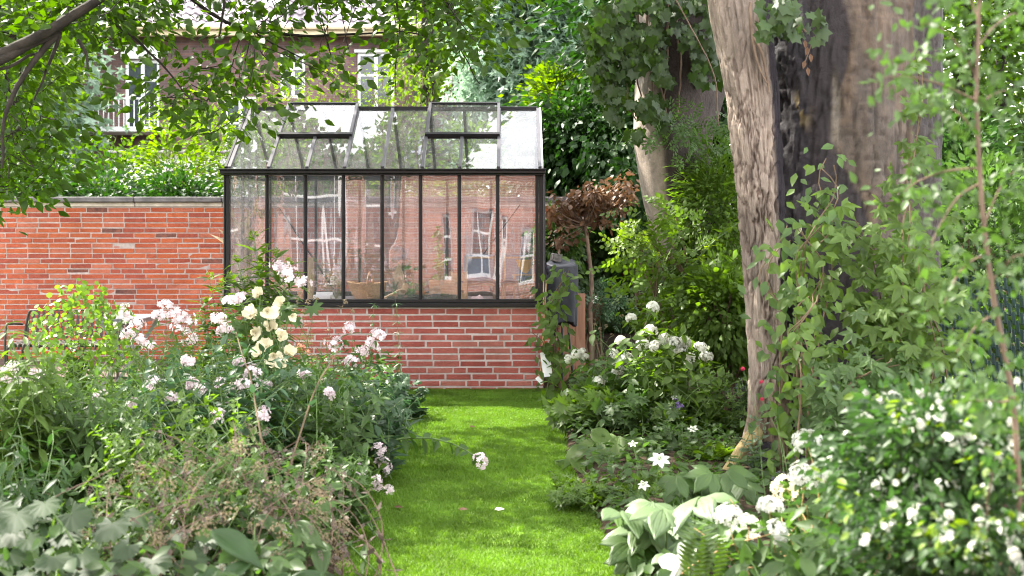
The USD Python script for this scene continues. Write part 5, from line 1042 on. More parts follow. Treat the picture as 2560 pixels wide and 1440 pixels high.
# ------------------------------------------------------------------ wire fence in the right bed
fen = thing('mesh_fence', 'dark green wire mesh fence behind the climbers in the right flower bed', 'fence', (2.35, 8.6, 0)); pts = [np.array([1.72, 10.6, 0]), np.array([2.15, 8.95, 0]), np.array([2.62, 7.2, 0]), np.array([3.6, 6.0, 0])]
for p in pts: obj('post', tube([p - [0, 0, .05], p + [0, 0, 1.25]], .022, 10), 'mesh_green', fen)
for a, b in zip(pts[:-1], pts[1:]):
    L = np.linalg.norm(b - a); u = (b - a) / L; nn = np.array([-u[1], u[0], 0]); wires = []
    for z in np.arange(.05, 1.2, .05): wires.append(beam(a + [0, 0, z], b + [0, 0, z], .004, .004))
    obj('wire', join(wires), 'mesh_green', fen, kind='stuff'); strips = []
    for i, s in enumerate(np.arange(.02, L - .02, .025)):
        sgn = .006
        for z0 in np.arange(.04 + .05 * (i % 2), 1.15, .10): strips.append(beam(a + u * s + nn * sgn + [0, 0, z0], a + u * s - nn * sgn + [0, 0, z0 + .075], .017, .002, nn))
    obj('screen_strips', join(strips), 'mesh_green', fen, kind='stuff')
# ------------------------------------------------------------------ border plants
def stem_leaves(pts, T, n, size, r, t0=.12, t1=.97, whorl=2, lift=.55, taper=.55, droop=.0, jit=.25):
    """Leaves in pairs or whorls along one stem (a polyline)."""
    p = np.asarray(pts); s = np.r_[0, np.cumsum(np.linalg.norm(np.diff(p, axis=0), axis=1))]; L = s[-1]
    P, D, Nn, S = [], [], [], []; a0 = r.uniform(0, 6.28)
    for i in range(n):
        t = t0 + (t1 - t0) * (i + r.uniform(-.2, .2)) / max(1, n - 1); t = min(max(t, 0), 1)
        c = np.array([np.interp(t * L, s, p[:, k]) for k in range(3)]); c2 = np.array([np.interp(min(L, t * L + .03), s, p[:, k]) for k in range(3)]); c1 = np.array([np.interp(max(0, t * L - .03), s, p[:, k]) for k in range(3)]); tg = unit(c2 - c1)
        ref = np.array([1.0, 0, 0]) if abs(tg[0]) < .8 else np.array([0, 1.0, 0]); u = unit(np.cross(tg, ref)); v = np.cross(tg, u)
        for w in range(whorl):
            a = a0 + i * (1.571 if whorl == 2 else 2.4) + w * 2 * np.pi / whorl + r.normal() * jit; o = u * math.cos(a) + v * math.sin(a)
            l = lift + r.normal() * .22; d = o * math.cos(l) + tg * math.sin(l); d[2] -= droop
            P.append(c); D.append(d); Nn.append(np.array([0, 0, 1.0]) * .8 + tg * .5 - o * .2 + r.normal(size=3) * .18); S.append(size * (1 - taper * max(0, t - .3) / .7) * r.uniform(.75, 1.15))
    return leaves(T, np.array(P), np.array(D), np.array(Nn), np.array(S))

def head(c, R, n, T, size, r, axis=(0, 0, 1), flat_=.8, core=.35):
    """A domed flower head of N florets."""
    u = rnd_unit(r, n * 2); ax = unit(np.asarray(axis, float)); u = u[(u @ ax) > -core][:n]; q = R * (r.uniform(.35, 1.35, len(u)) if n < 31 and T is FL5 and size > .015 else r.uniform(.78, 1.06, len(u)))
    P = c + u * q[:, None]; P = P - ((P - c) @ ax * (1 - flat_))[:, None] * ax
    x = rnd_unit(r, len(u)); d = unit(np.cross(u, x)); nn = unit(u + .35 * rnd_unit(r, len(u)))
    return leaves(T, P - d * 0, d, nn, size * r.uniform(.75, 1.15, len(u)))

def herb(name, label, cat, base, tips, T, size, nper, mt, seed, whorl=2, keep=0, lift=.55, taper=.55, droop=0, w=.0045, bow=.18, stem_mat='stem_green', heads=None, group=None, t0=.12, spread=.06, extra=None, t1=.97):
    """A plant of several leafy stems from one foot. HEADS: (radius, florets, template, floret size, material, part name) at the stem tips."""
    r = np.random.default_rng(seed); base = np.asarray(base, float); t = thing(name, label, cat, base, group); st, sets = [], []
    for i, tip in enumerate(tips):
        b = base + np.array([r.normal() * spread, r.normal() * spread, 0]); tip = np.asarray(tip, float); h = tip[2] - b[2]
        c = b * .6 + tip * .4; c[2] = b[2] + h * .72; c[:2] += r.normal(size=2) * bow * .3
        pts = wander(bez(b, c, tip, 9), .03, seed * 7 + i, 14); st.append(tube(pts, np.linspace(w, w * .35, 14), 5)); sets.append(stem_leaves(pts, T, nper, size, r, t0, t1, whorl, lift, taper, droop))
        if heads is not None:
            hd = heads[i] if isinstance(heads, list) else heads
            if hd:
                R, n, TT, fs, fm, nm = hd; ax = unit(pts[-1] - pts[-3]); sset = head(pts[-1], R, n, TT, fs, r, ax, .85)
                obj(nm, merge(sset), fm, t)
    obj('stem', join(st), stem_mat, t, smooth=True)
    add_leaves(t, sets, mt, keep)
    if extra: extra(t, r)
    return t

def tuft(base, n, h, spread, r, hvar=.3, lean=None):
    """Tips of N upright stems from a foot."""
    out = []
    for i in range(n):
        a, q = r.uniform(0, 6.28), spread * math.sqrt(r.uniform(0, 1)); out.append(np.asarray(base) + np.array([q * math.cos(a), q * math.sin(a) * .7, h * (1 - hvar * r.uniform(0, 1) - .25 * q / max(spread, .01))]) + (0 if lean is None else np.asarray(lean)))
    return out
def foot(px, Y): p = at(px, 0, Y); p[2] = 0.02; return p
PH = (.050, 26, FL5, .0135, 'petal_pink', 'flower_head')

# ---- left border, back to front
r0 = np.random.default_rng(500)
def extra_pods(t, r):
    n = 620; u = rnd_unit(r, n) * r.uniform(.25, 1, n)[:, None] ** .5; P = at(205, 825, 9.4) + u * [.44, .2, .43]; P[:, 0] += 0; top = P[:, 2] > at(0, 760, 9.4)[2]; P[top, 0] = at(195, 0, 9.4)[0] + (P[top, 0] - at(195, 0, 9.4)[0]) * .75
    d = unit(np.stack([r.normal(size=n), r.normal(size=n) * .4, -r.uniform(.2, 1, n)], 1)); add_leaves(t, [leaves(L_POD, P, d, unit(r.normal(size=(n, 3)) * [1, .4, .7] + [0, -.8, .3]), r.uniform(.034, .056, n))], 'pod_lime', 160, name='seed_pod', rest='seed_pods')
b = foot(200, 9.4); herb('honesty', 'pale lime honesty plant with flat seed pods in front of the bench', 'plant', b, [at(x, y, 9.4 + r0.uniform(-.15, .15)) for x, y in ((145, 705), (205, 735), (250, 750), (110, 790), (175, 770), (290, 830), (230, 800), (130, 850))], L_OVATE4, .13, 12, 'leaf_fresh', 1, whorl=2, keep=60, extra=extra_pods, droop=.35, taper=.75)
herb('cow_parsley', 'small white umbels beside the lime honesty plant', 'plant', foot(300, 9.6), [at(x, y, 9.6) for x, y in ((268, 762), (300, 772), (318, 765), (290, 812), (310, 806), (262, 868))], L_FERN, .11, 4, 'leaf_mid', 2, heads=(.026, 26, FL5, .007, 'petal_white', 'flower_head'), w=.003)
b = foot(640, 8.3); herb('goldenrod', 'tall leafy goldenrod stems with green tips before the greenhouse left corner', 'plant', b, [at(x, y, 8.3 + r0.uniform(-.2, .2)) for x, y in ((632, 588), (690, 632), (592, 648), (655, 660), (720, 655), (612, 700), (700, 700), (660, 620), (740, 690), (575, 690), (640, 720))], L_GOLD, .20, 15, 'leaf_fresh', 3, whorl=3, keep=160, lift=.45, taper=.30, w=.006, t0=.3, heads=(.030, 16, L_LANCE, .045, 'leaf_lime', 'flower_bud'))
b = foot(540, 8.6); herb('goldenrod', 'shorter leafy goldenrod left of the greenhouse corner post', 'plant', b, [at(x, y, 8.6 + r0.uniform(-.2, .2)) for x, y in ((524, 690), (556, 705), (512, 752), (548, 770), (580, 740), (500, 790))], L_GOLD, .175, 12, 'leaf_fresh', 4, whorl=3, keep=100, lift=.45, taper=.30, t0=.3, heads=(.028, 14, L_LANCE, .04, 'leaf_lime', 'flower_bud'))
for i, (x, xs, lab) in enumerate([(935, ((938, 757), (940, 830)), 'slender stem with whorled leaves left of the other before the brick base'), (985, ((986, 722), (984, 830)), 'taller slender stem with whorled leaves before the middle of the brick base')]):
    herb('whorled_lily', lab, 'plant', foot(x, 9.3), [at(*xs[0], 9.3)], L_NARROW, .075, 9, 'leaf_blue', 5 + i, whorl=6, keep=20, lift=.15, taper=.3, droop=.25, w=.004, bow=.02, t0=.3)
herb('seed_stalks', 'tan seed stalks rising before the sill of the greenhouse', 'plant', foot(770, 8.8), [at(x, y, 8.8 + r0.uniform(-.1, .1)) for x, y in ((745, 745), (770, 755), (790, 748), (800, 775), (760, 780), (735, 775), (862, 755), (880, 778))], L_NARROW, .07, 12, 'leaf_tan', 8, whorl=3, lift=.7, w=.003, heads=(.022, 26, L_KITE, .016, 'leaf_tan', 'seed_head'), stem_mat='stem_brown')
herb('aster', 'upright narrow leaved green stems right of the cream flowers', 'plant', foot(790, 8.4), [at(x, y, 8.4 + r0.uniform(-.15, .15)) for x, y in ((785, 790), (760, 830), (812, 850), (740, 860), (835, 880), (800, 900))], L_NARROW, .11, 22, 'leaf_mid', 9, whorl=3, keep=30, lift=.6, w=.0035)

# phlox plants: pale pink heads on leafy stems
PHL = [('leaning phlox whose pale pink heads stand before the second pane', 660, 7.3, [(700, 668), (722, 690), (756, 712)], .044), ('tall phlox with big pale pink heads in front of the wall left of the goldenrod', 430, 7.2, [(415, 762), (437, 790), (468, 800), (452, 826), (478, 850)], .048),
       ('phlox with pale pink heads beside the metal table', 330, 7.4, [(312, 790), (345, 812), (325, 838), (372, 868), (395, 790), (350, 855)], .046), ('phlox with small pink heads just left of the cream flowers', 570, 7.0, [(572, 752), (600, 748), (545, 800), (560, 828)], .040),
       ('phlox with pink heads under the cream flowers', 620, 6.6, [(600, 905), (628, 930), (585, 985), (660, 965), (545, 960)], .038), ('phlox with pale heads right of the cream flowers before the brick base', 850, 7.4, [(835, 862), (875, 822), (905, 880), (930, 862), (880, 905), (945, 840)], .042),
       ('phlox with drooping pale pink heads at the edge of the lawn', 880, 6.6, [(945, 1128), (958, 1165), (938, 1205), (968, 1225), (900, 1190)], .046), ('pink phlox in the middle of the left border', 460, 6.2, [(430, 1000), (505, 975), (380, 960), (540, 1040)], .034),
       ('low phlox with many small pale heads scattered through the heart of the left border', 560, 6.0, [(470, 905), (610, 962), (335, 1008), (250, 990), (762, 940), (825, 985), (655, 1035), (480, 960)], .027),
       ('far left phlox with pale heads before the bench', 40, 6.0, [(30, 925), (62, 940), (18, 960), (105, 950)], .036)]
for i, (lab, fx_, Yp, hs, R) in enumerate(PHL):
    n = len(hs); r = np.random.default_rng(600 + i); tips = [at(x, y, Yp + r.uniform(-.25, .25)) for x, y in hs]; b = foot(fx_, Yp + .05); fill = [at(fx_ + r.normal() * 60, max(y for _, y in hs) + r.uniform(20, 160), Yp + r.normal() * .2) for _ in range(7)]
    herb('phlox', lab, 'plant', b, tips + fill, L_LANCE, .105, 11, 'leaf_mid' if i % 2 else 'leaf_fresh', 20 + i, keep=26, lift=.35, taper=.3, droop=.1, heads=[(R * r.uniform(.8, 1.25), int(r.integers(16, 30)), FL5, .0195, 'petal_pink', 'flower_head') for _ in hs] + [None] * len(fill), group=None)
b = at(985, 1100, 7.3); b[2] = .02; tip = at(1200, 1152, 6.9); r = np.random.default_rng(70)
t = thing('phlox', 'single phlox stem leaning far out over the lawn with one pale pink head', 'plant', at(930, 1110, 7.2)); pts = wander(np.array([at(900, 1130, 7.3), at(985, 1098, 7.2), at(1085, 1094, 7.1), at(1160, 1120, 7.0), tip]), .01, 3, 16)
obj('stem', tube(pts, np.linspace(.0075, .004, 16), 6), 'stem_green', t); add_leaves(t, [stem_leaves(pts, L_OVATE4, 13, .115, r, .05, .95, 2, .4, .45, .15)], 'leaf_mid', 26); obj('flower_head', merge(head(tip, .050, 34, FL5, .0155, r, (.4, -.3, .2))), 'petal_pink', t)

# cream mallow: single large flowers
r = np.random.default_rng(71); CF = [(648, 738, .052, -40), (628, 790, .055, -20), (668, 782, .060, 10), (690, 790, .058, 30), (702, 760, .045, 0), (640, 832, .050, -30), (700, 842, .048, 40), (655, 880, .055, -20), (685, 892, .062, 5), (722, 885, .055, 40), (665, 868, .048, 0), (700, 905, .05, 20), (676, 820, .045, 0), (728, 790, .034, 60), (636, 772, .046, -50)]
t = thing('cream_mallow', 'plant with large cream yellow flowers in front of the greenhouse', 'plant', foot(680, 6.9)); st = []; b = foot(680, 6.9); L6 = ovate(.85, 4, fold=-.03, droop=-.30, peak=.62)
for i, (x, y, R, tw_) in enumerate(CF):
    c = at(x, y, 6.75 + r.uniform(-.1, .1)); ax = unit(np.array([math.sin(math.radians(tw_)) + r.normal() * .15, -1.0, r.uniform(-.1, .55)])); u = unit(np.cross(ax, [.1, .2, 1])); v = np.cross(ax, u); n = 9 if i % 3 else 13
    a = np.arange(n) * 2 * np.pi / n + r.uniform(0, 6); lay_ = np.where(np.arange(n) < 5, 1.0, .66); o = u * np.cos(a)[:, None] + v * np.sin(a)[:, None]; el = .25 + .45 * (lay_ < 1) + r.normal(size=n) * .12
    fl = obj('flower', merge(leaves(L6, np.repeat(c[None], n, 0), o * np.cos(el)[:, None] + ax * np.sin(el)[:, None], ax * 1.0 - o * .4, R * 1.12 * lay_ * r.uniform(.85, 1.12, n))), 'petal_cream', t, smooth=True)
    obj('centre', merge(head(c + ax * .010, .007, 14, L_KITE, .006, r, ax)), 'leaf_tan', fl); s = c - ax * .01; st.append(tube(wander(bez(b + r.normal(size=3) * [.06, .04, 0], (b + s) / 2 + [r.normal() * .05, .05, .25], s, 8), .03, i, 12), np.linspace(.006, .003, 12), 5))
obj('stem', join(st), 'stem_green', t, smooth=True); P = np.array([at(x, y, 6.95 + r.normal() * .1) for x, y in np.stack([r.normal(665, 55, 60), r.uniform(760, 1010, 60)], 1)]); add_leaves(t, [leaves(L_GERAN, P, unit(r.normal(size=(60, 3)) * [1, .6, .3] + [0, -.4, -.5]), unit(r.normal(size=(60, 3)) * .4 + [0, -.35, 1]), r.uniform(.05, .095, 60))], 'leaf_mid', 50)
herb('rose_bush', 'small peach pink rose between the cream flowers and the brick base', 'plant', foot(775, 7.6), [at(752, 868, 7.6), at(768, 880, 7.6), at(800, 930, 7.7), at(745, 925, 7.6)], L_PINNATE, .10, 6, 'leaf_lime', 72, keep=12, heads=[(.024, 22, L_ROUND, .026, 'petal_peach', 'flower_head'), (.018, 16, L_ROUND, .022, 'petal_peach', 'flower_head'), None, None])

def clump(name, label, px, pytop, Y, width, n, T, size, nper, mt, seed, keep=20, hvar=.32, dy=.3, whorl=2, cat='plant', **k):
    """A leafy plant whose top shows at PYTOP; stems spread WIDTH pixels to each side."""
    r = np.random.default_rng(seed); tips = []
    for i in range(n):
        x = px + width * r.uniform(-1, 1); y = Y + r.uniform(-dy, dy); hh = at(0, pytop, Y)[2]; q = 1 - abs(x - px) / (width + 1) * .2 - hvar * r.uniform(0, 1) ** 1.8; p = at(x, 0, y); tips.append(np.array([p[0], y, max(.06, hh * q)]))
    return herb(name, label, cat, foot(px, Y), tips, T, size, nper, mt, seed, whorl=whorl, keep=keep, spread=width / F_PX * Y * .45, **k)
clump('monkshood', 'dark leafy clump at the lawn corner before the greenhouse base', 990, 925, 9.2, 85, 24, L_LOBE3, .10, 6, 'leaf_blue', 101, keep=60, droop=.45, dy=.35)
clump('monkshood', 'dark green foliage on the left of the lawn path halfway down', 960, 985, 8.0, 90, 24, L_LANCE, .13, 9, 'leaf_blue', 102, keep=50, droop=.3, dy=.4)
clump('comfrey', 'broad shiny grey green leaves left of the lawn below the pink phlox', 900, 915, 7.0, 120, 34, L_OVATE4, .13, 8, 'leaf_blue', 103, keep=50, droop=.35, dy=.4)
clump('comfrey', 'large pale shining leaves in the heart of the left border', 540, 835, 6.2, 260, 60, L_OVATE4, .125, 9, 'leaf_blue', 104, keep=90, droop=.25, dy=.5)
clump('comfrey', 'green leaves low behind the lime honesty plant and table', 420, 850, 8.2, 210, 40, L_OVATE4, .11, 9, 'leaf_fresh', 105, keep=30, droop=.3)
clump('phlox_leaves', 'fresh green phlox shoots not yet in bloom left of the cream flowers', 470, 800, 7.3, 170, 34, L_LANCE, .115, 13, 'leaf_fresh', 113, keep=60, droop=.15, lift=.4, dy=.35)
clump('phlox_leaves', 'fresh green phlox shoots not yet in bloom right of the cream flowers', 790, 845, 7.2, 130, 26, L_LANCE, .115, 13, 'leaf_mid', 114, keep=50, droop=.15, lift=.4, dy=.3)
clump('comfrey', 'mid green leaves under the drooping pink phlox', 780, 890, 6.4, 180, 44, L_OVATE4, .12, 9, 'leaf_mid', 106, keep=50, droop=.3, dy=.4)
clump('persicaria', 'dark lance leaved stems at the far left edge before the bench', 30, 780, 5.6, 120, 36, L_GOLD, .19, 10, 'leaf_fresh', 107, keep=70, droop=.25, lift=.3, dy=.4)
clump('persicaria', 'leafy green stems below the bench at the left edge', 130, 862, 7.2, 190, 44, L_GOLD, .15, 10, 'leaf_fresh', 112, keep=60, droop=.25, lift=.3, dy=.4)
clump('persicaria', 'lance leaved stems with bluish leaves left of the honesty foot', 190, 880, 5.8, 190, 42, L_GOLD, .16, 10, 'leaf_mid', 108, keep=60, droop=.25, lift=.3, dy=.4)
clump('persicaria', 'dark arching leaves over the lit lawn at the left edge', 60, 1050, 4.8, 120, 24, L_GOLD, .15, 9, 'leaf_dark', 109, keep=50, droop=.3, lift=.2, dy=.3)
clump('bellflower', 'small leaved green plant at the border front left of the lit lawn patch', 830, 1080, 5.6, 110, 28, L_OVATE4, .075, 11, 'leaf_mid', 110, keep=30, droop=.2, dy=.35)
clump('bellflower', 'fresh green leaves showing between the tan seed heads', 560, 1075, 4.75, 250, 36, L_OVATE4, .075, 9, 'leaf_mid', 115, keep=60, droop=.25, dy=.3)
clump('bellflower', 'narrow green shoots between the faded stems and the big lobed leaves', 330, 1150, 4.5, 200, 26, L_GOLD, .10, 9, 'leaf_fresh', 116, keep=50, droop=.2, lift=.35, dy=.3)
clump('bellflower', 'small leaved plant in the middle of the left border', 450, 960, 5.2, 240, 50, L_OVATE4, .085, 11, 'leaf_fresh', 111, keep=50, droop=.2, dy=.4)
# faded purple plant with tan seed heads
def astilbe(label, px, py, Y, w, n, seed, keep):
    r = np.random.default_rng(seed); tips = [at(px + w * r.uniform(-1, 1), py + r.uniform(0, 130), Y + r.uniform(-.35, .35)) for _ in range(n)]
    def ex(t, r):
        for i in range(int(n * 1.4)):
            c = at(px + w * r.uniform(-1.05, 1.05), py + r.uniform(40, 260), Y + r.uniform(-.35, .2)); obj('seed_head', merge(head(c, .034, 46, L_KITE, .012, r, (r.normal() * .5, -.2, .6), 1.1)), 'leaf_tan', t)
        m = int(n * 3); P = np.array([at(px + w * r.uniform(-1.05, 1.05), py + r.uniform(10, 240), Y + r.uniform(-.35, .25)) for _ in range(m)]); add_leaves(t, [leaves(L_PINNATE, P, unit(np.stack([r.normal(size=m) * .6, -r.uniform(0, .5, m), -r.uniform(.2, 1.2, m)], 1)), unit(r.normal(size=(m, 3)) * .5 + [0, -.6, .6]), r.uniform(.02, .06, m))], 'leaf_purple', keep, name='faded_leaf', rest='faded_foliage')
    return herb('faded_astilbe', label, 'plant', foot(px, Y), tips, L_OVATE, .05, 6, 'leaf_purple', seed, keep=10, spread=.25, bow=.6, stem_mat='twig', w=.004, extra=ex)
astilbe('withering plant with purple leaves and tan seed heads in the middle of the border', 560, 1050, 4.9, 230, 22, 121, 70); astilbe('faded plant with tan seed heads nearer the lawn at the lower border', 740, 1160, 4.6, 130, 14, 122, 40); astilbe('dusky purple stems at the front above the big leaves', 400, 1170, 4.4, 190, 14, 123, 40)
herb('fallen_shoot', 'long brown bare shoot slanting across the left border', 'plant', at(690, 1130, 4.8) * [1, 1, 0] + [0, 0, .02], [at(842, 820 + 60, 5.2), at(590, 830, 5.6)], L_OVATE4, .09, 3, 'leaf_blue', 124, stem_mat='stem_brown', w=.007, t0=.7)
# big leaves in front
def big_leaves(name, label, T, pts, size, mt, seed, petiole=.2, face=(0, -.45, 1.0), down=.35, foot_px=None, yj=.15, part='leaf'):
    r = np.random.default_rng(seed); P = [np.asarray(p, float) for p in pts]; b = np.mean(P, axis=0); b = np.array([b[0], b[1], .02]); t = thing(name, label, 'plant', b); st = []
    for p in P:
        a = r.uniform(-1.2, 1.2); d = unit(np.array([math.sin(a) * .9, -math.cos(a) * .8, -down * r.uniform(.3, 1.3)])); n = unit(np.asarray(face) + r.normal(size=3) * .22); s = size * r.uniform(.75, 1.2)
        V, F = leaves(T, p - d * s * .25, d, n, s); obj(part, (V[0], F), mt, t, smooth=True); f0 = b + np.array([r.normal() * .08, r.normal() * .08, 0]); st.append(tube(bez(f0, (f0 + p) / 2 + [0, .03, .06], p - d * s * .25, 7), np.linspace(.006, .003, 7), 5))
    obj('stem', join(st), 'stem_green', t, smooth=True); return t
r = np.random.default_rng(130)
big_leaves('plume_poppy', 'large scalloped grey green leaves in the bottom left corner', L_POPPY, [at(x, y, 3.9 + .0009 * (1440 - y) + r.uniform(-.12, .12)) for x, y in [(40, 1295), (110, 1265), (80, 1350), (30, 1390), (165, 1340), (215, 1390), (130, 1400), (260, 1420), (190, 1290), (60, 1440), (310, 1370), (20, 1340), (270, 1320), (190, 1440), (0, 1280), (380, 1410)]], .095, 'leaf_poppy', 131)
big_leaves('plume_poppy', 'few lobed leaves lower in the left border under the tan seed heads', L_POPPY, [at(x, y, 4.3 + r.uniform(-.15, .15)) for x, y in [(430, 1340), (480, 1400), (520, 1350), (450, 1430), (560, 1420), (345, 1290)]], .08, 'leaf_poppy', 132)
big_leaves('dock', 'broad upright dock leaves with pale midribs near the lawn edge', L_DOCK, [at(x, y, 4.5 + r.uniform(-.1, .1)) for x, y in [(655, 1300), (700, 1310), (750, 1320), (590, 1370), (690, 1370), (740, 1390), (640, 1420), (560, 1440), (780, 1430), (720, 1440), (800, 1370)]], .17, 'leaf_mid', 133, down=.2)
big_leaves('dock', 'long arching leaf with bright midrib at the bottom of the left border', L_DOCK, [at(565, 1345, 4.0), at(600, 1420, 3.95), at(520, 1440, 3.9), at(700, 1455, 4.0), at(770, 1450, 4.1)], .20, 'leaf_dark', 134, down=.3)
herb('white_phlox', 'one small bright white flower near the lawn at the bottom of the left border', 'plant', foot(722, 4.55), [at(722, 1330, 4.5), at(735, 1350, 4.55)], L_OVATE, .05, 5, 'leaf_mid', 135, heads=[(.022, 14, FL5, .014, 'petal_white', 'flower_head'), None])
herb('seed_stalks', 'tan grass like seed plumes at the lawn edge lower left', 'plant', foot(790, 5.1), [at(x, y, 5.0) for x, y in ((835, 1370), (812, 1400), (846, 1392), (780, 1350), (775, 1290), (815, 1240), (760, 1260))], L_NARROW, .06, 5, 'leaf_tan', 136, heads=(.026, 30, L_KITE, .013, 'leaf_tan', 'seed_head'), stem_mat='stem_brown', w=.003)

# low growth that fills both beds
def cover(poly, n, hmax, size, T, mt, seed, name, label, hfun=None):
    r = np.random.default_rng(seed); q = pix_points(poly, n, r); n = len(q); z = .03 + hmax * r.uniform(0, 1, n) ** .8 * (.35 + 1.1 * meshkit.fbm(np.stack([q[:, 0] * 2, q[:, 1] * 2, q[:, 0] * 0], 1), 3, seed)) * (1 if hfun is None else hfun(q))
    P = np.stack([q[:, 0], q[:, 1], z], 1); tag(obj(name, merge(leaves(T, P, unit(np.stack([r.normal(size=n), r.normal(size=n), -r.uniform(-.2, .6, n)], 1)), unit(r.normal(size=(n, 3)) * .35 + [0, -.2, 1]), size * r.uniform(.6, 1.2, n))), mt, smooth=True), label, 'ground cover', kind='stuff')
bedL = sg.Polygon([(-2.9, 3.0)] + [(x - .03, y) for x, y in eL if y > 3.5] + [(-1.05, 10.6), (-2.8, 10.6)]); bedR = sg.Polygon([(x + .04, y) for x, y in eR if y > 3.5] + [(.55, 10.9), (1.2, 12.4), (2.0, 12.4), (2.4, 8.6), (3.2, 6.5), (3.0, 3.0), (.5, 3.0)])
cover(bedL, 6500, .40, .085, L_OVATE, 'leaf_mid', 141, 'ground_cover', 'dark leafy undergrowth between the plants of the left border')
cover(bedR, 10000, .20, .07, L_OVATE, 'leaf_mid', 142, 'ground_cover', 'dark leafy undergrowth between the plants of the right border')

# ---- right border
HD = [('hydrangea with white domed heads at the back of the right flower bed', 1655, 8.3, [(1633, 768), (1578, 796), (1627, 828), (1606, 862), (1662, 848), (1688, 856), (1712, 856), (1637, 866)], .048), ('hydrangea whose white heads stand nearer the dark beech stem', 1720, 8.1, [(1725, 898), (1766, 893), (1700, 876), (1752, 872)], .046),
      ('hydrangea with few white heads beside the dark gap', 1555, 8.6, [(1552, 852), (1570, 897), (1533, 886), (1500, 955), (1545, 925)], .046), ('low white flowered hydrangea by the white plant label', 1475, 9.6, [(1440, 886), (1420, 898), (1462, 893), (1490, 950), (1455, 880)], .040)]
for i, (lab, fx_, Yp, hs, R) in enumerate(HD):
    r = np.random.default_rng(700 + i); tips = [at(x, y, Yp + r.uniform(-.15, .15)) for x, y in hs]; fill = [at(fx_ + r.normal() * (70 if i < 3 else 30), min(y for _, y in hs) + r.uniform(50, 190), Yp + r.normal() * .18) for _ in range(20)]
    herb('hydrangea', lab, 'shrub', foot(fx_, Yp + .05), tips + fill, L_OVATE4, .115, 7, 'leaf_fresh' if i != 2 else 'leaf_mid', 160 + i, keep=50, lift=.25, taper=.15, droop=.35, spread=.16, heads=[(R * r.uniform(.85, 1.15), 80, FL4, .013, 'petal_white', 'flower_head') for _ in hs] + [None] * len(fill), w=.005)
herb('seed_stalks', 'dry yellowish seed stalks before the dark gap beside the reddish board', 'plant', foot(1500, 10.2), [at(x, y, 10.2 + r0.uniform(-.1, .1)) for x, y in ((1472, 800), (1487, 812), (1500, 822), (1515, 815), (1530, 838), (1478, 830), (1555, 790), (1580, 800), (1545, 860))], L_NARROW, .07, 5, 'leaf_tan', 165, heads=(.017, 18, L_KITE, .014, 'leaf_tan', 'seed_head'), w=.0025)
clump('geranium', 'lobed dark green geranium leaves spilling onto the lawn before the greenhouse', 1470, 960, 8.3, 95, 30, L_GERAN, .085, 4, 'leaf_fresh', 171, keep=110, hvar=.55, droop=.45, lift=.2, taper=0, t0=.5, dy=.4)
clump('geranium', 'lobed bluish geranium leaves in the middle of the right flower bed', 1600, 980, 8.0, 120, 26, L_GERAN, .075, 4, 'leaf_mid', 172, keep=60, hvar=.5, droop=.4, lift=.2, taper=0, t0=.5)
clump('anemone', 'green divided foliage left of the beech stem', 1760, 900, 8.0, 120, 34, L_MAPLE, .075, 7, 'leaf_fresh', 173, keep=60, hvar=.6, droop=.3)
clump('anemone', 'low round leaves in the shade in front of the beech', 1720, 1040, 7.4, 130, 26, L_ROUND, .06, 7, 'leaf_mid', 174, keep=60, hvar=.6, droop=.25)
clump('anemone', 'small soft leaves at the lawn edge in front of the hosta', 1450, 1180, 6.2, 80, 24, L_MAPLE, .06, 6, 'leaf_fresh', 175, keep=40, hvar=.6, droop=.3, dy=.3)
r = np.random.default_rng(180)
clump('anemone', 'divided green foliage between hosta and the bright palmate leaves', 1600, 1175, 6.3, 110, 26, L_MAPLE, .075, 6, 'leaf_fresh', 176, keep=50, hvar=.5, droop=.3, dy=.3)
clump('anemone', 'soft grey green foliage in front of the shaded palmate leaves', 1700, 1225, 5.4, 110, 22, L_MAPLE, .06, 6, 'leaf_mid', 177, keep=40, hvar=.5, droop=.3, dy=.25)
big_leaves('hosta', 'broad ribbed hosta leaves at the lawn edge left of the beech', L_HOSTA, [at(x, y, 7.2 + r.uniform(-.15, .15)) for x, y in [(1495, 1085), (1520, 1095), (1465, 1110), (1545, 1105), (1440, 1150), (1480, 1160), (1520, 1165), (1560, 1130), (1410, 1165), (1500, 1120), (1590, 1110), (1450, 1125), (1540, 1150)]], .20, 'leaf_fresh', 181, down=.35)
big_leaves('hosta', 'second hosta clump to the right behind the white anemone', L_HOSTA, [at(x, y, 7.3 + r.uniform(-.15, .15)) for x, y in [(1640, 1090), (1670, 1100), (1610, 1150), (1690, 1150), (1650, 1140), (1620, 1110), (1720, 1120)]], .15, 'leaf_mid', 182, down=.3)
big_leaves('rodgersia', 'great palmate leaf catching bright sun at the front of the right bed', L_RODG, [at(x, y, 4.9 + r.uniform(-.12, .12)) for x, y in [(1585, 1290), (1625, 1265), (1680, 1285), (1725, 1255), (1585, 1335), (1700, 1320), (1640, 1330)]], .21, 'leaf_pale', 183, face=(-.12, .05, 1.0), down=.22)
big_leaves('rodgersia', 'sunlit palmate leaves right of the larger bright ones', L_RODG, [at(x, y, 4.7 + r.uniform(-.1, .1)) for x, y in [(1800, 1330), (1830, 1310), (1690, 1390), (1715, 1355), (1870, 1360)]], .13, 'leaf_pale', 184, face=(-.1, .05, 1), down=.3)
big_leaves('rodgersia', 'shaded palmate leaves with long points before the beech root', L_RODG, [at(x, y, 5.6 + r.uniform(-.15, .15)) for x, y in [(1770, 1190), (1830, 1185), (1790, 1220), (1850, 1215), (1740, 1215), (1700, 1200)]], .17, 'leaf_mid', 185, down=.3)
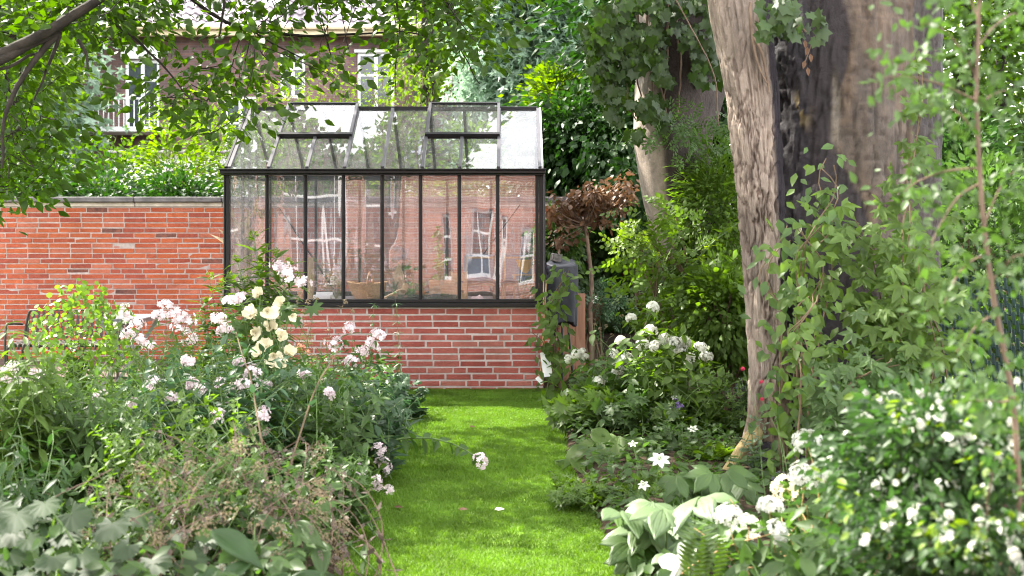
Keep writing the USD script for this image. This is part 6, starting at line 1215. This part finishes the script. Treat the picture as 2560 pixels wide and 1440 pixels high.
big_leaves('rodgersia', 'green lower leaves beneath the bright palmate leaves', L_RODG, [at(x, y, 5.0 + r.uniform(-.15, .15)) for x, y in [(1590, 1370), (1640, 1385), (1680, 1370), (1570, 1405), (1740, 1330), (1610, 1420), (1660, 1425), (1720, 1400)]], .15, 'leaf_mid', 186, down=.4)
def star(name, label, px, py, Y, R, n, mt, seed, stem_to=None, up=.75):
    r = np.random.default_rng(seed); c = at(px, py, Y); ax = unit(np.array([-.1, -.5, up])); u = unit(np.cross(ax, [1, .1, 0])); v = np.cross(ax, u); t = thing(name, label, 'flower', c * [1, 1, 0] + [0, 0, .02])
    a = np.arange(n) * 2 * np.pi / n + r.uniform(0, 6); o = u * np.cos(a)[:, None] + v * np.sin(a)[:, None]; T = ovate(.52, 4, droop=.2, peak=.5)
    for i in range(n): V, F = leaves(T, c, o[i] + ax * .12, ax, R * r.uniform(.75, 1.1)); obj('petal', (V[0], F), mt, t, smooth=True)
    obj('centre', merge(head(c + ax * .006, .010, 18, L_KITE, .008, r, ax)), 'pod_lime', t); s = c * [1, 1, 0] + [r.normal() * .05, .05, .02]; pts = wander(bez(s, (c + s) / 2 + [0, 0, .08], c, 8), .02, seed, 10); obj('stem', tube(pts, .003, 5), 'stem_green', t); add_leaves(t, [stem_leaves(pts, L_OVATE, 5, .06, r, .2, .8)], 'leaf_mid')
for i, (x, y, Y, R, n, lab) in enumerate([(1650, 1148, 6.0, .062, 7, 'largest white anemone flower, in front of the hostas'), (1582, 1110, 6.4, .030, 5, 'small white anemone above the largest one'), (1638, 912, 8.4, .034, 5, 'white anemone under the hydrangea heads'), (1685, 993, 8.0, .028, 5, 'white anemone above the purple bellflower'), (1732, 1072, 7.4, .042, 6, 'white anemone in front of the beech root'), (1608, 1212, 5.8, .036, 6, 'white anemone just above the bright palmate leaves'), (1520, 975, 8.9, .03, 5, 'white anemone at the corner of the geranium clump')]): star('anemone_flower', lab, x, y, Y, R, n, 'petal_white', 300 + i)
big_leaves('white_leaf_plant', 'pair of white papery leaves near the bottom of the right bed', ovate(.75, 5, droop=.35), [at(1722, 1362, 4.4), at(1672, 1392, 4.4), at(1690, 1400, 4.38)], .10, 'petal_white', 187, down=.6, part='bract')
fern = thing('fern', 'pale yellowish fern frond at the bottom of the right bed', 'fern', at(1750, 1440, 4.3) * [1, 1, 0] + [0, 0, .02]); r = np.random.default_rng(19)
for i, (p, s) in enumerate([((1748, 1448), .24), ((1775, 1460), .2), ((1722, 1460), .2)]): q = at(*p, 4.3); V, F = leaves(L_FERN, q, (.10 * (i - .2), -.15, 1.0), (-.2, -1, .25), s); obj('frond', (V[0], F), 'leaf_pale' if i == 0 else 'leaf_fresh', fern, smooth=True)
f2 = thing('fern', 'green fern between the hosta and the beech root', 'fern', foot(1770, 7.1)); P = np.repeat(at(1775, 1150, 7.1)[None], 12, 0); a = np.linspace(0, 6.28, 12, endpoint=False); V, F = leaves(L_FERN, P, np.stack([np.cos(a), np.sin(a) * .8, .55 + .2 * np.sin(a * 3)], 1), (0, 0, 1), r.uniform(.16, .24, 12))
for i in range(12): obj('frond', (V[i], F), 'leaf_fresh', f2, smooth=True)
herb('bellflower', 'purple bellflower spike in the middle of the right bed', 'plant', foot(1695, 7.8), [at(1690, 1005, 7.8), at(1702, 1018, 7.8), at(1685, 1025, 7.8)], L_OVATE, .05, 6, 'leaf_mid', 190, heads=(.022, 9, FL5, .012, 'petal_purple', 'flower_head'))
for i, (x, y, lab) in enumerate([(1857, 922, 'highest of the three small crimson flower buds before the beech stem'), (1904, 955, 'middle crimson flower bud in front of the pale side stem'), (1905, 998, 'lowest of the three crimson flower buds')]): herb('knautia', lab, 'flower', foot(x + 60, 5.4), [at(x, y, 5.4)], L_NARROW, .05, 3, 'leaf_mid', 195 + i, heads=(.007, 18, FL4, .006, 'petal_red', 'flower_head'), w=.002)
herb('lambs_ear', 'silver leaved stems at the foot of the beech', 'plant', foot(1890, 6.5), [at(x, y, 6.5) for x, y in ((1880, 1040), (1910, 1060), (1925, 1010), (1865, 1110), (1900, 1130))], L_OVATE4, .075, 9, 'leaf_grey', 199, keep=30, lift=.7, t0=.1)
rk = at(1962, 1205, 6.5); m = trimesh.creation.icosphere(3); v = m.vertices * [.085, .08, .075]; v = v * (1 + .5 * (meshkit.fbm(m.vertices * 1.6, 3, 3) - .5))[:, None]; tag(obj('rock', (v + [rk[0], 6.5, .07], m.faces), 'rock', smooth=True), 'purplish grey rock at the foot of the beech', 'rock')

# shrubs between the two trunks
shrub('rose_shrub', 'dense light green bush between the leaning trunk and the beech', 'shrub', at(1800, 610, 9.25) + [0, .1, 0], (.34, .28, .85), 420, 20, .075, L_LANCE, 'leaf_fresh', 210, base=foot(1800, 9.3), holes=.15, hang=.6, up=.4, keep=60, stem_mat='twig')
shrub('rose_shrub', 'yellow green pinnate rose branches reaching toward the dark gap', 'shrub', at(1705, 660, 9.0), (.38, .22, .36), 90, 5, .125, L_ROSE, 'leaf_fresh', 211, base=foot(1760, 9.2), holes=.3, hang=.5, up=.55, keep=70, bumps=.6)
shrub('rose_shrub', 'shaded lower foliage under the yellow green rose', 'shrub', at(1735, 800, 9.5), (.42, .3, .45), 260, 16, .06, L_OVATE, 'leaf_fresh', 212, base=foot(1740, 9.5), holes=.15, hang=.5)
shrub('rose_shrub', 'light green bank of leaves behind the white hydrangea heads', 'shrub', at(1800, 800, 8.7), (.32, .25, .42), 230, 16, .07, L_OVATE, 'leaf_fresh', 213, base=foot(1800, 8.8), holes=.18, hang=.5)
rl = thing('rose_shoot', 'bright sunlit yellow tip of a rose branch before the dark gap', 'shrub', foot(1700, 8.9)); pts = wander(np.array([foot(1720, 8.9), at(1700, 720, 8.85), at(1640, 640, 8.8), at(1548, 560, 8.75)]), .05, 4, 18); pts2 = wander(np.array([at(1700, 700, 8.85), at(1780, 610, 8.8), at(1860, 545, 8.8)]), .04, 5, 14); r = np.random.default_rng(44)
obj('stem', join([tube(pts, np.linspace(.010, .003, 18), 6), tube(pts2, np.linspace(.009, .005, 14), 6)]), 'stem_green', rl, smooth=True); P = np.array([at(1575 + r.normal() * 22, 590 + r.normal() * 22, 8.75 + r.normal() * .05) for _ in range(34)]); add_leaves(rl, [leaves(L_ROSE, P, unit(r.normal(size=(34, 3)) + [-.5, -.3, .2]), unit(r.normal(size=(34, 3)) * .3 + [0, -.8, .7]), r.uniform(.08, .13, 34)), stem_leaves(pts2, L_ROSE, 10, .11, r, .3, .98, 2), stem_leaves(pts, L_ROSE, 14, .12, r, .3, .98, 2)], 'leaf_lime', 45)
# climbers on the fence before the beech
def climber(label, pts, Y, n, size, T, mt, seed, keep, wpx=45, stems=3):
    r = np.random.default_rng(seed); b = foot(pts[0][0], Y); t = thing('climber', label, 'climber', b); P, st = [], []; pl = np.array(pts, float)
    for k in range(stems):
        q = wander(np.array([b + [r.normal() * .05, 0, 0]] + [at(x + r.normal() * 16, y + r.normal() * 12, Y + r.normal() * .08) for x, y in pts]), .05, seed + k, 26); st.append(tube(q, np.linspace(.007, .003, 26), 5)); P.append(q[4:])
    q = np.vstack(P); c = q[r.integers(0, len(q), n)] + r.normal(size=(n, 3)) * [wpx / F_PX * Y, .10, wpx / F_PX * Y]; d = unit(np.stack([r.normal(size=n) * .8, -r.uniform(.1, .8, n), -r.uniform(.1, 1.0, n)], 1))
    obj('stem', join(st), 'stem_brown', t, smooth=True); add_leaves(t, [leaves(T, c, d, unit(r.normal(size=(n, 3)) * .35 + [0, -.7, .75]), size * r.uniform(.6, 1.15, n))], mt, keep)
climber('climbing plant on canes at the right corner of the greenhouse base', [(1392, 930), (1384, 870), (1396, 790), (1408, 690)], 10.60, 150, .10, L_OVATE, 'leaf_fresh', 218, 110, 19, 4)
climber('leafy shoots of the climber spreading over the corner bricks of the greenhouse base', [(1392, 930), (1378, 868), (1352, 845), (1345, 832)], 10.62, 46, .09, L_OVATE, 'leaf_fresh', 219, 40, 12, 2)
climber('climber with long rose like leaves in front of the black trunk stain', [(2040, 960), (2030, 800), (2070, 640), (2010, 560)], 6.3, 240, .085, L_OVATE, 'leaf_fresh', 220, 130, 60)
climber('five leaved vine hanging right of the black trunk stain', [(2230, 980), (2220, 800), (2180, 640), (2120, 560)], 6.5, 200, .12, L_FIVE, 'leaf_fresh', 221, 120, 70)
climber('vine shoot climbing straight up before the grey trunk', [(2240, 760), (2250, 600), (2270, 430), (2300, 300), (2310, 190)], 6.3, 110, .105, L_FIVE, 'leaf_fresh', 222, 70, 26, 2)
climber('pale green creeper on the fence at the right side', [(2350, 980), (2340, 860), (2330, 760), (2300, 650)], 6.2, 210, .10, L_FIVE, 'leaf_fresh', 223, 90, 80)
climber('dark creeper low between fence and beech trunk', [(2130, 1040), (2110, 980), (2160, 930), (2220, 900)], 6.0, 140, .09, L_FIVE, 'leaf_mid', 224, 60, 50)
climber('small leaved shoots with tiny buds in front of the beech', [(2000, 640), (2060, 560), (2080, 480), (2060, 410)], 6.4, 110, .075, L_OVATE, 'leaf_mid', 225, 50, 26, 3)
climber('leaves on thin shoots over the pale side stem', [(1930, 760), (1900, 690), (1910, 640), (1960, 580)], 6.4, 50, .085, L_OVATE, 'leaf_mid', 226, 50, 34, 2)
climber('leafy shoots hanging down beside the crimson buds', [(2000, 900), (1985, 840), (2000, 780), (2030, 740)], 6.1, 90, .085, L_OVATE, 'leaf_fresh', 227, 60, 42, 3)
shrub('hedge_shrub', 'shaded shrub behind the fence right of the beech', 'shrub', at(2480, 700, 9.5), (.55, .5, .95), 260, 18, .085, L_OVATE, 'leaf_mid', 230, holes=.25)
shrub('hedge_shrub', 'green shrub behind the beech between trunk and right edge', 'shrub', at(2400, 540, 11.0), (.6, .5, 1.0), 260, 18, .09, L_OVATE, 'leaf_dark', 231, holes=.2)

# hydrangeas and the white flowering bush at the front right
FH = [('hydrangea with three creamy round heads on brown canes at the right front', 2000, 4.6, [(2018, 1108), (2010, 1190), (1966, 1222), (2060, 1195)], .060), ('hydrangea with a big pale head beside the white blossom bush', 2130, 4.5, [(2118, 1168), (2175, 1190), (2150, 1150)], .062), ('low hydrangea with a glaring white head near the bright palmate leaves', 1870, 4.4, [(1872, 1318), (1925, 1268), (1940, 1330), (1820, 1290)], .055)]
for i, (lab, fx_, Yp, hs, R) in enumerate(FH):
    r = np.random.default_rng(800 + i); tips = [at(x, y, Yp + r.uniform(-.1, .1)) for x, y in hs]; fill = [at(fx_ + r.normal() * 90, max(y for _, y in hs) + r.uniform(20, 170), Yp + r.normal() * .15) for _ in range(14)]
    herb('hydrangea', lab, 'shrub', foot(fx_, Yp + .05), tips + fill, L_OVATE4, .11, 6, 'leaf_mid', 240 + i, keep=60, lift=.2, taper=.15, droop=.4, spread=.12, stem_mat='cane', heads=[(R * r.uniform(.85, 1.1), 110, FL4, .0115, 'petal_white' if j != 2 or i else 'petal_cream', 'flower_head') for j, _ in enumerate(hs)] + [None] * len(fill), w=.005)
r = np.random.default_rng(250)
def blossom_bush(label, lobes, seed, flowers):
    """Several uneven arching masses of small leaves, blossoms in loose clusters along their outside."""
    r = np.random.default_rng(seed); c0 = np.mean([l[0] for l in lobes], axis=0); b = np.array([c0[0], c0[1] + .1, 0]); t = thing('blossom_bush', label, 'shrub', b); LV, st, CC = [], [], []
    for k, (c, rad, n) in enumerate(lobes):
        C, U = blob_centres(c, rad, n, r, .05, .7, seed + k, -1.1); m = meshkit.fbm(C * 9 + k, 3, seed) > .40; C, U = C[m], U[m]; LV.append(sprays(C, 11, (.038, .038, .03), .036, L_OVATE, r, .45, .35, U)); CC.append(C[(U[:, 2] > -.35) & (U[:, 1] < .5)])
        for i in range(5): e = C[r.integers(len(C))]; st.append(tube(wander(bez(b, (b + e) / 2 + [0, 0, .18], e, 7), .06, seed + i + 9 * k, 12), np.linspace(.008, .002, 12), 5))
    add_leaves(t, LV, 'leaf_dark', 90); obj('stem', join(st), 'twig', t, smooth=True); C = np.vstack(CC)
    for q in C[r.choice(len(C), min(flowers, len(C)), replace=False)]:
        if meshkit.fbm(q[None] * 7, 2, seed)[0] > .47 or r.random() < .25: obj('blossom', merge(head(q + np.array([0, -.02, .025]) + r.normal(size=3) * .012, .016 * r.uniform(.3, 1.5), int(r.integers(2, 12)), FL5, .0095 * r.uniform(.8, 1.2), r, (r.normal() * .4, -.6, .7), .6, -.2)), 'petal_white', t)
    q = C[r.choice(len(C), 40)] + [0, 0, .03]; add_leaves(t, [sprays(q, 4, (.03, .03, .02), .034, L_OVATE, r)], 'leaf_lime', 0, rest='young_foliage')
blossom_bush('bush sprinkled with small white blossoms at the right front', [(at(2215, 1160, 3.5), (.19, .18, .13), 110), (at(2330, 1080, 3.3), (.24, .2, .12), 130), (at(2500, 1150, 3.2), (.2, .2, .17), 110), (at(2300, 1250, 3.3), (.30, .22, .16), 150), (at(2240, 1020, 3.6), (.16, .14, .05), 50)], 251, 150)
blossom_bush('lower part of the white blossoming bush in the bottom right corner', [(at(2290, 1390, 3.1), (.20, .18, .13), 80), (at(2450, 1330, 3.0), (.24, .18, .16), 110), (at(2520, 1440, 2.9), (.2, .16, .12), 70)], 252, 110)
clump('bugbane', 'pointed blue green leaves in front of the blossoming bush', 2080, 1290, 3.9, 110, 16, L_BIG, .12, 4, 'leaf_mid', 255, keep=50, droop=.5, hvar=.4, t0=.5, taper=0, dy=.2)
clump('bugbane', 'soft green foliage at the very bottom of the right bed', 1950, 1400, 3.7, 190, 26, L_MAPLE, .07, 6, 'leaf_mid', 256, keep=60, droop=.35, hvar=.5, dy=.25)
# the young tree at the right edge
sap = thing('young_tree', 'slim young tree with blurred small leaves close by at the right edge', 'tree', foot(2545, 3.0)); YS = 3.0; q = wander(np.array([foot(2552, YS), at(2550, 1300, YS), at(2530, 1000, YS), at(2490, 760, YS), at(2450, 480, YS), at(2440, 250, YS), at(2455, -150, YS)]), .012, 6, 40); st = [tube(q, np.linspace(.010, .005, 40), 8)]; P = []; r = np.random.default_rng(260)
for i, (a, b) in enumerate([((2440, 250), (2200, 190)), ((2440, 200), (2300, 60)), ((2440, 330), (2330, 260)), ((2445, 420), (2260, 480)), ((2448, 460), (2330, 620)), ((2460, 560), (2560, 420)), ((2470, 640), (2360, 760)), ((2500, 790), (2390, 880)), ((2440, 120), (2550, 40)), ((2445, 40), (2380, -60)), ((2480, 700), (2570, 640)), ((2440, 280), (2540, 230)), ((2530, 1000), (2440, 1000))]):
    p = wander(bez(at(*a, YS), at((a[0] + b[0]) / 2, min(a[1], b[1]) - 10, YS + .03), at(*b, YS + r.normal() * .15), 7), .03, i, 12); st.append(tube(p, np.linspace(.0035, .0015, 12), 5)); P.append(p[3:])
obj('trunk', join(st), 'twig', sap, smooth=True); p = np.vstack(P); n = 1100; c = p[r.integers(0, len(p), n)] + r.normal(size=(n, 3)) * [.045, .05, .045]; add_leaves(sap, [leaves(L_OVATE, c, unit(r.normal(size=(n, 3)) + [0, -.2, -.3]), unit(r.normal(size=(n, 3)) * .4 + [0, -.4, .8]), .036 * r.uniform(.6, 1.2, n))], 'leaf_mid', 120, rest='crown')
# fallen leaves on the lawn
for i, (x, y, lab) in enumerate([(985, 1280, 'brown fallen leaf near the left edge of the lawn'), (1145, 1287, 'reddish fallen leaf in the middle of the lawn'), (1236, 1288, 'pale fallen leaf right of the reddish one'), (1174, 1077, 'dark fallen leaf near the far sunny streak')]):
    g = ground_at(x, y); V, F = leaves(L_OVATE, g + [0, 0, .030], (1, .4 * i - .5, .2), (.1, -.3, 1), .055); tag(obj('fallen_leaf', (V[0], F), 'leaf_brown' if i != 2 else 'petal_pink', smooth=True), lab, 'leaf')

# ------------------------------------------------------------------ which things belong together
GROUPS = {'garden_shrub': 'sunlit shrubs behind the garden wall', 'garden_hedge': 'low hedges added for shade behind the wall coping', 'backdrop_tree': 'trees in the background', 'laurel_hedge': 'laurels right of the greenhouse', 'phlox': 'pale pink phlox in the left border',
    'phlox_leaves': 'phlox shoots not yet in bloom', 'goldenrod': 'goldenrod before the greenhouse corner', 'whorled_lily': 'slender whorled stems before the brick base', 'seed_stalks': 'dry seed stalks', 'comfrey': 'broad leaved plants in the left border', 'monkshood': 'dark leafy clumps beside the lawn',
    'persicaria': 'lance leaved plants at the left edge', 'bellflower': 'bellflowers', 'faded_astilbe': 'faded plants with tan seed heads', 'plume_poppy': 'scalloped big leaves at the lower left', 'dock': 'broad dock leaves', 'hydrangea': 'white hydrangeas in the right bed', 'geranium': 'geraniums in the right bed',
    'anemone': 'anemone foliage in the right bed', 'anemone_flower': 'white anemone flowers', 'hosta': 'hostas at the lawn edge', 'rodgersia': 'palmate leaved plants at the front right', 'fern': 'ferns in the right bed', 'rose_shrub': 'shrubs between the two trunks', 'climber': 'climbing plants', 'knautia': 'crimson flower buds',
    'blossom_bush': 'white blossoming bushes at the front right', 'bugbane': 'foliage at the bottom of the right bed', 'hedge_shrub': 'shrubs behind the mesh fence', 'fallen_leaf': 'fallen leaves on the lawn', 'terracotta_pot': 'terracotta pots in the greenhouse', 'wooden_crate': 'pine crates in the greenhouse',
    'folding_chair': 'folding chairs in the greenhouse', 'plant_label': 'white plant labels', 'ivy': 'ivy on the trunks', 'tomato_plant': 'tall pot plants in the greenhouse', 'mirrored_tree': 'tree stems mirrored in the panes'}
for p in stage.GetPrimAtPath('/World').GetChildren():
    q = p.GetName().rstrip('0123456789').rstrip('_')
    if q in GROUPS and p.GetCustomDataByKey('category'): p.SetCustomDataByKey('group', GROUPS[q])
